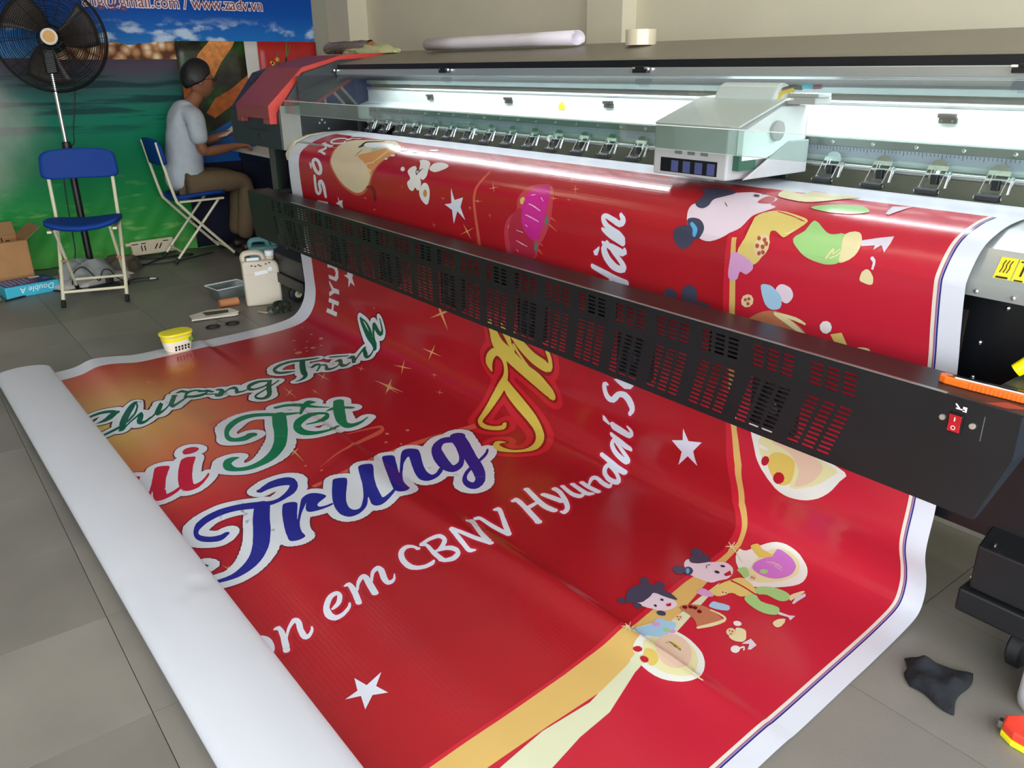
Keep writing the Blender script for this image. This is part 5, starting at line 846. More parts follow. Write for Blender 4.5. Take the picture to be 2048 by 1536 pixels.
["sparkle","p",[[860,711],[857,706],[846,709],[856,705],[854,700],[858,705],[869,702],[858,705]]],
["dots","p",[[414,1444],[422,1451],[422,1460],[413,1464],[400,1462],[391,1454],[392,1446],[401,1442]]],
["dots","p",[[504,1599],[514,1609],[515,1623],[507,1633],[493,1633],[482,1623],[481,1609],[490,1599]]],
["dots","p",[[461,1551],[468,1556],[469,1562],[464,1566],[456,1565],[450,1560],[449,1553],[453,1550]]],
["dots","p",[[491,1524],[499,1532],[499,1542],[491,1549],[481,1548],[472,1541],[472,1531],[480,1524]]],
["dots","p",[[317,1453],[323,1457],[323,1462],[317,1464],[310,1463],[304,1458],[304,1454],[309,1451]]],
["dots","p",[[190,1443],[195,1446],[195,1450],[191,1451],[184,1450],[180,1446],[179,1443],[184,1442]]],
["dots","p",[[384,1509],[389,1513],[389,1517],[385,1519],[379,1519],[374,1515],[374,1510],[378,1508]]],
["dots","p",[[323,1548],[328,1553],[328,1560],[323,1565],[317,1565],[312,1560],[312,1553],[316,1548]]],
["dots","p",[[491,1490],[495,1493],[496,1498],[492,1500],[486,1499],[482,1496],[481,1491],[485,1489]]],
["dots","p",[[508,1572],[513,1576],[514,1581],[511,1584],[504,1583],[499,1579],[498,1574],[502,1571]]],
["dots","p",[[445,1605],[450,1609],[451,1612],[448,1614],[442,1613],[438,1610],[437,1606],[440,1604]]],
["dots","p",[[759,1170],[756,1173],[750,1176],[744,1177],[741,1175],[744,1172],[750,1170],[756,1169]]],
["dots","p",[[442,2284],[455,2291],[463,2300],[460,2308],[449,2308],[435,2301],[427,2292],[430,2285]]],
["dots","p",[[493,2421],[500,2424],[501,2429],[495,2432],[486,2432],[479,2429],[478,2424],[484,2421]]],
["dots","p",[[423,2552],[433,2556],[436,2561],[429,2565],[418,2565],[409,2562],[406,2556],[412,2552]]],
["dots","p",[[555,2355],[561,2357],[564,2362],[561,2364],[555,2364],[549,2361],[546,2357],[549,2354]]],
["dots","p",[[1607,2115],[1611,2118],[1612,2122],[1609,2124],[1605,2124],[1601,2121],[1601,2117],[1603,2115]]],
["dots","p",[[1672,2087],[1675,2090],[1675,2094],[1673,2096],[1669,2096],[1665,2093],[1665,2089],[1668,2087]]],
["dots","p",[[1561,1762],[1565,1766],[1565,1771],[1561,1775],[1556,1774],[1552,1770],[1552,1765],[1556,1761]]],
["dots","p",[[1621,1802],[1624,1806],[1624,1812],[1621,1815],[1616,1815],[1612,1811],[1612,1805],[1616,1802]]],
["dots","p",[[1586,1687],[1590,1691],[1590,1698],[1586,1702],[1580,1702],[1577,1697],[1577,1691],[1581,1687]]],
["dots","p",[[1669,1771],[1673,1775],[1673,1778],[1670,1780],[1666,1779],[1662,1776],[1662,1772],[1664,1770]]],
["moon","p",[[479,539],[472,528],[468,519],[464,509],[454,495],[442,479],[431,462],[422,445],[414,426],[411,408],[414,392],[424,377],[440,364],[464,353],[495,345],[526,337],[554,328],[583,320],[613,313],[644,305],[677,299],[713,299],[754,311],[795,328],[832,344],[866,358],[897,371],[920,383],[932,394],[938,404],[940,414],[940,425],[935,435],[931,447],[924,461],[915,477],[907,492],[901,507],[894,521],[883,534],[874,544],[869,553],[863,562],[857,572],[850,582],[843,591],[834,599],[825,606],[813,613],[799,622],[783,631],[766,638],[749,643],[731,646],[712,648],[691,647],[669,644],[646,639],[624,634],[602,627],[582,618],[562,608],[544,596],[527,583],[510,568],[493,553],[479,539]]],
["moon_orange","p",[[684,479],[698,468],[728,456],[755,443],[772,428],[787,413],[806,399],[838,390],[876,383],[907,382],[924,389],[933,401],[938,413],[938,423],[934,434],[929,446],[923,460],[914,476],[906,491],[900,506],[893,521],[883,533],[876,545],[871,555],[865,558],[854,551],[841,537],[822,524],[798,515],[772,507],[746,499],[719,493],[694,486],[684,479]]],
["moon_swirl","s",[[773,600,771,596],[783,598,780,594],[797,594,792,590],[809,587,798,587],[809,579,797,581],[804,571,793,573],[804,565,793,565],[809,563,803,559],[821,560,816,555],[834,556,828,552],[847,550,840,546],[860,543,851,540],[865,535,855,537],[850,532,849,537],[832,532,831,536],[821,530,815,534],[817,526,808,527],[815,519,805,518],[816,514,806,510],[825,511,818,506],[841,508,834,503],[854,505,846,501],[859,501,849,498],[858,497,849,494],[857,494,848,492]]],
["moon_swirl","s",[[865,488,856,485],[868,484,858,480],[872,478,859,473],[875,471,861,466],[876,465,862,459],[877,458,863,453],[877,451,863,446],[876,443,863,438],[874,435,861,430],[872,429,860,424]]],
["ink","s",[[621,417,591,408],[612,407,582,398],[597,393,570,383],[588,380,563,368],[592,370,570,359],[604,362,585,352],[618,354,602,345],[636,345,621,337],[657,337,642,329],[671,331,657,323]]],
["ink","s",[[670,487,667,486],[670,478,667,477],[669,466,664,465],[666,455,662,454],[666,448,661,447],[666,443,663,442],[666,440,664,439]]],
["cyan","p",[[748,443],[728,426],[755,403],[761,421]]],
["flower","p",[[630,409],[610,399],[592,384],[589,371],[612,364],[652,360],[691,357],[724,352],[756,348],[784,349],[808,359],[825,373],[828,384],[812,392],[783,398],[755,403],[735,408],[716,411],[697,413],[674,414],[650,413],[630,409]]],
["flower","p",[[1155,514],[1153,506],[1156,498],[1160,492],[1166,487],[1175,484],[1186,484],[1202,492],[1219,503],[1228,507],[1225,498],[1213,481],[1199,467],[1188,460],[1178,456],[1174,453],[1176,449],[1183,445],[1195,444],[1213,444],[1236,447],[1256,454],[1271,465],[1281,478],[1288,491],[1295,501],[1300,510],[1302,518],[1298,525],[1291,531],[1284,534],[1275,534],[1267,530],[1262,530],[1265,534],[1270,542],[1272,550],[1269,559],[1264,568],[1257,575],[1250,578],[1243,577],[1237,576],[1234,573],[1231,569],[1228,568],[1223,572],[1216,579],[1208,584],[1199,585],[1190,584],[1181,580],[1174,574],[1168,565],[1166,557],[1173,550],[1184,544],[1189,537],[1182,530],[1167,522],[1155,514]]],
["flower","p",[[1257,575],[1265,565],[1275,556],[1285,548],[1294,544],[1303,543],[1311,544],[1319,547],[1326,553],[1331,560],[1334,569],[1333,580],[1330,591],[1324,604],[1315,617],[1306,625],[1298,627],[1289,625],[1281,622],[1272,617],[1264,611],[1258,603],[1255,595],[1255,585],[1257,575]]],
["flower_core","p",[[1314,581],[1309,591],[1301,597],[1292,598],[1285,593],[1284,584],[1289,575],[1297,569],[1306,568],[1312,572]]],
["flower","p",[[1290,486],[1284,477],[1283,465],[1285,455],[1294,450],[1307,446],[1323,444],[1340,444],[1358,446],[1374,449],[1384,452],[1391,456],[1394,460],[1393,466],[1388,473],[1379,479],[1368,486],[1354,492],[1340,496],[1322,495],[1303,492],[1290,486]]],
["ink","s",[[1232,520,1227,521],[1226,515,1221,516],[1217,508,1212,508],[1213,503,1207,501],[1218,500,1213,497],[1228,498,1225,494],[1233,497,1237,497],[1233,503,1239,504],[1231,513,1236,514],[1227,520,1232,521]]],
["ink","s",[[1236,511,1232,509],[1241,505,1236,503],[1245,496,1241,494],[1248,490,1244,488]]],
["flower","p",[[1124,505],[1127,512],[1121,516],[1109,516],[1098,512],[1091,505],[1092,499],[1101,496],[1114,499]]],
["flower","p",[[963,443],[966,448],[960,451],[948,452],[935,450],[928,445],[929,440],[939,438],[952,439]]],
["flower","p",[[938,470],[940,474],[936,476],[928,477],[920,475],[915,471],[916,468],[922,466],[931,467]]],
["flower","p",[[969,387],[975,395],[967,400],[952,402],[934,398],[924,392],[925,385],[937,381],[954,382]]],
["flower","p",[[1067,391],[1069,396],[1062,400],[1050,401],[1038,400],[1031,395],[1033,391],[1043,388],[1056,388]]],
["flower","p",[[1171,351],[1173,358],[1160,366],[1138,369],[1118,368],[1108,362],[1114,354],[1131,347],[1154,346]]],
["ink_red","s",[[822,616,821,608],[834,614,833,606],[847,612,851,602],[855,612,870,603],[860,618,883,610],[863,627,890,619],[866,635,894,630],[869,644,892,641],[870,654,886,652],[870,661,882,659]]],
["lantern_glow","p",[[1793,741],[1788,719],[1787,689],[1790,662],[1797,642],[1807,625],[1820,610],[1838,597],[1859,584],[1875,572],[1880,560],[1878,548],[1882,534],[1890,520],[1899,504],[1909,491],[1925,481],[1946,473],[1966,469],[1984,466],[2002,466],[2019,471],[2034,481],[2047,496],[2058,513],[2064,535],[2059,561],[2049,586],[2037,607],[2025,626],[2012,642],[2000,656],[1987,667],[1976,679],[1968,694],[1962,711],[1950,726],[1928,736],[1900,745],[1874,751],[1855,752],[1839,750],[1824,748],[1812,748],[1801,749],[1793,741]]],
["lantern_dark","p",[[1820,641],[1829,623],[1841,605],[1854,590],[1870,576],[1887,565],[1901,562],[1907,573],[1908,593],[1912,613],[1920,627],[1931,641],[1940,654],[1946,664],[1950,672],[1952,683],[1952,698],[1950,715],[1938,728],[1907,736],[1865,740],[1832,738],[1818,729],[1815,714],[1814,698],[1813,680],[1815,660],[1820,641]]],
["lantern","p",[[1905,576],[1907,566],[1908,556],[1913,546],[1921,532],[1927,518],[1932,505],[1939,495],[1949,487],[1960,482],[1975,477],[1992,475],[2006,475],[2014,477],[2018,480],[2023,489],[2032,505],[2038,525],[2035,545],[2029,563],[2022,580],[2014,598],[2004,616],[1994,633],[1982,647],[1970,656],[1957,662],[1944,663],[1931,657],[1918,647],[1908,636],[1902,626],[1899,617],[1898,607],[1899,597],[1902,586],[1905,576]]],
["glint","s",[[1942,545,1944,542],[1949,546,1951,543],[1960,548,1962,545],[1970,551,1973,547],[1982,554,1985,551],[1994,558,1996,555],[2002,560,2005,558]]],
["glint","s",[[1921,583,1924,580],[1930,584,1933,581],[1943,587,1946,583],[1956,589,1959,586],[1968,592,1971,589],[1981,595,1984,592],[1990,597,1992,595]]],
["glint","s",[[1916,616,1919,614],[1919,618,1922,616],[1923,621,1926,619],[1927,622,1930,620]]],
["glint","s",[[1997,518,2000,516],[2003,521,2005,519],[2010,525,2012,524],[2015,528,2017,527]]],
["glint","s",[[1950,517,1947,514],[1955,515,1953,513],[1962,513,1960,511],[1967,512,1965,510]]],
["glint","s",[[1854,680,1857,678],[1862,682,1865,680],[1872,685,1876,682],[1883,688,1886,684],[1895,690,1897,687],[1906,691,1908,689],[1913,692,1915,690]]],
["glint","s",[[1863,643,1864,641],[1874,644,1875,642],[1889,645,1890,643],[1899,646,1901,644]]],
["glint","s",[[1848,713,1850,711],[1851,714,1854,713],[1856,717,1858,715],[1859,719,1861,717]]],
["band_gold","p",[[1924,538],[1918,546],[1908,550],[1899,549],[1895,542],[1897,533],[1904,527],[1913,526],[1922,530]]],
["band_gold","p",[[1849,636],[1841,645],[1829,650],[1820,648],[1817,641],[1822,632],[1832,624],[1843,622],[1850,627]]],
["tassel","p",[[2041,585],[2036,596],[2029,602],[2023,601],[2022,592],[2025,581],[2031,572],[2038,570],[2042,575]]],
["tassel","p",[[1970,682],[1964,694],[1956,701],[1950,699],[1949,690],[1954,678],[1961,668],[1968,665],[1972,671]]],
["swoosh","s",[[2042,575,2048,569],[2052,577,2057,572],[2066,580,2069,577],[2076,583,2078,581]]],
["swoosh","s",[[2033,597,2040,592],[2046,602,2052,598],[2064,609,2068,607],[2077,615,2079,613]]],
["swoosh","s",[[1975,669,1982,664],[1981,671,1986,667],[1990,674,1993,671],[1996,676,1998,674]]],
["swoosh","s",[[1969,697,1976,692],[1975,700,1981,696],[1984,704,1987,702],[1990,707,1992,706]]],
["k_skin","p",[[2598,489],[2594,479],[2592,469],[2593,460],[2598,453],[2606,448],[2617,441],[2629,427],[2641,408],[2654,389],[2671,375],[2691,364],[2711,356],[2733,356],[2755,360],[2774,365],[2789,369],[2801,374],[2808,381],[2810,390],[2809,402],[2809,410],[2816,414],[2826,416],[2832,419],[2831,425],[2826,432],[2820,439],[2811,447],[2801,455],[2793,464],[2789,475],[2785,488],[2780,498],[2773,505],[2764,511],[2755,516],[2747,523],[2738,529],[2727,535],[2713,541],[2699,546],[2685,548],[2672,547],[2659,543],[2648,537],[2637,532],[2627,525],[2617,518],[2609,509],[2603,499],[2598,489]]],
["k_hair","p",[[2600,452],[2599,440],[2598,422],[2594,407],[2584,398],[2573,394],[2566,389],[2566,381],[2570,374],[2579,367],[2595,363],[2616,359],[2635,359],[2651,363],[2666,369],[2674,377],[2672,386],[2665,398],[2657,407],[2651,414],[2645,420],[2642,427],[2643,436],[2646,447],[2646,454],[2642,460],[2636,464],[2629,465],[2620,464],[2608,459],[2600,452]]],
["k_hair","p",[[2572,544],[2573,538],[2576,533],[2583,528],[2595,523],[2610,518],[2623,517],[2633,520],[2640,526],[2644,533],[2645,543],[2641,554],[2636,564],[2627,572],[2615,579],[2604,583],[2594,581],[2585,575],[2578,568],[2574,560],[2572,552],[2572,544]]],
["k_hair","p",[[2608,507],[2609,500],[2615,497],[2624,495],[2633,495],[2644,496],[2654,500],[2662,505],[2669,512],[2673,519],[2673,528],[2667,538],[2661,545],[2654,548],[2646,548],[2639,544],[2630,533],[2618,518],[2608,507]]],
["k_blue","s",[[2624,515,2630,508],[2629,518,2636,511],[2635,523,2644,515],[2638,526,2652,521],[2639,529,2654,528],[2639,534,2653,534],[2639,537,2651,538]]],
["k_red","p",[[2770,410],[2768,400],[2767,384],[2770,373],[2777,370],[2789,372],[2798,377],[2804,386],[2807,397],[2808,405],[2803,409],[2796,411],[2789,412],[2782,413],[2775,413],[2770,410]]],
["ink","s",[[2683,432,2683,431],[2689,437,2689,435],[2697,443,2697,441],[2703,447,2703,445]]],
["k_yellow","p",[[2806,459],[2816,449],[2831,440],[2848,433],[2869,433],[2895,437],[2915,441],[2930,444],[2941,448],[2947,454],[2944,465],[2934,479],[2925,489],[2920,497],[2916,502],[2910,505],[2901,502],[2889,496],[2880,492],[2874,492],[2869,494],[2868,499],[2870,507],[2875,518],[2876,529],[2870,543],[2861,557],[2852,569],[2844,577],[2837,582],[2827,583],[2812,580],[2795,572],[2785,563],[2788,550],[2797,536],[2804,523],[2805,510],[2805,496],[2805,484],[2804,474],[2803,466],[2806,459]]],
["k_spot","p",[[2878,535],[2870,549],[2859,559],[2848,562],[2839,556],[2835,544],[2837,529],[2841,516],[2848,506],[2859,504],[2870,509],[2878,521]]],
["k_pink","p",[[2762,585],[2764,576],[2767,568],[2771,563],[2778,560],[2787,561],[2797,563],[2808,567],[2821,572],[2830,578],[2834,583],[2834,588],[2833,594],[2828,600],[2820,607],[2813,612],[2806,612],[2799,609],[2793,609],[2790,614],[2787,623],[2784,630],[2778,634],[2772,637],[2766,638],[2761,637],[2757,633],[2755,626],[2756,614],[2759,599],[2762,585]]],
["k_green","p",[[2935,504],[2938,496],[2947,488],[2955,479],[2957,468],[2958,455],[2962,448],[2975,453],[2990,463],[3003,471],[3011,475],[3018,477],[3025,477],[3035,475],[3045,471],[3055,472],[3061,481],[3065,494],[3067,506],[3070,517],[3072,527],[3068,535],[3059,540],[3046,544],[3032,546],[3018,545],[3002,543],[2989,540],[2979,537],[2971,533],[2963,528],[2952,521],[2941,513],[2935,504]]],
["k_cream","p",[[3055,472],[3062,465],[3074,461],[3085,462],[3092,467],[3099,477],[3102,487],[3104,497],[3103,508],[3099,517],[3090,526],[3078,533],[3069,536],[3066,530],[3065,519],[3063,507],[3059,495],[3055,482],[3055,472]]],
["k_shoe","p",[[3097,481],[3135,467],[3164,458],[3165,476],[3161,498],[3148,483],[3135,496],[3134,486],[3105,493]]],
["k_cream","p",[[3120,565],[3120,559],[3122,551],[3125,545],[3129,541],[3134,538],[3139,538],[3144,541],[3148,547],[3151,552],[3152,558],[3152,564],[3150,569],[3145,571],[3139,571],[3133,570],[3128,569],[3123,568],[3120,565]]],
["k_shoe","s",[[3150,537,3145,536],[3151,532,3146,532],[3152,526,3146,526],[3151,520,3145,521],[3149,516,3143,520],[3145,513,3140,518],[3143,511,3138,517]]],
["k_cream","p",[[2792,358],[2782,343],[2773,319],[2772,301],[2788,303],[2813,313],[2833,318],[2839,308],[2839,292],[2844,281],[2859,280],[2878,284],[2900,286],[2925,283],[2953,278],[2970,279],[2969,289],[2958,306],[2948,321],[2941,333],[2933,343],[2924,353],[2912,362],[2899,370],[2884,375],[2868,376],[2851,374],[2834,372],[2818,369],[2803,365],[2792,358]]],
["k_green","p",[[2917,400],[2918,393],[2927,383],[2939,375],[2954,368],[2970,362],[2986,358],[3001,354],[3014,353],[3027,355],[3041,363],[3053,373],[3058,382],[3052,390],[3040,398],[3026,404],[3010,407],[2991,409],[2973,410],[2952,408],[2930,405],[2917,400]]],
["k_shoe","p",[[3096,380],[3082,327],[3119,307],[3115,346],[3106,382]]],
["k_pink","p",[[2846,322],[2839,304],[2835,284],[2837,271],[2850,268],[2870,273],[2886,281],[2896,293],[2902,309],[2904,323],[2902,337],[2894,349],[2884,353],[2872,349],[2858,337],[2846,322]]],
["k_hair","p",[[2525,720],[2530,714],[2538,709],[2547,706],[2555,706],[2564,707],[2570,711],[2573,715],[2574,720],[2573,726],[2568,733],[2560,739],[2552,744],[2544,745],[2537,744],[2531,740],[2527,735],[2525,727],[2525,720]]],
["k_hair","p",[[2590,706],[2596,697],[2606,688],[2615,682],[2625,680],[2634,681],[2641,685],[2645,692],[2646,701],[2645,710],[2641,720],[2633,729],[2625,736],[2615,737],[2604,736],[2596,732],[2591,725],[2589,715],[2590,706]]],
["k_hair","p",[[2599,726],[2622,722],[2649,721],[2670,720],[2682,722],[2689,726],[2695,730],[2703,736],[2710,743],[2707,748],[2686,752],[2654,756],[2625,757],[2600,754],[2577,749],[2566,744],[2568,737],[2582,731],[2599,726]]],
["k_skyblue","p",[[2856,632],[2863,627],[2874,626],[2883,626],[2889,628],[2894,631],[2899,635],[2905,639],[2911,644],[2915,650],[2916,660],[2915,671],[2911,680],[2903,686],[2891,690],[2881,690],[2874,687],[2867,681],[2863,672],[2859,659],[2856,643],[2856,632]]],
["k_skin","p",[[2899,635],[2902,628],[2908,621],[2915,617],[2924,616],[2933,618],[2941,621],[2946,627],[2949,635],[2948,643],[2944,651],[2937,659],[2930,664],[2923,664],[2917,661],[2912,656],[2906,650],[2901,642],[2899,635]]],
["k_brown","p",[[2814,738],[2817,730],[2832,718],[2848,708],[2863,700],[2881,694],[2897,691],[2912,692],[2925,697],[2939,703],[2955,710],[2970,718],[2981,726],[2985,732],[2986,736],[2981,740],[2970,742],[2953,742],[2935,742],[2916,741],[2896,739],[2876,738],[2852,739],[2828,740],[2814,738]]],
["k_cream","s",[[2894,703,2900,694],[2906,709,2913,697],[2924,716,2932,703],[2940,723,2949,709],[2955,729,2963,717],[2969,734,2975,726],[2979,738,2983,732]]],
["k_cream","s",[[2901,701,2904,694],[2916,701,2918,693],[2936,703,2939,693],[2953,704,2957,694],[2965,706,2969,697],[2975,707,2978,701],[2981,709,2984,704]]],
["k_yellow","p",[[3049,715],[3078,703],[3093,729],[3093,740],[3065,739]]],
["k_cream","p",[[3098,741],[3104,737],[3114,732],[3125,727],[3134,725],[3143,724],[3149,725],[3152,730],[3152,736],[3148,741],[3140,743],[3128,743],[3117,743],[3108,743],[3100,743],[3098,741]]],
["flower","p",[[3053,696],[3050,707],[3040,716],[3029,716],[3022,709],[3021,698],[3029,687],[3040,683],[3049,686]]],
["k_spot","p",[[2829,688],[2818,699],[2804,703],[2794,698],[2793,686],[2800,673],[2814,665],[2826,665],[2832,674]]],
["disc_white","p",[[2831,1002],[2832,1025],[2844,1061],[2856,1089],[2863,1105],[2869,1115],[2877,1125],[2887,1136],[2899,1146],[2910,1156],[2923,1165],[2935,1175],[2949,1181],[2963,1184],[2979,1184],[2995,1181],[3013,1176],[3032,1168],[3048,1159],[3063,1149],[3075,1138],[3086,1126],[3096,1112],[3104,1097],[3111,1083],[3119,1072],[3126,1062],[3120,1054],[3095,1047],[3058,1042],[3019,1037],[2981,1031],[2941,1026],[2905,1020],[2873,1010],[2847,1000],[2831,1002]]],
["disc_cream","p",[[2866,1060],[2868,1077],[2878,1096],[2888,1108],[2895,1105],[2903,1095],[2913,1086],[2930,1080],[2951,1075],[2966,1074],[2975,1076],[2980,1082],[2983,1093],[2982,1113],[2978,1138],[2981,1153],[2997,1150],[3021,1137],[3043,1123],[3060,1110],[3074,1095],[3086,1081],[3095,1071],[3101,1063],[3098,1056],[3080,1052],[3052,1048],[3020,1045],[2982,1040],[2940,1034],[2906,1032],[2885,1037],[2872,1047],[2866,1060]]],
["disc_peach","p",[[2908,1053],[2920,1055],[2941,1055],[2960,1060],[2975,1070],[2989,1085],[2998,1099],[2998,1116],[2993,1134],[2993,1144],[3006,1139],[3025,1126],[3040,1112],[3051,1095],[3060,1077],[3061,1063],[3054,1054],[3039,1049],[3020,1045],[2994,1041],[2964,1038],[2939,1037],[2922,1041],[2910,1048],[2908,1053]]],
["rooster","p",[[2904,1115],[2903,1105],[2905,1095],[2908,1087],[2915,1080],[2923,1075],[2934,1071],[2948,1070],[2964,1071],[2976,1075],[2982,1081],[2984,1090],[2985,1100],[2985,1114],[2983,1128],[2979,1141],[2970,1149],[2959,1155],[2949,1158],[2939,1155],[2931,1149],[2923,1142],[2915,1133],[2909,1124],[2904,1115]]],
["k_red","p",[[2961,1133],[2959,1144],[2951,1153],[2941,1158],[2931,1155],[2927,1147],[2929,1136],[2936,1126],[2947,1122],[2956,1125]]],
["k_red","p",[[2907,1109],[2902,1119],[2894,1124],[2887,1122],[2884,1114],[2886,1104],[2893,1096],[2901,1095],[2907,1100]]],
["disc_white","p",[[2957,1945],[2952,1932],[2948,1916],[2934,1885],[2937,1870],[2944,1855],[2953,1843],[2963,1834],[2976,1826],[2990,1822],[3006,1821],[3024,1822],[3041,1826],[3057,1831],[3071,1837],[3083,1846],[3094,1856],[3103,1868],[3110,1880],[3114,1891],[3122,1910],[3121,1921],[3118,1931],[3113,1940],[3105,1950],[3094,1959],[3081,1968],[3068,1974],[3052,1978],[3035,1979],[3019,1978],[3005,1976],[2993,1972],[2982,1967],[2972,1961],[2963,1954],[2957,1945]]],
["disc_cream","p",[[2967,1922],[2966,1909],[2958,1880],[2964,1867],[2973,1854],[2986,1842],[3000,1834],[3016,1832],[3033,1835],[3049,1840],[3063,1848],[3076,1859],[3086,1871],[3094,1885],[3105,1909],[3106,1922],[3100,1933],[3091,1942],[3079,1949],[3067,1955],[3052,1959],[3038,1960],[3024,1960],[3011,1957],[2999,1952],[2986,1944],[2975,1934],[2967,1922]]],
["disc_peach","p",[[2973,1887],[2971,1870],[2974,1852],[2981,1839],[2992,1833],[3007,1831],[3021,1833],[3035,1839],[3048,1848],[3059,1858],[3067,1871],[3073,1885],[3082,1909],[3080,1920],[3073,1930],[3064,1936],[3053,1939],[3041,1939],[3029,1936],[3014,1928],[2997,1916],[2973,1887]]],
["rooster","p",[[2994,1951],[2990,1945],[2987,1939],[2987,1934],[2992,1930],[2999,1927],[3007,1927],[3015,1930],[3023,1935],[3029,1941],[3032,1948],[3032,1956],[3030,1962],[3026,1964],[3019,1963],[3013,1961],[3006,1959],[2999,1955],[2994,1951]]],
["k_yellow","p",[[3003,1910],[2989,1887],[2989,1876],[2992,1867],[2998,1860],[3008,1855],[3016,1854],[3024,1857],[3031,1863],[3036,1870],[3038,1877],[3037,1885],[3036,1892],[3041,1910],[3037,1915],[3030,1918],[3022,1918],[3011,1915],[3003,1910]]],
["k_red","p",[[3015,1958],[3015,1963],[3010,1968],[3003,1968],[2996,1965],[2993,1960],[2996,1955],[3003,1952],[3011,1953]]],
["k_red","p",[[2983,1943],[2984,1948],[2981,1954],[2974,1958],[2967,1957],[2963,1953],[2965,1947],[2970,1941],[2978,1940]]],
["k_cream","s",[[3092,1921,3091,1917],[3105,1920,3104,1916],[3123,1918,3122,1914],[3135,1916,3134,1913]]],
["k_cream","s",[[3087,1894,3086,1890],[3100,1906,3093,1893],[3110,1909,3109,1906],[3116,1911,3116,1908]]],
["k_cream","s",[[3080,1922,3079,1918],[3088,1921,3087,1918],[3100,1921,3099,1918],[3108,1921,3108,1919]]],
["k_skyblue","p",[[2922,1914],[2910,1885],[2918,1865],[2924,1847],[2924,1836],[2922,1827],[2923,1819],[2928,1815],[2935,1812],[2943,1810],[2950,1806],[2958,1802],[2964,1802],[2970,1808],[2974,1817],[2977,1828],[2977,1840],[2976,1854],[2972,1865],[2965,1874],[2956,1881],[2946,1887],[2945,1909],[2931,1915],[2922,1914]]],
["k_green","p",[[2970,1832],[2973,1838],[2970,1844],[2965,1847],[2959,1844],[2957,1838],[2959,1831],[2965,1829]]],
["k_pink","p",[[2983,1825],[2985,1831],[2982,1837],[2977,1840],[2972,1838],[2970,1832],[2973,1826],[2978,1823]]],
["k_pink","p",[[2941,1832],[2943,1839],[2940,1847],[2933,1850],[2927,1848],[2925,1841],[2928,1834],[2935,1830]]],
["k_cream","s",[[2910,1916,2906,1912],[2912,1912,2909,1909],[2916,1906,2901,1889],[2905,1887,2904,1886]]],
["k_cream","s",[[2908,1916,2908,1912],[2913,1918,2913,1914],[2919,1919,2919,1917],[2924,1921,2924,1919]]],
["k_cream","s",[[2906,1914,2910,1914],[2909,1919,2912,1919],[2911,1926,2913,1926],[2913,1931,2914,1931]]],
["k_cream","s",[[2906,1912,2910,1916],[2904,1916,2907,1919],[2900,1921,2902,1923],[2898,1925,2899,1926]]],
["k_cream","s",[[2908,1912,2908,1916],[2903,1910,2904,1914],[2897,1908,2897,1911],[2891,1907,2892,1908]]],
["k_cream","s",[[2910,1914,2906,1914],[2908,1908,2905,1908],[2891,1885,2889,1885],[2888,1880,2887,1880]]],
["k_cream","s",[[2858,1438,2854,1433],[2862,1434,2859,1430],[2866,1429,2864,1427],[2870,1425,2869,1424]]],
["k_cream","s",[[2856,1438,2856,1433],[2862,1441,2862,1437],[2869,1444,2869,1442],[2875,1447,2875,1445]]],
["k_cream","s",[[2854,1435,2859,1436],[2856,1442,2860,1442],[2859,1451,2861,1451],[2861,1457,2863,1458]]],
["k_cream","s",[[2854,1433,2858,1438],[2851,1437,2854,1441],[2846,1442,2848,1445],[2843,1446,2844,1448]]],
["k_cream","s",[[2856,1433,2856,1438],[2851,1431,2851,1435],[2843,1427,2843,1430],[2837,1425,2837,1426]]],
["k_cream","s",[[2859,1436,2854,1435],[2857,1430,2853,1429],[2854,1421,2851,1421],[2852,1415,2850,1415]]],
["k_cream","s",[[2921,1918,2919,1916],[2913,1887,2911,1885],[2920,1865,2918,1863],[2926,1849,2924,1848]]],
["k_cream","s",[[2866,1441,2867,1438],[2882,1450,2882,1447],[2903,1463,2903,1461],[2918,1472,2918,1470]]],
["k_skin","p",[[2847,1815],[2848,1812],[2852,1806],[2855,1797],[2852,1783],[2848,1767],[2846,1753],[2850,1747],[2857,1743],[2865,1741],[2874,1738],[2884,1736],[2894,1735],[2904,1736],[2913,1738],[2919,1743],[2922,1749],[2922,1758],[2921,1767],[2918,1776],[2914,1785],[2909,1793],[2904,1796],[2898,1798],[2892,1800],[2887,1803],[2882,1806],[2876,1809],[2866,1812],[2854,1815],[2847,1815]]],
["k_hair","p",[[2825,1831],[2817,1823],[2807,1810],[2799,1797],[2796,1785],[2796,1773],[2797,1761],[2802,1750],[2808,1739],[2816,1731],[2826,1726],[2837,1724],[2849,1722],[2860,1721],[2872,1721],[2882,1721],[2894,1723],[2904,1726],[2908,1729],[2903,1733],[2892,1738],[2880,1742],[2869,1745],[2857,1747],[2849,1751],[2848,1757],[2851,1764],[2853,1773],[2854,1782],[2854,1791],[2853,1800],[2850,1808],[2846,1815],[2842,1821],[2837,1827],[2832,1831],[2825,1831]]],
["k_hair","p",[[2810,1725],[2813,1735],[2809,1743],[2801,1746],[2791,1742],[2785,1733],[2785,1724],[2792,1718],[2802,1718]]],
["k_hair","p",[[2850,1709],[2852,1718],[2848,1726],[2839,1729],[2829,1726],[2824,1718],[2825,1709],[2832,1703],[2842,1703]]],
["k_hair","p",[[2826,1831],[2828,1838],[2824,1844],[2817,1847],[2809,1845],[2805,1839],[2806,1832],[2811,1827],[2819,1827]]],
["k_hair","p",[[2867,1816],[2869,1823],[2865,1830],[2858,1832],[2851,1830],[2846,1823],[2847,1816],[2852,1811],[2860,1811]]],
["k_hair","p",[[2925,1793],[2927,1800],[2922,1806],[2915,1810],[2907,1808],[2903,1802],[2905,1795],[2911,1790],[2919,1789]]],
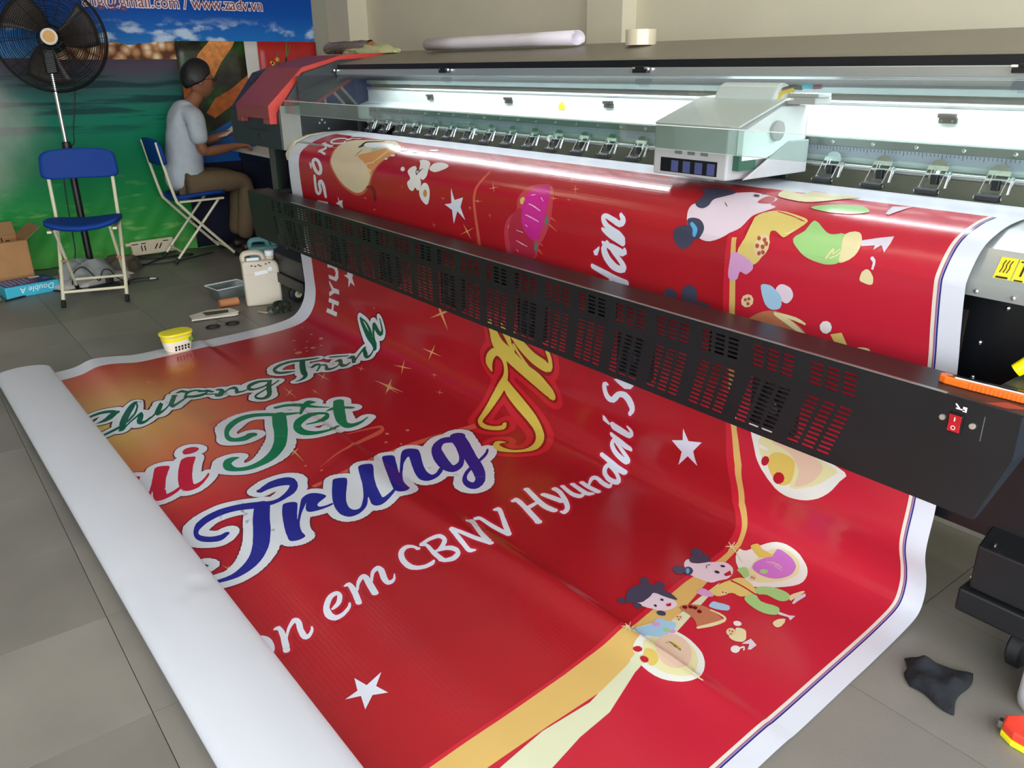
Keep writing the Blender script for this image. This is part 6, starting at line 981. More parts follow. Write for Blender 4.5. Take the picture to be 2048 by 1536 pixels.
["k_red","p",[[2900,1765],[2905,1750],[2913,1760],[2908,1768]]],
["ink","p",[[2891,1789],[2891,1791],[2888,1792],[2884,1791],[2881,1788],[2882,1785],[2885,1784],[2889,1786]]],
["ink","p",[[2886,1757],[2887,1760],[2884,1762],[2880,1762],[2877,1759],[2877,1756],[2880,1754],[2884,1754]]],
["k_brown","p",[[2929,1749],[2929,1740],[2934,1728],[2941,1718],[2950,1709],[2960,1702],[2971,1697],[2982,1696],[2993,1697],[3004,1699],[3016,1700],[3027,1702],[3035,1705],[3038,1712],[3038,1720],[3036,1729],[3032,1740],[3027,1752],[3022,1762],[3017,1768],[3013,1772],[3008,1773],[3002,1770],[2995,1764],[2988,1759],[2981,1756],[2973,1754],[2964,1752],[2952,1752],[2938,1752],[2929,1749]]],
["ink_red","p",[[2945,1735],[2946,1740],[2943,1744],[2938,1744],[2933,1741],[2932,1736],[2935,1732],[2940,1731]]],
["ink_red","p",[[2954,1723],[2955,1728],[2952,1732],[2947,1732],[2942,1729],[2941,1724],[2944,1720],[2949,1719]]],
["ink_red","p",[[2963,1718],[2964,1723],[2962,1727],[2957,1727],[2952,1724],[2951,1719],[2954,1715],[2959,1714]]],
["ink_red","p",[[2980,1721],[2980,1726],[2978,1730],[2973,1731],[2969,1727],[2968,1722],[2970,1718],[2975,1718]]],
["k_cream","s",[[3013,1778,3007,1772],[3017,1770,3010,1763],[3023,1759,3015,1751],[3029,1747,3020,1738],[3034,1734,3025,1725],[3038,1720,3029,1712],[3040,1708,3031,1703],[3036,1697,3031,1701],[3029,1692,3030,1700],[3022,1691,3024,1698],[3011,1691,3014,1698],[2998,1694,3000,1699],[2989,1695,2991,1701]]],
["k_skyblue","p",[[2975,1688],[2973,1682],[2971,1674],[2971,1667],[2974,1663],[2980,1661],[2987,1658],[2994,1654],[3003,1651],[3010,1650],[3014,1654],[3018,1660],[3018,1667],[3014,1672],[3007,1678],[3000,1682],[2995,1685],[2991,1687],[2987,1688],[2983,1689],[2979,1690],[2975,1688]]],
["k_spot","p",[[2962,1773],[2965,1780],[2965,1787],[2961,1792],[2955,1792],[2949,1788],[2945,1781],[2946,1774],[2950,1769],[2956,1769]]],
["k_spot","p",[[3080,1719],[3083,1728],[3082,1737],[3078,1742],[3071,1742],[3064,1737],[3060,1728],[3061,1719],[3066,1714],[3073,1714]]],
["k_cream","p",[[3071,1707],[3075,1702],[3082,1698],[3090,1697],[3096,1701],[3101,1708],[3106,1715],[3110,1721],[3112,1728],[3112,1735],[3109,1740],[3103,1745],[3097,1748],[3090,1749],[3083,1748],[3078,1746],[3079,1740],[3081,1733],[3082,1725],[3079,1719],[3073,1712],[3071,1707]]],
["k_shoe","p",[[3114,1737],[3118,1713],[3140,1722],[3140,1745],[3135,1750],[3126,1731],[3114,1744]]],
["flower","p",[[3122,1761],[3125,1770],[3124,1779],[3117,1783],[3110,1781],[3105,1774],[3104,1765],[3108,1758],[3115,1756]]],
["flower","s",[[3121,1763,3117,1760],[3122,1758,3118,1755],[3124,1753,3120,1749],[3125,1751,3123,1746],[3125,1752,3127,1750],[3127,1756,3130,1755],[3129,1760,3131,1759]]],
["flower","p",[[3072,1685],[3073,1692],[3070,1698],[3063,1701],[3057,1698],[3053,1692],[3055,1685],[3060,1681],[3067,1681]]],
["disc_white","p",[[2877,1430],[2879,1427],[2887,1428],[2896,1423],[2903,1406],[2912,1386],[2923,1370],[2934,1360],[2945,1354],[2958,1350],[2973,1348],[2989,1349],[3005,1352],[3020,1357],[3034,1365],[3047,1373],[3058,1382],[3067,1393],[3073,1404],[3077,1416],[3079,1430],[3077,1444],[3070,1460],[3059,1477],[3047,1493],[3036,1508],[3024,1522],[3012,1532],[3003,1538],[2995,1540],[2982,1535],[2959,1522],[2931,1503],[2907,1483],[2891,1463],[2881,1444],[2877,1430]]],
["disc_cream","p",[[2951,1484],[2942,1456],[2937,1423],[2938,1397],[2946,1380],[2960,1369],[2974,1363],[2990,1362],[3007,1366],[3022,1372],[3034,1381],[3044,1394],[3051,1407],[3053,1421],[3050,1435],[3045,1450],[3037,1467],[3026,1484],[3016,1498],[3008,1508],[3000,1515],[2991,1516],[2978,1511],[2963,1501],[2951,1484]]],
["k_magenta","p",[[2952,1473],[2947,1463],[2944,1450],[2945,1437],[2949,1422],[2955,1407],[2960,1395],[2960,1384],[2958,1375],[2961,1370],[2972,1369],[2986,1371],[3000,1374],[3013,1379],[3024,1386],[3033,1394],[3038,1405],[3041,1418],[3041,1431],[3037,1444],[3031,1457],[3022,1468],[3012,1476],[2999,1481],[2987,1483],[2974,1482],[2962,1479],[2952,1473]]],
["disc_peach","p",[[2955,1444],[2956,1435],[2962,1426],[2969,1420],[2980,1416],[2994,1415],[3004,1417],[3011,1422],[3015,1430],[3015,1438],[3011,1447],[3004,1457],[2997,1464],[2990,1468],[2983,1469],[2976,1467],[2967,1461],[2959,1453],[2955,1444]]],
["rooster","p",[[2894,1402],[2894,1395],[2899,1388],[2904,1384],[2910,1385],[2918,1389],[2925,1393],[2934,1394],[2943,1394],[2951,1395],[2958,1395],[2964,1394],[2966,1397],[2961,1404],[2952,1415],[2943,1422],[2936,1424],[2928,1421],[2921,1418],[2911,1413],[2900,1408],[2894,1402]]],
["k_green","p",[[2991,1456],[2993,1464],[2989,1473],[2981,1476],[2975,1472],[2973,1464],[2977,1456],[2985,1453]]],
["k_skin","p",[[2821,1598],[2814,1588],[2810,1578],[2810,1569],[2816,1565],[2827,1563],[2837,1559],[2846,1552],[2853,1542],[2861,1533],[2869,1523],[2877,1513],[2885,1506],[2894,1504],[2903,1505],[2911,1508],[2918,1512],[2924,1519],[2929,1527],[2934,1536],[2936,1547],[2937,1557],[2936,1565],[2932,1573],[2928,1581],[2925,1590],[2923,1599],[2919,1606],[2910,1611],[2899,1614],[2888,1616],[2878,1619],[2867,1620],[2856,1619],[2844,1614],[2831,1606],[2821,1598]]],
["k_hair","p",[[2823,1575],[2816,1570],[2810,1562],[2806,1552],[2806,1543],[2808,1534],[2811,1526],[2815,1520],[2820,1516],[2826,1514],[2835,1515],[2845,1518],[2853,1522],[2856,1526],[2857,1532],[2856,1538],[2853,1547],[2847,1557],[2842,1565],[2836,1570],[2829,1575],[2823,1575]]],
["k_hair","p",[[2815,1510],[2819,1522],[2816,1535],[2807,1542],[2796,1541],[2789,1532],[2788,1519],[2795,1508],[2806,1505]]],
["k_hair","p",[[2842,1618],[2845,1629],[2842,1639],[2832,1644],[2821,1642],[2812,1634],[2809,1623],[2812,1614],[2822,1609],[2833,1610]]],
["k_hair","p",[[2855,1601],[2861,1614],[2861,1624],[2854,1629],[2844,1625],[2835,1614],[2831,1602],[2836,1594],[2845,1594]]],
["k_blue","p",[[2849,1608],[2854,1617],[2854,1623],[2849,1622],[2842,1616],[2837,1608],[2837,1602],[2842,1602]]],
["k_red","p",[[2919,1554],[2920,1527],[2935,1540],[2928,1556]]],
["ink","p",[[2908,1556],[2908,1561],[2904,1564],[2898,1564],[2894,1561],[2894,1557],[2898,1553],[2904,1553]]],
["ink","p",[[2901,1522],[2901,1526],[2898,1530],[2893,1531],[2889,1529],[2889,1524],[2892,1521],[2897,1520]]],
["ink","s",[[2873,1565,2872,1566],[2870,1562,2869,1564],[2866,1558,2865,1559],[2865,1555,2863,1555],[2866,1553,2864,1551],[2868,1549,2866,1547],[2870,1547,2868,1545]]],
["k_yellow","p",[[2938,1631],[2937,1621],[2937,1608],[2938,1594],[2940,1581],[2943,1568],[2947,1556],[2950,1544],[2955,1534],[2963,1528],[2978,1529],[2996,1535],[3010,1542],[3019,1549],[3024,1556],[3026,1565],[3022,1576],[3013,1588],[3005,1598],[2996,1600],[2988,1599],[2981,1602],[2976,1612],[2974,1626],[2970,1636],[2965,1641],[2958,1643],[2952,1643],[2947,1641],[2942,1638],[2938,1631]]],
["k_red","s",[[2952,1564,2949,1558],[2961,1563,2958,1558],[2973,1562,2971,1557],[2987,1562,2985,1557],[3002,1563,3000,1558],[3017,1565,3016,1560],[3028,1566,3026,1561]]],
["k_spot","p",[[2987,1502],[2990,1511],[2989,1519],[2984,1523],[2976,1520],[2971,1512],[2969,1503],[2973,1496],[2980,1496]]],
["k_spot","p",[[2975,1609],[2977,1616],[2976,1623],[2971,1627],[2964,1626],[2960,1620],[2959,1612],[2963,1606],[2969,1604]]],
["k_pink","p",[[2921,1669],[2918,1662],[2917,1651],[2919,1643],[2926,1640],[2937,1640],[2946,1641],[2952,1643],[2957,1645],[2959,1649],[2957,1654],[2952,1660],[2945,1664],[2937,1668],[2928,1670],[2921,1669]]],
["k_green","p",[[2929,1507],[2931,1499],[2935,1489],[2941,1484],[2950,1488],[2959,1497],[2966,1506],[2968,1513],[2968,1521],[2966,1525],[2961,1525],[2954,1521],[2946,1517],[2939,1515],[2933,1512],[2929,1507]]],
["k_green","p",[[3010,1542],[3012,1533],[3018,1523],[3026,1514],[3036,1507],[3048,1500],[3059,1497],[3070,1496],[3080,1497],[3087,1501],[3092,1507],[3094,1516],[3094,1524],[3091,1531],[3086,1537],[3079,1541],[3069,1542],[3057,1542],[3046,1543],[3039,1548],[3034,1554],[3029,1557],[3022,1555],[3014,1549],[3010,1542]]],
["k_green","p",[[3015,1596],[3014,1584],[3018,1571],[3024,1562],[3031,1565],[3041,1572],[3051,1576],[3066,1573],[3082,1566],[3094,1564],[3102,1570],[3107,1581],[3108,1591],[3103,1598],[3094,1605],[3083,1610],[3071,1612],[3058,1612],[3045,1610],[3032,1607],[3021,1602],[3015,1596]]],
["k_shoe","p",[[3108,1526],[3101,1495],[3109,1465],[3116,1475],[3113,1508],[3113,1524]]],
["k_shoe","p",[[3104,1578],[3129,1572],[3141,1562],[3142,1586],[3132,1579],[3110,1588]]],
["k_cream","p",[[3120,1627],[3118,1621],[3118,1614],[3119,1607],[3122,1600],[3127,1593],[3131,1590],[3134,1595],[3138,1604],[3139,1613],[3140,1621],[3138,1628],[3136,1632],[3131,1633],[3125,1631],[3120,1627]]],
["k_cream","p",[[3099,1519],[3095,1516],[3090,1510],[3087,1501],[3089,1488],[3094,1474],[3098,1464],[3101,1460],[3104,1460],[3105,1465],[3105,1475],[3103,1490],[3102,1503],[3101,1511],[3101,1517],[3099,1519]]],
["k_dot","p",[[2850,516],[2850,520],[2846,522],[2841,520],[2839,515],[2841,511],[2846,512]]],
["k_dot","p",[[2867,517],[2867,522],[2862,524],[2858,521],[2855,517],[2858,513],[2863,513]]],
["k_dot","p",[[2851,533],[2849,538],[2844,540],[2840,538],[2839,533],[2843,529],[2848,529]]],
["k_dot","p",[[2867,533],[2865,538],[2860,540],[2856,537],[2855,532],[2859,529],[2864,529]]],
["k_dot","p",[[2875,525],[2874,530],[2870,531],[2865,529],[2864,524],[2866,521],[2872,521]]],
["k_dot","p",[[2857,550],[2855,555],[2850,557],[2846,555],[2846,550],[2850,546],[2855,546]]],
["k_dot","p",[[2869,546],[2866,551],[2862,553],[2858,550],[2857,545],[2861,541],[2866,542]]],
["k_dot","p",[[2812,681],[2809,685],[2805,687],[2802,685],[2802,681],[2806,677],[2810,677]]],
["k_dot","p",[[2823,676],[2821,680],[2817,682],[2813,680],[2813,676],[2817,672],[2821,672]]],
["k_dot","p",[[2820,689],[2818,694],[2813,696],[2810,694],[2810,689],[2814,686],[2818,686]]],
["k_dot","p",[[2952,1778],[2953,1781],[2952,1783],[2950,1783],[2948,1781],[2948,1778],[2950,1777]]],
["k_dot","p",[[2958,1774],[2959,1777],[2958,1779],[2956,1779],[2954,1777],[2954,1774],[2956,1773]]],
["k_dot","p",[[2961,1784],[2962,1787],[2962,1789],[2959,1788],[2957,1786],[2957,1784],[2959,1782]]],
["k_dot","p",[[3069,1725],[3069,1728],[3068,1730],[3066,1730],[3065,1728],[3065,1725],[3066,1724]]],
["k_dot","p",[[3075,1722],[3076,1725],[3075,1727],[3072,1727],[3071,1725],[3071,1722],[3073,1721]]],
["k_dot","p",[[3078,1732],[3079,1735],[3078,1737],[3075,1737],[3074,1735],[3074,1732],[3076,1731]]],
["k_dot","p",[[2978,1506],[2979,1510],[2978,1512],[2976,1512],[2974,1509],[2974,1506],[2976,1505]]],
["k_dot","p",[[2984,1506],[2985,1509],[2984,1512],[2982,1511],[2980,1509],[2980,1506],[2982,1504]]],
["k_dot","p",[[2967,1616],[2968,1619],[2967,1621],[2964,1621],[2962,1618],[2962,1615],[2964,1614]]],
["k_dot","p",[[2973,1612],[2974,1615],[2973,1617],[2971,1617],[2969,1614],[2969,1612],[2971,1610]]],
["k_cream","s",[[3035,534,3031,533],[3037,531,3033,530],[3039,527,3035,525],[3041,522,3037,521],[3044,517,3039,515],[3046,512,3042,510],[3046,511,3045,507],[3044,512,3048,512],[3045,517,3048,517],[3048,522,3048,518],[3053,518,3051,516],[3058,512,3056,510],[3062,508,3060,506]]],
["k_cream","s",[[3043,532,3041,530],[3048,529,3046,527],[3055,525,3053,523],[3061,521,3058,519],[3064,517,3061,515],[3066,512,3064,511],[3067,509,3065,508]]],
["k_cream","s",[[2908,496,2906,493],[2912,495,2910,492],[2917,494,2914,491],[2922,492,2918,489],[2925,488,2922,485],[2928,483,2925,481],[2930,480,2928,478]]],
["k_cream","s",[[2936,463,2933,461],[2937,461,2934,459],[2940,458,2936,455],[2941,456,2938,453]]],
["ink","p",[[2750,375],[2751,380],[2748,383],[2741,383],[2734,379],[2730,374],[2731,369],[2737,368],[2744,370]]],
["ink","p",[[2755,355],[2756,359],[2753,362],[2748,361],[2743,358],[2740,354],[2740,350],[2744,349],[2750,351]]],
["k_red","s",[[2801,515,2798,514],[2803,502,2800,501],[2803,484,2800,483],[2803,469,2800,467],[2804,463,2801,461],[2806,462,2804,459],[2808,461,2806,459]]],
["k_red","s",[[2851,438,2849,435],[2863,440,2862,437],[2881,443,2880,440],[2898,446,2897,443],[2914,450,2914,448],[2930,455,2930,452],[2941,457,2940,455]]],
["k_red","s",[[2870,499,2870,497],[2881,502,2881,500],[2897,505,2897,503],[2911,506,2910,504],[2918,502,2916,500],[2923,495,2921,494],[2926,491,2924,490]]],
]
# ================================================================ printed banner
VR = [0.0]
while VR[-1] < VF - .001:
    VR.append(min(VR[-1] + (.010 if VR[-1] < 1.75 else .016), VF))
VROLL = [VF + (VE - VF) * k / 60 for k in range(1, 61)]
NCOL = 112
def banner_mat():
    m = bpy.data.materials.new('printed_vinyl'); m.use_nodes = True
    nt = m.node_tree; N = nt.nodes; L = nt.links; b = N['Principled BSDF']
    b.inputs['Roughness'].default_value = .22; b.inputs['Specular IOR Level'].default_value = .45
    uv = N.new('ShaderNodeUVMap'); uv.uv_map = 'sheet'; sp = N.new('ShaderNodeSeparateXYZ'); L.new(uv.outputs[0], sp.inputs[0])
    U, V = sp.outputs[0], sp.outputs[1]          # metres
    def mth(op, a, c=None):
        n = N.new('ShaderNodeMath'); n.operation = op
        for k, x in enumerate((a, c)):
            if x is None: continue
            if isinstance(x, (int, float)): n.inputs[k].default_value = x
            else: L.new(x, n.inputs[k])
        return n.outputs[0]
    def mixc(f, a, c):
        n = N.new('ShaderNodeMix'); n.data_type = 'RGBA'; L.new(f, n.inputs['Factor'])
        for k, x in ((6, a), (7, c)):
            if isinstance(x, tuple): n.inputs[k].default_value = (*lin(x), 1)
            else: L.new(x, n.inputs[k])
        return n.outputs[2]
    nz = N.new('ShaderNodeTexNoise'); nz.inputs['Scale'].default_value = 1.6; nz.inputs['Detail'].default_value = 3; L.new(uv.outputs[0], nz.inputs['Vector'])
    rp = N.new('ShaderNodeValToRGB'); e = rp.color_ramp.elements
    e[0].position = .35; e[0].color = (*lin((150, 24, 32)), 1); e[1].position = .7; e[1].color = (*lin((164, 28, 36)), 1); L.new(nz.outputs['Fac'], rp.inputs[0])
    # orange glow of the print
    du = mth('DIVIDE', mth('SUBTRACT', U, .80), 1.0); dv = mth('DIVIDE', mth('SUBTRACT', V, 2.60), .95)
    d = mth('SQRT', mth('ADD', mth('MULTIPLY', du, du), mth('MULTIPLY', dv, dv)))
    d = mth('ADD', d, mth('MULTIPLY', mth('SUBTRACT', nz.outputs['Fac'], .5), .25))
    gr = N.new('ShaderNodeValToRGB'); e = gr.color_ramp.elements
    e[0].position = 0; e[0].color = (*lin((188, 166, 86)), 1); e[1].position = 1; e[1].color = (*lin((160, 27, 35)), 1)
    for p, c in ((.28, (182, 132, 76)), (.55, (180, 86, 54)), (.8, (170, 48, 42))): q = e.new(p); q.color = (*lin(c), 1)
    L.new(d, gr.inputs[0])
    base = mixc(mth('LESS_THAN', d, 1.0), rp.outputs[0], gr.outputs[0])
    # darker field of the print, partly dark floor reflection put into the colour
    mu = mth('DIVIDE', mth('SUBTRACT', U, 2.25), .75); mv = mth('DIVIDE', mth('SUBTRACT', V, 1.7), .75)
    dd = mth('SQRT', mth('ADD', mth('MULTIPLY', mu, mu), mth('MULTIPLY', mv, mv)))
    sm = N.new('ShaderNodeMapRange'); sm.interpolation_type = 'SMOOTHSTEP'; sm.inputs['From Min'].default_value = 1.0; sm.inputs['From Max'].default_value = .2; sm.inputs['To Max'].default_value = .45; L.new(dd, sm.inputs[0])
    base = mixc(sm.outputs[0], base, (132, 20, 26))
    wht = (204, 206, 214)
    base = mixc(mth('LESS_THAN', U, .125), base, wht)
    base = mixc(mth('GREATER_THAN', U, 3.2995), base, wht)
    base = mixc(mth('LESS_THAN', V, .30), base, wht)
    L.new(base, b.inputs['Base Color'])
    # fine feed lines across the sheet and soft ripples
    wv = N.new('ShaderNodeTexWave'); wv.bands_direction = 'Y'; wv.inputs['Scale'].default_value = 26; wv.inputs['Distortion'].default_value = 1.2; wv.inputs['Detail'].default_value = 2
    L.new(uv.outputs[0], wv.inputs['Vector'])
    n3 = N.new('ShaderNodeTexNoise'); n3.inputs['Scale'].default_value = 3.0; n3.inputs['Detail'].default_value = 2; L.new(uv.outputs[0], n3.inputs['Vector'])
    ad = mth('ADD', mth('MULTIPLY', wv.outputs['Fac'], .02), mth('MULTIPLY', n3.outputs['Fac'], .9))
    bp = N.new('ShaderNodeBump'); bp.inputs['Strength'].default_value = .22; bp.inputs['Distance'].default_value = .02; L.new(ad, bp.inputs['Height']); L.new(bp.outputs[0], b.inputs['Normal'])
    return m
BAN = thing('printed_banner', 'huge glossy red printed banner hanging from the printer onto the floor', 'banner', (-2.37, 1.0, 0))
bpy.context.view_layer.update(); BI = BAN.matrix_world.inverted()
def bp_(o): o.parent = BAN; o.matrix_parent_inverse = BI; return o
def sheet_mesh(name, m, off):
    rows = VR + VROLL
    vs = [tuple(sheet(BW * i / NCOL, v, off)) for v in rows for i in range(NCOL + 1)]
    n = NCOL + 1
    fs = [(j * n + i, (j + 1) * n + i, (j + 1) * n + i + 1, j * n + i + 1) for j in range(len(rows) - 1) for i in range(NCOL)]
    me = bpy.data.meshes.new(name); me.from_pydata(vs, [], fs); me.update(); me.materials.append(m)
    ul = me.uv_layers.new(name='sheet')
    for li, l in enumerate(me.loops):
        k = l.vertex_index; ul.data[li].uv = (BW * (k % n) / NCOL, rows[k // n])
    for p in me.polygons: p.use_smooth = True
    o = bpy.data.objects.new(name, me); COL.objects.link(o); return bp_(o)
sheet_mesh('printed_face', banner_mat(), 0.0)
M_back = mat('white_vinyl_back', (200, 201, 208), .38, var=.015, scale=5, bump=.05, bscale=4)
sheet_mesh('white_backing', M_back, -.0009)
# ---- printed shapes: polygons in sheet coordinates, cut at the sheet's own rows
DCOL = BW / NCOL
def clip_cols(poly):
    lo = min(p[0] for p in poly); hi = max(p[0] for p in poly); out = []
    for k in range(int(lo / DCOL), min(int(hi / DCOL) + 1, NCOL)):
        q = poly
        for (lim, sgn) in ((k * DCOL, 1), ((k + 1) * DCOL, -1)):
            r = []
            for i in range(len(q)):
                a = q[i]; c = q[(i + 1) % len(q)]
                da = sgn * (a[0] - lim); dc = sgn * (c[0] - lim)
                if da >= 0: r.append(a)
                if (da > 1e-9 and dc < -1e-9) or (da < -1e-9 and dc > 1e-9):
                    t = da / (da - dc); r.append((lim, a[1] + (c[1] - a[1]) * t))
            q = r
            if len(q) < 3: break
        if len(q) >= 3: out.append(q)
    return out
def clip_rows(poly):
    """split a convex polygon (u, v) at the sheet rows"""
    lo = min(p[1] for p in poly); hi = max(p[1] for p in poly)
    out = []
    k0 = max(bisect.bisect_right(VR, lo) - 1, 0); k1 = bisect.bisect_left(VR, hi)
    for k in range(k0, min(k1, len(VR) - 1)):
        q = poly
        for (lim, sgn) in ((VR[k], 1), (VR[k + 1], -1)):
            r = []
            for i in range(len(q)):
                a = q[i]; c = q[(i + 1) % len(q)]
                da = sgn * (a[1] - lim); dc = sgn * (c[1] - lim)
                if da >= 0: r.append(a)
                if (da > 0 and dc < 0) or (da < 0 and dc > 0):
                    t = da / (da - dc); r.append((a[0] + (c[0] - a[0]) * t, lim))
            q = r
            if len(q) < 3: break
        if len(q) >= 3: out += clip_cols(q)
    return out
_G = {}
def node(i, j):
    if (i, j) not in _G:
        u, v = i * DCOL, VR[j]; a = sheet(u, v, 0.0); n = sheet(u, v, .01)
        _G[(i, j)] = (Vector(a), (Vector(n) - Vector(a)) / .01)
    return _G[(i, j)]
def onsheet(u, v, off):
    """point on the meshed sheet (bilinear in its own cells) raised by off along its normal"""
    i = min(max(int(u / DCOL + 1e-9), 0), NCOL - 1); j = min(max(bisect.bisect_right(VR, v + 1e-9) - 1, 0), len(VR) - 2)
    s = u / DCOL - i; t = (v - VR[j]) / (VR[j + 1] - VR[j])
    (a, na), (b_, nb), (c, nc), (d, nd) = node(i, j), node(i + 1, j), node(i + 1, j + 1), node(i, j + 1)
    w = ((1 - s) * (1 - t), s * (1 - t), s * t, (1 - s) * t)
    return tuple(a * w[0] + b_ * w[1] + c * w[2] + d * w[3] + off * (na * w[0] + nb * w[1] + nc * w[2] + nd * w[3]))
PR_M = {}
def pmat(name, rgb, var=.05, rough=.22):
    if name not in PR_M: PR_M[name] = mat('print_' + name, [c * .86 + 6 for c in rgb], rough, var=var, scale=3, spec=.45)
    return PR_M[name]
def clampu(p): return (min(max(p[0], .001), BW - .001), min(max(p[1], .002), VF))
def decal(name, pieces, m, off):
    vs = []; fs = []; key = {}
    for k_, P in enumerate(pieces):
        P = [clampu(p) for p in P]; lift = off + (k_ % 41) * 6e-6      # overlapping strokes never share a plane
        for q in clip_rows(P):
            idx = []
            for (u, v) in q:
                kk = (k_, round(u, 5), round(v, 5))
                if kk not in key: key[kk] = len(vs); vs.append(onsheet(u, v, lift))
                if not idx or idx[-1] != key[kk]: idx.append(key[kk])
            if len(idx) > 2 and idx[0] == idx[-1]: idx.pop()
            if len(set(idx)) == len(idx) and len(idx) >= 3:
                a = sum(q_[0] * p_[1] - p_[0] * q_[1] for q_, p_ in zip(q, q[1:] + q[:1]))
                fs.append(tuple(idx if a < 0 else idx[::-1]))
    if not fs: return None
    return bp_(raw(name, vs, fs, m, smooth=True))
def tri(poly):
    return [[poly[i] for i in t] for t in tessellate_polygon([[Vector((p[0], p[1], 0)) for p in poly]])]
def disc(c, r, n=10): return [(c[0] + r * math.cos(2 * PI * k / n), c[1] + r * math.sin(2 * PI * k / n)) for k in range(n)]
def pieces_of(kind, pts, grow=0.0):
    out = []
    if kind == 's':
        Q = [((a / 1000, b_ / 1000), (c / 1000, d / 1000)) for a, b_, c, d in pts]
        E = []
        for k, (l, r) in enumerate(Q):
            l = Vector(l); r = Vector(r); w = (l - r)
            if w.length < .0015:
                a = Vector(Q[max(k - 1, 0)][0]) + Vector(Q[max(k - 1, 0)][1]); c = Vector(Q[min(k + 1, len(Q) - 1)][0]) + Vector(Q[min(k + 1, len(Q) - 1)][1])
                t = (c - a); t = t.normalized() if t.length > 1e-6 else Vector((1, 0)); n = Vector((-t.y, t.x))
                if E and n.dot((E[-1][0] - E[-1][1])) < 0: n = -n
            else: n = w.normalized()
            E.append((l + n * grow, r - n * grow))
        for (a, b_), (c, d) in zip(E, E[1:]):
            for t in ([a, b_, d], [a, d, c]):
                out.append([tuple(p) for p in t])
        for l, r in ((E[0]), (E[-1])):
            rad = (l - r).length / 2
            if rad > .003: out.append(disc((l + r) / 2, rad * .96))
        if grow:
            for l, r in E: out.append(disc((l + r) / 2, (l - r).length / 2, 14))
    else:
        P = [(a / 1000, b_ / 1000) for a, b_ in pts]
        out += tri(P)
        if grow:
            for a, c in zip(P, P[1:] + P[:1]):
                a = Vector(a); c = Vector(c); t = c - a
                if t.length < 1e-5: continue
                n = Vector((-t.y, t.x)).normalized() * grow
                out.append([tuple(a + n), tuple(c + n), tuple(c - n), tuple(a - n)])
                out.append(disc(a, grow, 8))
    return out
def by(tagname): return [(k, p) for t, k, p in ART if t == tagname]
def art(tagname, name, rgb, off, grow=0.0, var=.05):
    # shapes that touch make one printed piece, the others are pieces of their own
    sets = []
    for k, p in by(tagname):
        P = pieces_of(k, p, grow)
        pts = [q for t in P[::2] for q in t[:2]][::2] + [q for t in P[:2] for q in t]; keep = []
        for pts2, P2 in sets:
            if any(abs(a[0] - c[0]) < .02 and abs(a[1] - c[1]) < .02 for a in pts for c in pts2): pts = pts + pts2; P = P2 + P
            else: keep.append((pts2, P2))
        sets = keep + [(pts, P)]
    for bb, P in sets: decal(name, P, pmat(name, rgb, var), off)
U_IN = 3.2835
bandp = [p for t, k, p in ART if t == 'band_red'][0]
half = [(a / 1000, b_ / 1000) for a, b_ in bandp[:16]]
pb = [(half[-1][0] - .03, .30)] + half[::-1] + [(half[0][0] - .12, VF), (U_IN, VF), (U_IN, .30)]
decal('bright_red_field', tri(pb), pmat('bright_red_field', (200, 32, 52)), .0005)
def strip(name, u0, u1, rgb, v0=.30): decal(name, [[(u0, v0), (u1, v0), (u1, VF), (u0, VF)]], pmat(name, rgb), .0008)
strip('cream_edge_line', 3.2835, 3.2915, (240, 228, 214)); strip('lilac_edge_line', 3.2915, 3.2945, (170, 96, 120)); strip('pale_blue_edge_line', 3.2945, 3.2965, (150, 150, 214)); strip('navy_edge_line', 3.2965, 3.2995, (26, 40, 116))
O1, O2, O3, O4, O5 = .0007, .0010, .0013, .0016, .0019
art('swoosh', 'orange_swoosh', (214, 92, 70), O1)
art('band_red', 'red_band_edge', (208, 34, 52), O1); art('band_gold', 'gold_band', (226, 184, 104), O2); art('band_cream', 'cream_band', (226, 226, 188), O2)
art('moon', 'moon_rim', (196, 96, 62), O1, .012); art('moon', 'moon', (224, 204, 168), O2); art('moon_orange', 'moon_shade', (216, 150, 84), O3); art('moon_swirl', 'moon_swirl', (236, 204, 150), O4)
art('lantern_glow', 'lantern_glow', (196, 60, 76), O1); art('lantern_dark', 'rear_lantern', (178, 40, 62), O2); art('lantern', 'magenta_lantern', (196, 34, 134), O3, 0, .2); art('glint', 'lantern_glint', (244, 190, 222), O4); art('tassel', 'lantern_cap', (92, 118, 110), O4)
art('flower', 'white_blossom', (238, 234, 230), O4); art('flower_core', 'blossom_core', (206, 150, 76), O5)
art('sparkle', 'gold_sparkle', (232, 172, 104), O2); art('dots', 'pale_dot', (222, 128, 106), O2)
art('chuong', 'green_script_shadow', (86, 22, 24), O1, .028); art('chuong', 'green_script_outline', (226, 230, 234), O2, .021); art('chuong', 'green_script', (14, 90, 60), O3)
for nm, rgb in (('tet', (10, 124, 78)), ('ui', (196, 30, 48)), ('trung', (28, 34, 142))):
    art(nm, {'tet': 'green_word', 'ui': 'red_word', 'trung': 'navy_word'}[nm] + '_shadow', (116, 30, 40), O1, .034); art(nm, {'tet': 'green_word', 'ui': 'red_word', 'trung': 'navy_word'}[nm] + '_outline', (226, 230, 238), O2, .029)
art('tet', 'green_word', (10, 124, 78), O3); art('ui', 'red_word', (196, 30, 48), O3); art('trung', 'navy_word', (28, 34, 142), O3)
art('thu', 'yellow_word_glow', (208, 34, 46), O1, .036); art('thu', 'yellow_word_outline', (146, 24, 18), O2, .010); art('thu', 'yellow_word', (222, 196, 78), O3)
art('white_text', 'white_script_glow', (186, 26, 44), O2, .009); art('white_text', 'white_script', (230, 233, 246), O3)
art('side_text', 'white_capitals', (228, 226, 230), O3); art('stars', 'white_star', (228, 230, 244), O3)
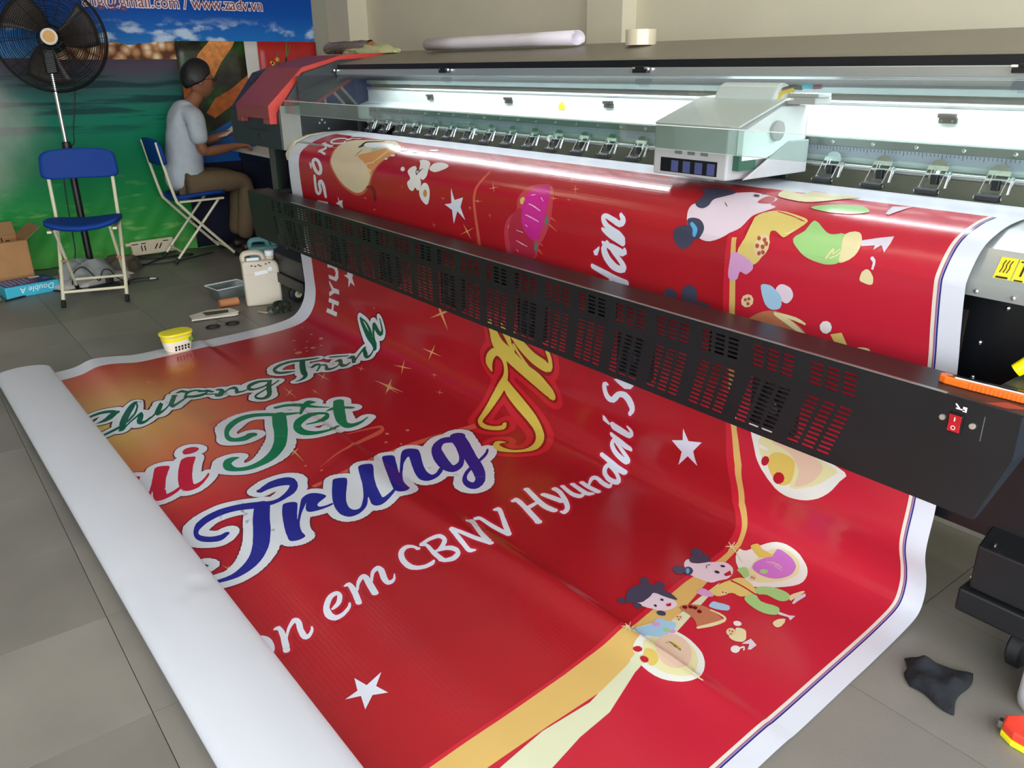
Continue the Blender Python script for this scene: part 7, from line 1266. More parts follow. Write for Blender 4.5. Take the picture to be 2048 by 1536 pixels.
art('disc_white', 'white_disc', (238, 236, 226), O2); art('disc_cream', 'cream_disc', (234, 226, 170), O3); art('disc_peach', 'peach_disc', (234, 198, 172), O4); art('rooster', 'rooster', (228, 196, 96), O5)
art('k_magenta', 'pink_ring', (208, 120, 208), O4)
for i_, (t, n, c, o_) in enumerate((('k_skin', 'child_face', (236, 214, 226), O3), ('k_hair', 'child_hair', (62, 64, 86), O5), ('k_blue', 'hair_ribbon', (92, 170, 220), .0024), ('k_yellow', 'child_jacket', (230, 204, 116), O4), ('k_spot', 'jacket_motif', (236, 206, 160), O5), ('k_dot', 'motif_dot', (176, 84, 60), .0022), ('k_pink', 'child_cuff', (220, 160, 206), O5),
    ('k_green', 'child_trousers', (164, 212, 130), O5), ('k_cream', 'cream_trim', (236, 220, 168), .0022), ('k_shoe', 'child_shoe', (226, 214, 226), .0022), ('k_skyblue', 'blue_cuff', (166, 204, 232), O4), ('k_brown', 'child_vest', (194, 120, 84), O4), ('k_red', 'red_detail', (186, 24, 40), .0022), ('ink', 'ink_line', (40, 36, 50), .0024), ('ink_red', 'dark_red_detail', (110, 18, 26), .0022), ('cyan', 'cyan_leaf', (120, 206, 196), O5))):
    art(t, n, c, o_)
# ================================================================ folding chairs
M_blue = mat('blue_vinyl', (14, 58, 138), .6, var=.05, bump=.05, bscale=300, spec=.2)
M_frame = mat('cream_tube', (222, 214, 184), .35, var=.03)
M_foot = mat('black_foot', (20, 20, 20), .6)
def make_chair(label, loc, rotz):
    t = thing('folding_chair', label, 'chair', loc, rotz, 'blue folding chairs')
    W_ = .172
    for s in (-1, 1):
        MB().tube(smoothpts([(s * W_, .205, .02), (s * W_, .02, .225), (s * W_, -.13, .40), (s * W_, -.165, .46), (s * W_ * 1.02, -.205, .66), (s * W_ * 1.03, -.235, .84)], 4), .0105, 8).build('back_post', M_frame, t, smooth=True)
        MB().tube([(s * (W_ - .026), -.215, .02), (s * (W_ - .026), .15, .435)], .0095, 8).build('rear_leg', M_frame, t, smooth=True)
        MB().tube([(s * W_, .225, 0), (s * W_, .195, .034)], .0135, 10).build('foot_cap', M_foot, t, smooth=True)
        MB().tube([(s * (W_ - .026), -.232, 0), (s * (W_ - .026), -.20, .036)], .0125, 10).build('foot_cap', M_foot, t, smooth=True)
        MB().tube([(s * W_, .02, .232), (s * (W_ - .036), .02, .232)], .006, 8).build('pivot_bolt', mat('brass_bolt', (190, 130, 90), .4, metal=.6), t, smooth=True)
    MB().tube([(-W_, .155, .075), (W_, .155, .075)], .0085, 8).build('stretcher', M_frame, t, smooth=True)
    MB().tube([(-W_ + .026, -.165, .077), (W_ - .026, -.165, .077)], .0085, 8).build('stretcher', M_frame, t, smooth=True)
    for s in (-1, 1): MB().box(s * W_ - .0125, s * W_ + .0125, -.14, .17, .425, .44).build('seat_rail', M_frame, t, bevel=.003)
    def seat(a, c):
        th = 2 * PI * a
        ex = abs(math.cos(th)) ** .45 * (1 if math.cos(th) >= 0 else -1); ey = abs(math.sin(th)) ** .45 * (1 if math.sin(th) >= 0 else -1)
        x = ex * .205 * c; y = .02 + ey * .185 * c
        return (x, y, .452 + .045 * (x / .205) ** 2 * (.4 + .6 * (y + .2) / .4) - .012 * max(0, c - .85) / .15)
    MB().grid(seat, 40, 10).build('seat', M_blue, t, smooth=True, solid=.022, angle=1.2, weld=True)
    def back(a, c):
        th = 2 * PI * a
        ex = abs(math.cos(th)) ** .35 * (1 if math.cos(th) >= 0 else -1); ez = abs(math.sin(th)) ** .35 * (1 if math.sin(th) >= 0 else -1)
        x = ex * .212 * c * (1 - .03 * ez); z = .765 + ez * .083 * c
        y = -.222 - (z - .765) * .16 - .022 * (1 - (x / .212) ** 2) + .012
        return (x, y, z + .012 * (1 - (x / .2) ** 2) * (1 if ez > 0 else .3) * c)
    MB().grid(back, 40, 8).build('backrest', M_blue, t, smooth=True, solid=.016, angle=1.2, weld=True)
    return t
make_chair('empty blue folding chair with cream legs standing in front of the fan', (-5.42, .935, 0), -PI / 2 - .30)
make_chair('blue folding chair with cream legs that the man sits on', (-6.14, 1.79, 0), .0)
# ================================================================ standing fan
M_fanb = mat('fan_black', (24, 22, 22), .38, var=.1)
FAN = thing('standing_fan', 'tall black pedestal fan with round wire guard in front of the mural', 'fan', (-6.0, 1.02, 0))
FH = Vector((0, .03, 1.487))
MB().tube([(0, 0, .02), (0, .0, .86)], .022, 14).build('lower_pole', M_fanb, FAN, smooth=True)
MB().tube([(0, 0, .84), (0, 0, 1.30)], .0125, 14).build('upper_pole', M_chrome, FAN, smooth=True)
MB().lathe([(.028, 0), (.03, .02), (.026, .05), (.016, .055)], 16, T3(0, 0, .82)).build('clamp_collar', M_fanb, FAN, smooth=True)
MB().lathe([(.20, 0), (.20, .015), (.14, .03), (.04, .05), (.03, .09)], 28).build('base', M_fanb, FAN, smooth=True)
ax = Vector((1, -.24, .03)).normalized(); up = Vector((0, 0, 1)); sx = up.cross(ax).normalized(); up2 = ax.cross(sx)
FM = Matrix(((sx.x, up2.x, ax.x, FH.x), (sx.y, up2.y, ax.y, FH.y), (sx.z, up2.z, ax.z, FH.z), (0, 0, 0, 1)))
def fring(b, r, z, wr, n=44): b.tube([FM @ Vector((r * math.cos(2 * PI * k / n), r * math.sin(2 * PI * k / n), z)) for k in range(n)], wr, 4, closed=True)
def dome(r, s): return s * (.075 - .055 * (r / .31) ** 2)
g = MB()
for k in range(22): r = .065 + k * .0112; fring(g, r, dome(r, 1), .0019)
o = g.build('front_guard', M_fanb, FAN)
g = MB()
for k in range(12):
    a = 2 * PI * k / 12 + .1
    g.tube([FM @ Vector((r * math.cos(a), r * math.sin(a), dome(r, 1) - .003)) for r in (.05, .12, .2, .27, .312)], .0022, 5)
g.build('guard_spokes', M_fanb, FAN)
g = MB()
for k in range(16): r = .08 + k * .0148; fring(g, r, dome(r, -1) - .02, .0014, 36)
for k in range(8):
    a = 2 * PI * k / 8
    g.tube([FM @ Vector((r * math.cos(a), r * math.sin(a), dome(r, -1) - .02)) for r in (.06, .16, .25, .312)], .0022, 5)
g.build('rear_guard', M_fanb, FAN)
g = MB(); fring(g, .313, 0, .008, 48); fring(g, .311, .016, .004, 48); fring(g, .311, -.03, .004, 48); g.build('guard_rim', M_fanb, FAN, smooth=True)
for b3 in range(3):
    def bl(a, c, q=b3):
        r = .05 + .22 * a; th = 2 * PI * q / 3 + (c - .5) * (1.25 - .25 * a) + .35 * a
        return FM @ Vector((r * math.cos(th), r * math.sin(th), -.02 + (c - .5) * .09 * (1 - .3 * a)))
    MB().grid(bl, 8, 8).build('blade', mat('fan_blade', (52, 44, 40), .4), FAN, smooth=True, solid=.002, angle=3)
MB().lathe([(.055, -.03), (.055, .0), (.05, .062), (.046, .07)], 24, FM).build('blade_hub', M_fanb, FAN, smooth=True)
MB().lathe([(.047, .066), (.047, .082), (.040, .086), (.034, .084)], 28, FM).build('badge_ring', mat('badge_white', (226, 220, 206), .4), FAN, smooth=True)
MB().lathe([(.0345, .080), (.0345, .085), (.02, .0865), (.002, .087)], 28, FM).build('badge', mat('badge_orange', (206, 150, 70), .45, var=.12, scale=60), FAN, smooth=True)
MB().lathe([(.03, -.22), (.07, -.20), (.085, -.14), (.085, -.09), (.06, -.05)], 22, FM).build('motor_housing', M_fanb, FAN, smooth=True)
MB().box(-.03, .03, -.03, .03, 1.28, 1.42).build('neck', M_fanb, FAN, bevel=.006)
MB().tube(smoothpts([(.03, .10, 1.43), (.03, .11, 1.30), (.02, .10, 1.15), (.015, .055, .95), (.01, .04, .86), (.01, -.03, .82), (.0, -.06, .6), (.02, -.075, .3), (.04, -.09, .16), (.10, -.16, .05), (.16, -.22, .008)], 6), .004, 6).build('power_cord', M_rub, FAN, smooth=True)
# ================================================================ seated man
M_skin = mat('skin', (142, 92, 66), .5, var=.05); M_shirt = mat('grey_blue_shirt', (176, 184, 192), .8, var=.06, scale=26, bump=.35, bscale=11); M_trou = mat('brown_trousers', (100, 82, 58), .85, var=.08, bump=.4, bscale=9); M_hair = mat('black_hair', (18, 15, 14), .5, var=.2, scale=120, stretch=(1, 1, .2), bump=.3, bscale=160)
MAN = thing('person', 'seated man in grey-blue shirt, brown trousers and glasses working behind the printer', 'person', (-6.14, 1.78, 0))
def skin_obj(name, verts, edges, radii, m, sub=2, root=0):
    me = bpy.data.meshes.new(name); me.from_pydata(verts, edges, []); me.update(); me.materials.append(m)
    o = bpy.data.objects.new(name, me); COL.objects.link(o); o.parent = MAN
    o.modifiers.new('Skin', 'SKIN').use_smooth_shade = True
    for k, sv in enumerate(me.skin_vertices[0].data):
        r = radii[k]; sv.radius = r if isinstance(r, tuple) else (r, r); sv.use_root = (k == root)
    s = o.modifiers.new('Subdivision', 'SUBSURF'); s.levels = sub; s.render_levels = sub
    return o
# coordinates relative to the man's base point; he faces +y
bv = [(0, -.02, .62), (0, .02, .80), (0, .05, .96), (0, .085, 1.045), (0, .13, 1.10), (0, .165, 1.15),      # trunk to neck
      (.10, .06, 1.0), (.175, .065, .985), (.195, .055, .87), (.19, .075, .755), (.15, .22, .765), (.12, .315, .775), (.11, .365, .775),   # right arm
      (-.10, .06, 1.0), (-.175, .075, .985), (-.20, .10, .87), (-.195, .14, .775), (-.13, .27, .82), (-.09, .335, .85), (-.075, .375, .86)]
be = [(0, 1), (1, 2), (2, 3), (3, 4), (4, 5), (2, 6), (6, 7), (7, 8), (8, 9), (9, 10), (10, 11), (11, 12), (2, 13), (13, 14), (14, 15), (15, 16), (16, 17), (17, 18), (18, 19)]
br = [.10, .10, .09, .06, .052, .05, .06, .05, .043, .04, .036, .026, .03, .06, .05, .043, .04, .036, .026, .03]
hand_f = []
def fingers(bx_, by_, bz_, dirv, side, i0):
    for k in range(4):
        o_ = (-.024 + .016 * k)
        p = Vector((bx_, by_, bz_)) + Vector((o_ * .75, .01, o_ * .35)); l = (.062, .072, .068, .052)[k]
        n = len(bv); bv.extend([tuple(p + dirv * .03), tuple(p + dirv * (.03 + l * .55) + Vector((0, 0, -.012))), tuple(p + dirv * (.03 + l * .8) + Vector((0, 0, -.034)))])
        be.extend([(i0, n), (n, n + 1), (n + 1, n + 2)]); br.extend([.0095, .0085, .007])
    n = len(bv); p = Vector((bx_, by_, bz_))
    bv.extend([tuple(p + Vector((side * .03, -.015, .008))), tuple(p + Vector((side * .042, .02, .0)))]); be.extend([(i0, n), (n, n + 1)]); br.extend([.011, .009])
fingers(.11, .365, .775, Vector((0, 1, 0)), -1, 12)
fingers(-.075, .375, .86, Vector((.25, .95, 0)).normalized(), 1, 19)
skin_obj('body', bv, be, br, M_skin, 2)
def ell(name, c, r, m, parent, nu=24, nv=16, fn=None):
    def f(a, q):
        t = 2 * PI * a; p = PI * q
        v = Vector((math.sin(p) * math.cos(t), math.sin(p) * math.sin(t), math.cos(p)))
        if fn: v = fn(v)
        return (c[0] + r[0] * v.x, c[1] + r[1] * v.y, c[2] + r[2] * v.z)
    return MB().grid(f, nu, nv).build(name, m, parent, smooth=True, angle=3, weld=True)
HC_ = (0, .178, 1.228)
def headf(v):
    v = v.copy()
    if v.z < 0: v.x *= 1 + .35 * v.z * abs(v.z); v.y *= (1 + .30 * v.z) if v.y < 0 else (1 - .06 * abs(v.z)); v.y += .10 * abs(v.z)
    if v.y > .75: v.y = .75 + (v.y - .75) * .55
    return v
ell('head', HC_, (.076, .100, .122), M_skin, MAN, 28, 20, headf)
def hairf(v):
    v = v.copy(); k = 1.0 + .02 * math.sin(9 * v.x + 7 * v.z)
    if v.y > .62: v.y = .62 + (v.y - .62) * .35
    if v.z < -.12: v.z = -.12 + (v.z + .12) * .62
    return v * k
def hair_pt(a, q):
    t = 2 * PI * a; s_ = math.sin(t); lim = (.55 - .23 * s_ if s_ > 0 else .55 - .18 * s_) + .012 * math.sin(13 * t) + .008 * math.sin(29 * t)
    p = PI * q * lim
    v = hairf(Vector((math.sin(p) * math.cos(t), math.sin(p) * math.sin(t), math.cos(p))))
    return (HC_[0] + .084 * v.x, HC_[1] - .008 + .112 * v.y, HC_[2] + .006 + .130 * v.z)
MB().grid(hair_pt, 40, 14).build('hair', M_hair, MAN, smooth=True, solid=.008, angle=3, weld=True)
MB().add([(0, .262, 1.238), (-.012, .272, 1.196), (.012, .272, 1.196), (0, .294, 1.198), (0, .27, 1.188)], [(0, 1, 3), (0, 3, 2), (1, 4, 3), (4, 2, 3)]).build('nose', M_skin, MAN, smooth=True, angle=3)
for s in (-1, 1):
    ell('ear', (s * .075, .165, 1.215), (.010, .020, .030), M_skin, MAN, 12, 10)
    ell('eye', (s * .030, .262, 1.228), (.011, .008, .008), mat('eye_dark', (36, 28, 26), .3), MAN, 10, 8)
    MB().tube([(s * .046, .262, 1.246), (s * .02, .272, 1.25)], .003, 6).build('eyebrow', M_hair, MAN)
MB().tube([(-.022, .262, 1.168), (0, .270, 1.166), (.022, .262, 1.168)], .0045, 6).build('mouth', mat('lips', (120, 66, 56), .5), MAN, smooth=True)
gl = MB()
for s in (-1, 1):
    n = 16; gl.tube([(s * .034 + .024 * math.cos(2 * PI * k / n), .288, 1.226 + .015 * math.sin(2 * PI * k / n)) for k in range(n)], .0016, 5, closed=True)
    gl.tube([(s * .058, .286, 1.23), (s * .078, .23, 1.232), (s * .080, .165, 1.226)], .0018, 5)
gl.tube([(-.01, .289, 1.228), (.01, .289, 1.228)], .0016, 5)
gl.build('glasses', M_fanb, MAN)
sv = [(0, -.02, .465), (0, -.02, .60), (0, .0, .74), (0, .025, .88), (0, .055, .985), (0, .100, 1.085), (.09, .055, 1.0), (.165, .065, .985), (.195, .056, .89), (.20, .064, .80), (-.09, .055, 1.0), (-.165, .075, .985), (-.20, .10, .89), (-.205, .128, .81)]
skin_obj('shirt', sv, [(0, 1), (1, 2), (2, 3), (3, 4), (4, 5), (4, 6), (6, 7), (7, 8), (8, 9), (4, 10), (10, 11), (11, 12), (12, 13)],
         [(.168, .155), (.158, .145), (.150, .138), (.152, .128), (.125, .10), (.064, .064), .078, .072, .066, .066, .078, .072, .066, .066], M_shirt)
tv = [(0, -.01, .55), (.085, .0, .535), (.095, .20, .545), (.10, .385, .525), (.10, .36, .30), (.10, .32, .10), (-.085, .0, .535), (-.095, .20, .545), (-.10, .395, .525), (-.10, .37, .30), (-.10, .33, .10)]
skin_obj('trousers', tv, [(0, 1), (1, 2), (2, 3), (3, 4), (4, 5), (0, 6), (6, 7), (7, 8), (8, 9), (9, 10)], [(.10, .085), .092, .088, .072, .066, .064, .098, .088, .072, .066, .064], M_trou)
for s in (-1, 1):
    o = skin_obj('shoe', [(s * .10, .28, .045), (s * .10, .36, .045), (s * .10, .47, .032)], [(0, 1), (1, 2)], [(.042, .045), (.046, .042), (.036, .030)], mat('dark_shoe', (38, 28, 24), .45), 2)
# ---- paper held by the man, desk
tag(MB().box(-.05, .05, -.075, .075, -.0015, .0015, T3(-6.19, 2.14, .872) @ RX(.5) @ RZ(.3)).build('held_paper', M_whitep), 'small white card held in the seated man\'s left hand', 'card')
DK = thing('computer_desk', 'dark navy desk the seated man works at, half hidden by the printer', 'desk', (-5.88, 2.56, 0))
M_navy = mat('navy_laminate', (20, 24, 46), .5, var=.1); M_dtop = mat('white_desk_top', (206, 204, 198), .5)
MB().box(-.48, .50, -.36, .40, .715, .735).build('desk_top', M_dtop, DK, bevel=.004)
MB().box(-.48, .50, -.31, .40, .66, .714).build('apron', M_navy, DK)
for x0, x1 in ((-.48, -.45), (.47, .50)): MB().box(x0, x1, -.30, .40, 0, .66).build('side_panel', M_navy, DK)
MB().box(-.45, .47, .30, .33, .10, .66).build('modesty_panel', M_navy, DK)

def navy_pt(a, c):
    y = 1.86 + .50 * a; z = .01 + .62 * c
    return (-6.425 + .012 * math.sin(22 * y) * (1 - .4 * c), y + .02 * (1 - c) * math.sin(9 * a), z)
tag(MB().grid(navy_pt, 30, 10).build('navy_cloth', mat('navy_cloth', (16, 16, 40), .9, var=.15), None, smooth=True, solid=.004, angle=3), 'dark navy cloth hanging against the mural behind the man\'s legs', 'cloth')
# ================================================================ things on the floor at the left
M_card = mat('cardboard', (176, 128, 82), .8, var=.08, scale=9); M_cardd = mat('cardboard_inside', (150, 112, 74), .85, var=.06)
BX = thing('cardboard_box', 'open brown cardboard box standing behind the blue paper pack', 'box', (-6.12, .50, 0), .12)
w, d, h, t_ = .24, .17, .29, .004
MB().box(-w / 2, w / 2, -d, d, 0, t_).box(-w / 2, -w / 2 + t_, -d, d, 0, h).box(w / 2 - t_, w / 2, -d, d, 0, h).box(-w / 2, w / 2, -d, -d + t_, 0, h).box(-w / 2, w / 2, d - t_, d, 0, h).build('carton', M_card, BX)
def flap(p, q, dirv):
    P, Q, D = Vector(p), Vector(q), Vector(dirv); return MB().add([P, Q, Q + D, P + D], [(0, 1, 2, 3)]).build('flap', M_cardd, BX, solid=.004)
flap((-w / 2, -d, h), (-w / 2, d, h), (-.05, 0, .08)); flap((-w / 2, d, h), (w / 2, d, h), (0, .09, .07)); flap((-w / 2, -d, h), (w / 2, -d, h), (0, -.05, .08)); flap((w / 2, -d, h), (w / 2, d, h), (-.03, 0, -.1))
o = text_mesh('carton_print', 'le', .09, mat('carton_ink', (40, 28, 22), .7), .0006); o.parent = BX; o.matrix_local = T3(-w / 2 + .0055, .07, h - .07) @ RZ(PI / 2) @ RX(PI / 2)
RM = thing('paper_pack', 'blue and cyan office paper pack lying in front of the cardboard box', 'paper pack', (-5.80, .60, 0), .18)
MB().box(-.11, .11, -.155, .155, 0, .072).build('pack', mat('cyan_wrap', (62, 180, 206), .35, var=.06), RM, bevel=.006)
MB().box(-.10, .098, -.148, .148, .0725, .0735).build('top_print', mat('indigo_print', (42, 46, 128), .35, var=.5, scale=16), RM)
MB().box(-.09, -.05, .04, .1, .0736, .0742).build('white_mark_block', M_whitep, RM); MB().box(0, .03, .09, .13, .0736, .0742).build('violet_block', mat('violet_print', (120, 96, 190), .4), RM)
for k in range(6): MB().box(-.09 + .012, .09 - .02 * (k % 3), -.13 + .026 * k, -.122 + .026 * k, .0736, .0742).build('printed_stripe', mat('pale_blue_print', (130, 186, 226), .4), RM)
o = text_mesh('pack_lettering', 'Double A', .05, M_whitep, .0005, shear=.2); o.parent = RM; o.matrix_local = T3(.1108, .125, .058) @ RZ(PI / 2) @ RX(PI / 2) @ RZ(PI)
# bag heap over the fan's base
def crumple(name, m, parent, rx, ry, h, seed, nu=34, nv=12, amp=.2, zoff=.002):
    rnd = random.Random(seed); ph = [(rnd.uniform(2, 7), rnd.uniform(2, 7), rnd.uniform(0, 6)) for _ in range(6)]
    def f(a, q):
        t = 2 * PI * a; p = PI / 2 * q
        x, y, z = math.cos(t) * math.sin(p), math.sin(t) * math.sin(p), math.cos(p)
        k = 1 + amp * sum(math.sin(A * x * 2 + B * y * 2 + C + 3 * z) for A, B, C in ph) / 6 * 1.6
        sq = (abs(math.cos(t)) ** 4 + abs(math.sin(t)) ** 4) ** -.25
        return (rx * x * k * sq, ry * y * k * sq, zoff + max(h * (1 - (1 - z) ** 1.5) * (1 + amp * .8 * math.sin(7 * x + 5 * y + ph[0][2])), 0))
    return MB().grid(f, nu, nv).build(name, m, parent, smooth=True, angle=.5, weld=True)
HB = thing('plastic_bag', 'crumpled grey-white plastic bag heaped over the fan foot', 'bag', (-5.86, .955, 0), .15)
crumple('bag_body', mat('bag_grey', (150, 154, 150), .45, var=.08, scale=14, bump=.6, bscale=16), HB, .13, .17, .13, 5)
crumple('bag_skirt', mat('bag_pale', (190, 180, 172), .5, var=.06, bump=.5, bscale=18), HB, .16, .25, .045, 9)
HB2 = crumple('dark_bag', mat('bag_olive', (84, 78, 62), .5, var=.12, bump=.5, bscale=14), None, .10, .13, .10, 12); HB2.location = (-6.02, 1.20, 0); tag(HB2, 'small olive-brown bag lying against the grey bag under the fan', 'bag')
# power strip leaning on the mural
PS = thing('power_strip', 'cream multi-socket power strip leaning against the mural bottom', 'power strip', (-6.36, 1.52, .012), 0)
MS = RZ(PI / 2 + .02) @ RX(.0)
Mps = RZ(.08) @ RX(0) @ RY(-.18)
def psb(name, x0, x1, y0, y1, z0, z1, m, **k): return MB().box(x0, x1, y0, y1, z0, z1, Mps).build(name, m, PS, **k)
psb('housing', -.02, .02, -.155, .155, .012, .115, mat('cream_socket', (214, 198, 168), .5), bevel=.008)
psb('side_lug', -.015, .015, -.19, -.15, .085, .11, mat('cream_socket', (214, 198, 168), .5), bevel=.006)
psb('side_lug', -.015, .015, -.175, -.15, .012, .03, mat('cream_socket', (214, 198, 168), .5), bevel=.005)
for y in (-.085, -.062): psb('socket_slot', .0195, .0212, y - .004, y + .004, .04, .08, M_blk2)
for y in (.02, .05): MB().box(.0195, .0212, -.004, .004, -.022, .022, Mps @ T3(0, y, .062) @ RX(-.6)).build('socket_slot', M_blk2, PS)
for y0, y1 in ((-.15, -.105), (-.085, -.05), (.075, .115)): psb('vent_slot', .0195, .0212, y0, y1, .09, .097, M_blk2)
def cable(name, pts, r, m, lb): tag(MB().tube(smoothpts(pts, 6), r, 6).build(name, m, None, smooth=True), lb, 'cable')
cable('power_cable', [(-6.33, 1.34, .02), (-6.28, 1.45, .008), (-6.22, 1.60, .006), (-6.2, 1.72, .006), (-6.24, 1.76, .006), (-6.27, 1.70, .006), (-6.22, 1.52, .006), (-6.05, 1.34, .006), (-5.95, 1.22, .006)], .005, M_rub, 'black cable coiled on the floor below the cream power strip')
cable('power_cable', [(-6.2, 1.30, .006), (-6.08, 1.42, .006), (-6.06, 1.56, .006), (-6.10, 1.68, .006), (-6.2, 1.9, .006)], .004, M_rub, 'black cable running from the bags toward the occupied chair')
cable('charger_cable', [(-5.72, .84, .006), (-5.70, .86, .10), (-5.70, .92, .13), (-5.70, .97, .07), (-5.70, 1.0, .03), (-5.70, 1.03, .09), (-5.70, 1.07, .09), (-5.69, 1.10, .04), (-5.66, 1.14, .010)], .004, M_rub, 'black charger cable looping upright under the empty chair')
cable('charger_cable', [(-5.66, 1.14, .006), (-5.70, 1.24, .006), (-5.66, 1.32, .006), (-5.60, 1.33, .006), (-5.60, 1.26, .006), (-5.62, 1.12, .006), (-5.64, 1.0, .006)], .004, M_rub, 'black cable with pale plug right of the empty chair')
cable('charger_cable', [(-5.62, .45, .006), (-5.70, .60, .006), (-5.72, .72, .006), (-5.62, .80, .006), (-5.66, .88, .006)], .005, M_rub, 'black cable trailing in front of the blue paper pack')
cable('grey_hose', [(-5.78, .30, .014), (-5.72, .40, .014), (-5.66, .43, .014), (-5.60, .38, .014), (-5.58, .28, .014)], .014, mat('grey_hose', (132, 134, 130), .5), 'thick grey hose loop at the left edge of the floor')
AD = thing('power_adapter', 'small black plug-in adapter under the empty blue chair', 'adapter', (-5.58, 1.0, 0), .2)
MB().box(-.025, .025, -.09, .09, 0, .028).build('body', M_blk, AD, bevel=.004); MB().box(-.02, .02, .02, .06, .03, .08).build('plug_head', M_blk, AD, bevel=.004)
tag(MB().box(-.02, .02, -.012, .012, 0, .012, T3(-5.63, 1.31, 0) @ RZ(.5)).build('white_plug', M_whitep, None, bevel=.003), 'tiny white plug end on the floor right of the chair', 'plug')
# ================================================================ jerrycans and clutter beside the banner
def jerrycan(name, label, loc, rotz, m, mcap, w, dpt, h, spout=False):
    t = thing(name, label, 'jerrycan', loc, rotz)
    prof = [(-w / 2, 0), (w / 2, 0), (w / 2, h * .70), (w / 2 - .01, h * .80), (w * .30, h * .88), (w * .12, h * .88), (w * .05, h * .97), (-w * .05, h), (-w * .36, h), (-w / 2, h * .94), (-w / 2, h * .80)]
    hole = [(-w * .36, h * .84), (w * .0, h * .84), (w * .02, h * .88), (-w * .04, h * .925), (-w * .34, h * .925), (-w * .38, h * .88)]
    # body in three slabs so that the handle opening is a real hole
    low = [(-w / 2, 0), (w / 2, 0), (w / 2, h * .70), (w / 2 - .01, h * .80), (w * .30, h * .84), (-w / 2, h * .84)]
    MB().prism([(x, z) for x, z in low], -dpt / 2, dpt / 2, 'y').build('body', m, t, bevel=.014, seg=3, smooth=True, angle=.8)
    hd = MB().tube(smoothpts([(-w * .43, 0, h * .82), (-w * .44, 0, h * .90), (-w * .36, 0, h * .955), (-w * .15, 0, h * .962), (w * .04, 0, h * .94), (w * .10, 0, h * .86), (w * .12, 0, h * .82)], 4), .017, 10)
    for q in range(len(hd.v)): x, y, z = hd.v[q]; hd.v[q] = (x, y * dpt / .034 * .42, z)
    hd.build('handle', m, t, smooth=True)
    sx_ = w * .30
    MB().lathe([(.024, h * .83), (.024, h * .88)], 18, T3(sx_, 0, 0)).build('neck', m, t, smooth=True)
    MB().lathe([(.026, h * .885), (.027, h * .89), (.027, h * .97), (.024, h * .985)], 20, T3(sx_, 0, 0)).build('cap', mcap, t, smooth=True)
    if spout:
        MB().tube([(sx_, 0, h * .9), (sx_ + .05, 0, h * .96), (sx_ + .12, 0, h * .86)], [.022, .018, .006], 12).build('spout', m, t, smooth=True)
    return t
M_jer = mat('translucent_white', (216, 204, 184), .45, var=.04, scale=5); M_teal = mat('teal_plastic', (96, 152, 154), .45, var=.06)
JC = jerrycan('jerrycan', 'translucent white plastic jerrycan beside the hanging banner', (-4.60, 1.665, 0), PI / 2 - .28, M_jer, M_whitep, .205, .13, .315)
MB().box(-.10, .10, -.0656, -.0648, .19, .192).build('liquid_line', mat('liquid_line', (188, 172, 150), .4), JC)
MB().box(-.015, .06, -.0662, -.065, .185, .205, RY(-.12)).build('paper_label', M_whitep, JC); MB().lathe([(.013, 0), (.013, .001)], 14, T3(.05, -.0652, .215) @ RX(PI / 2)).build('round_sticker', M_whitep, JC)
for k, (a, c) in enumerate(((-.05, .24), (-.03, .236), (-.01, .242), (.03, .245), (.05, .25), (.0, .235))): MB().box(a - .006, a + .006, -.0656, -.0648, c - .003, c + .004).build('ink_smudge', mat('smudge', (70, 64, 56), .6), JC)
tag(MB().box(-.035, .035, -.012, .012, -.008, .008).build('white_tag', M_whitep, None, bevel=.002), 'white paper tag tucked in the white jerrycan handle', 'tag').matrix_world = T3(-4.565, 1.615, .276) @ RZ(PI / 2 - .28)
jerrycan('watering_jug', 'teal plastic jug with spout behind the white jerrycan', (-5.02, 1.865, 0), PI / 2 - .28, M_teal, M_teal, .20, .12, .30, True)
CB = thing('clear_box', 'clear plastic food box on the floor left of the white jerrycan', 'box', (-4.86, 1.545, 0), .15)
M_cp = clear_mat('clear_plastic', (214, 222, 220), 2.0, .1, haze=.22, hazec=(190, 196, 194))
a, b_, hh = .075, .10, .075
def ringrect(z, s): return [(-a * s, -b_ * s, z), (a * s, -b_ * s, z), (a * s, b_ * s, z), (-a * s, b_ * s, z)]
MB().add(ringrect(0.001, .82) + ringrect(hh, 1), [(0, 1, 2, 3), (0, 1, 5, 4), (1, 2, 6, 5), (2, 3, 7, 6), (3, 0, 4, 7)]).build('tub', M_cp, CB, solid=.0015)
MB().add(ringrect(hh, 1) + ringrect(hh, 1.08) + ringrect(hh + .006, 1.08), [(0, 1, 5, 4), (1, 2, 6, 5), (2, 3, 7, 6), (3, 0, 4, 7), (4, 5, 9, 8), (5, 6, 10, 9), (6, 7, 11, 10), (7, 4, 8, 11)]).build('rim', mat('frosted_rim', (196, 204, 202), .4), CB, solid=.0015)
tag(MB().tube([(-4.66, 1.42, .024), (-4.66, 1.53, .024)], .024, 16).build('cardboard_core', mat('core_brown', (186, 122, 78), .7), None, smooth=True), 'short brown cardboard core in front of the clear box', 'cardboard tube')
PA = thing('torn_paper', 'torn white paper envelope lying behind the scissors', 'paper', (-4.50, 1.34, 0), -.15)
MB().add([(-.075, -.13, .004), (.05, -.125, .006), (.06, .10, .006), (.03, .125, .02), (-.06, .09, .022), (-.085, -.03, .018)], [(0, 1, 2, 3, 4, 5)]).build('sheet', mat('torn_paper', (212, 204, 190), .7), PA, solid=.002)
MB().box(.045, .058, -.135, .115, .006, .016).build('folded_edge', mat('torn_paper', (212, 204, 190), .7), PA, bevel=.003)
MB().add([(-.04, -.06, .022), (.02, -.05, .02), (.02, .07, .02), (-.02, .075, .024)], [(0, 1, 2, 3)]).build('dark_gap', mat('dark_khaki', (74, 66, 40), .7), PA, solid=.001)
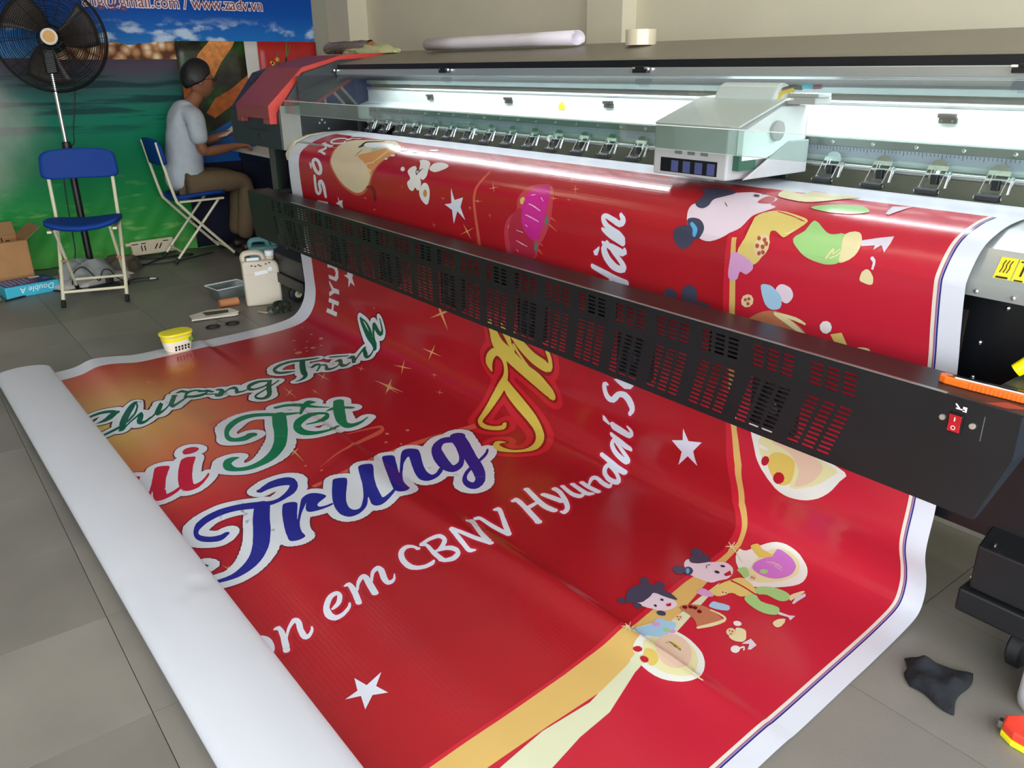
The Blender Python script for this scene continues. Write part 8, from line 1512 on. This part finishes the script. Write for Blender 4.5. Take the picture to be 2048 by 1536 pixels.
SC_ = thing('scissors', 'black-handled scissors on the floor near the banner edge', 'scissors', (-4.32, 1.31, 0), -.05)
for s in (-1, 1):
    n = 18; MB().tube([(.03 + .026 * math.cos(2 * PI * k / n), s * .052 + .034 * math.sin(2 * PI * k / n),   .007) for k in range(n)], .005, 6, closed=True).build('handle', M_rub, SC_, smooth=True)
    MB().prism([(-.02, s * .022), (0.01, s * .03), (-.10, -s * .012), (-.11, -s * .016)], .006 + .002 * s, .008 + .002 * s, 'z').build('blade', M_steel, SC_)
tag(crumple('crumpled_wrapper', mat('dark_wrapper', (46, 52, 40), .4, var=.6, scale=30, bump=.6, bscale=30), None, .04, .06, .05, 21, amp=.3), 'crumpled dark snack wrapper between jerrycan and banner', 'wrapper').location = (-4.36, 1.66, 0)
tag(MB().tube(smoothpts([(-4.42, 1.60, .006), (-4.40, 1.66, .012), (-4.34, 1.72, .008), (-4.36, 1.60, .006), (-4.42, 1.56, .005)], 5), .006, 6).build('paper_strap', mat('tan_strap', (170, 150, 122), .7), None, smooth=True), 'tan paper strap curled at the jerrycan foot', 'strap')
# yellow-lidded tub standing on the banner
CT = thing('lidded_tub', 'small plastic tub with yellow lid and yellow label standing on the banner edge', 'tub', (-3.985, .985, .012), .18)
def rr(w_, d_, z, n=28):
    out = []
    for k in range(n):
        t = 2 * PI * k / n; c, s = math.cos(t), math.sin(t)
        out.append((w_ * abs(c) ** .7 * (1 if c > 0 else -1), d_ * abs(s) ** .7 * (1 if s > 0 else -1), z))
    return out
def loft(rings, name, m, parent, **k):
    n = len(rings[0]); vs = [p for r in rings for p in r]
    fs = [(i * n + q, i * n + (q + 1) % n, (i + 1) * n + (q + 1) % n, (i + 1) * n + q) for i in range(len(rings) - 1) for q in range(n)] + [tuple(range(n))[::-1], tuple((len(rings) - 1) * n + q for q in range(n))]
    return MB().add(vs, fs).build(name, m, parent, smooth=True, **k)
M_tub = mat('frosted_tub', (200, 186, 168), .4, var=.04); M_lidy = mat('yellow_lid', (236, 222, 40), .4, var=.03)
loft([rr(.040, .058, 0), rr(.046, .066, .045), rr(.050, .071, .088)], 'tub_body', M_tub, CT)
loft([rr(.0405, .0585, .004), rr(.0465, .0665, .045), rr(.0503, .0713, .080)], 'label_wrap', mat('label_white', (232, 226, 206), .45), CT)
loft([rr(.0490, .0697, .062), rr(.0505, .0717, .082)], 'yellow_label', M_lidy, CT)
loft([rr(.054, .076, .088), rr(.056, .078, .094), rr(.055, .077, .100), rr(.044, .065, .101)], 'lid', M_lidy, CT)
for r in range(2):
    for k in range(5): MB().box(.0478, .0492 - .0012 * r, -.035 + .016 * k, -.026 + .016 * k, .030 - .014 * r, .040 - .014 * r, T3(-.0012 - .0016 * r, 0, 0)).build('printed_glyph', M_ink, CT)
MB().lathe([(.012, 0), (.012, .001)], 12, T3(.0502, .048, .062) @ RY(PI / 2)).build('printed_leaf', mat('leaf_green', (92, 140, 40), .5), CT)
# ================================================================ things on top of the printer
def spiral(name, x0, x1, y, z, r0, m, lb, cat):
    def f(a, c):
        t = -.6 + a * 2 * PI * 1.7; r = r0 * (1.0 - .28 * a)
        return (x0 + (x1 - x0) * c, y + 1.35 * r * math.cos(t), z + r * math.sin(t))
    return tag(MB().grid(f, 60, 4).build(name, m, None, smooth=True, solid=.0012, angle=3), lb, cat)
spiral('paper_roll', -3.70, -2.60, 2.33, 1.397, .030, mat('lilac_white_vinyl', (222, 214, 220), .4, var=.02), 'loosely rolled white vinyl sheet on the printer top', 'paper roll')
TR = thing('tape_roll', 'wide clear packing tape roll standing on the printer top', 'tape', (-2.245, 2.32, 1.3625))
M_tape = mat('clear_tape', (206, 192, 164), .22, var=.1, scale=8, stretch=(1, 1, .1), coat=.4)
b = MB(); n = 32
b.lathe([(.040, 0), (.056, 0), (.056, .052), (.040, .052), (.040, 0)], n, close=False); b.build('tape', M_tape, TR, smooth=True, angle=.6)
MB().lathe([(.036, .001), (.0398, .001), (.0398, .051), (.036, .051), (.036, .001)], n, close=False).build('core', M_card, TR, smooth=True, angle=.6)
CL = crumple('cling_bag', mat('pale_green_film', (190, 192, 140), .25, var=.12, scale=14, bump=.7, bscale=26), None, .30, .045, .045, 33, amp=.22); CL.location = (-4.35, 2.36, 1.366); tag(CL, 'crumpled pale green plastic film on the printer top left end', 'plastic film')
WP = thing('wrapped_bundle', 'brown bundle in shrink wrap lying on top of the red hood', 'bundle', (-4.60, 2.36, 1.371), .0)
MB().tube([(-.30, 0, .03), (.26, 0, .03)], .030, 16).build('tube', mat('brown_tube', (132, 84, 44), .6, var=.15), WP, smooth=True)
def wrapf(a, c):
    t = 2 * PI * a; x = -.29 + .54 * c; r = .0325 + .0025 * math.sin(60 * x + 3 * t) + .0015 * math.sin(9 * t + 30 * x)
    return (x, r * math.cos(t), .0335 + r * math.sin(t))
MB().grid(wrapf, 40, 60).build('shrink_wrap', clear_mat('shrink_film', (240, 232, 218), 1.2, .12, haze=.16, hazec=(240, 230, 214)), WP, smooth=True, angle=3)
# ================================================================ things at the right
KN = thing('utility_knife', 'orange utility knife lying on the right end of the blower beam', 'knife', (-.595, 1.590, .7088), math.atan2(.02, .2))
M_or = mat('orange_plastic', (238, 110, 30), .35, var=.04)
kp = [(-.082, .004), (-.078, -.008), (-.066, -.0135), (-.03, -.0155), (.12, -.0165), (.12, .0145), (.03, .0135), (-.04, .010), (-.074, .013)]
MB().prism(kp, 0, .015, 'z').build('handle', M_or, KN, bevel=.0025, seg=3)
MB().prism([(-.064, -.0035), (.11, -.006), (.11, .0065), (-.03, .0055), (-.055, .006)], .0152, .0162, 'z').build('channel', M_blk2, KN)
MB().prism([(-.066, -.006), (.03, -.005), (.03, .004), (-.05, .0045)], .0163, .0172, 'z').build('blade', M_chrome, KN)
MB().box(.028, .055, -.005, .006, .0163, .021).build('slider', M_blk, KN, bevel=.002)
MB().box(-.05, .12, -.0085, -.0065, .0151, .0168).build('metal_rail', M_whitep, KN)
for k in range(16): MB().box(-.02 + k * .0075, -.0165 + k * .0075, -.0172, -.013, .0014, .0146).build('grip_rib', M_or, KN)
tag(MB().prism([(-.565, 1.532), (-.53, 1.535), (-.50, 1.56), (-.54, 1.565)], .7087, .7092, 'z').build('red_film_scrap', mat('red_film', (150, 60, 50), .3), None), 'thin red film scrap under the orange knife', 'scrap')
YH = thing('yellow_handle_tool', 'tool with round yellow plastic handle resting on the bracket at right', 'tool', (-.585, 1.70, .7125))
MB().tube([(0.0, .0, .0145), (.02, .01, .036), (.10, .05, .115)], [.0135, .0155, .0155], 16).build('handle', mat('bright_yellow', (248, 226, 0), .3, var=.02), YH, smooth=True)
MB().tube([(.095, .048, .110), (.165, .083, .18)], .006, 10).build('shaft', M_steel, YH, smooth=True)
def cloth_pt(a, c):
    # folded glove-like rag, corners measured on the floor
    A, B, C_, D_ = Vector((-.655, 1.640, 0)), Vector((-.535, 1.715, 0)), Vector((-.505, 1.555, 0)), Vector((-.605, 1.565, 0))
    p = (A * (1 - a) + B * a) * (1 - c) + (D_ * (1 - a) + C_ * a) * c
    e = min(1, 5 * min(a, 1 - a, c, 1 - c) + .0)
    return (p.x + .006 * math.sin(7 * c), p.y + .006 * math.sin(6 * a), .003 + .020 * math.sqrt(max(e, 0)) * (1 + .5 * math.sin(6 * a + 3 * c) * math.sin(5 * c)) + .012 * math.exp(-((c - .25 - .2 * a) / .1) ** 2) * e)
tag(MB().grid(cloth_pt, 26, 20).build('black_rag', mat('black_cloth', (18, 20, 26), .95, var=.12, scale=40, bump=.4, bscale=60, sheen=0.0), None, smooth=True, solid=.004, angle=3), 'black folded cloth rag on the bare floor right of the banner', 'cloth')
WR = thing('white_roll', 'white film roll standing on the floor at the right edge', 'roll', (-.388, 1.735, 0))
M_wr = mat('white_film', (226, 228, 236), .5, var=.03, bump=.2, bscale=30)
MB().lathe([(.018, 0), (.056, 0), (.058, .01), (.0575, .085), (.055, .090), (.018, .089), (.018, 0)], 30, close=False).build('film', M_wr, WR, smooth=True, angle=.6)
MB().lathe([(.014, .001), (.0178, .001), (.0178, .089), (.014, .089), (.014, .001)], 20, close=False).build('core', M_card, WR, smooth=True)
TM = thing('tape_measure', 'red and yellow tape measure lying on the floor at the right edge', 'tape measure', (-.372, 1.598, 0), .0)
tmp = [(-.052, .004), (-.046, -.022), (-.02, -.036), (.03, -.036), (.042, -.02), (.042, .022), (.02, .034), (-.03, .034)]
MB().prism(tmp, 0, .014, 'z').build('yellow_base', mat('tape_yellow', (240, 232, 30), .4), TM, bevel=.003)
MB().prism([(x * .985, y * .97) for x, y in tmp], .0142, .036, 'z').build('red_case', mat('tape_red', (228, 66, 48), .38), TM, bevel=.005, seg=3)
MB().prism([(-.004, -.026), (.03, -.026), (.036, .0), (.0, .004)], .0362, .0372, 'z').build('black_badge', M_blk2, TM)
MB().prism([(.002, -.022), (.006, -.022), (.02, -.002), (.016, -.002)], .0373, .0377, 'z').build('badge_stripe', M_whitep, TM)
MB().box(-.058, -.050, -.006, .006, .004, .022).build('blade_hook', M_chrome, TM)
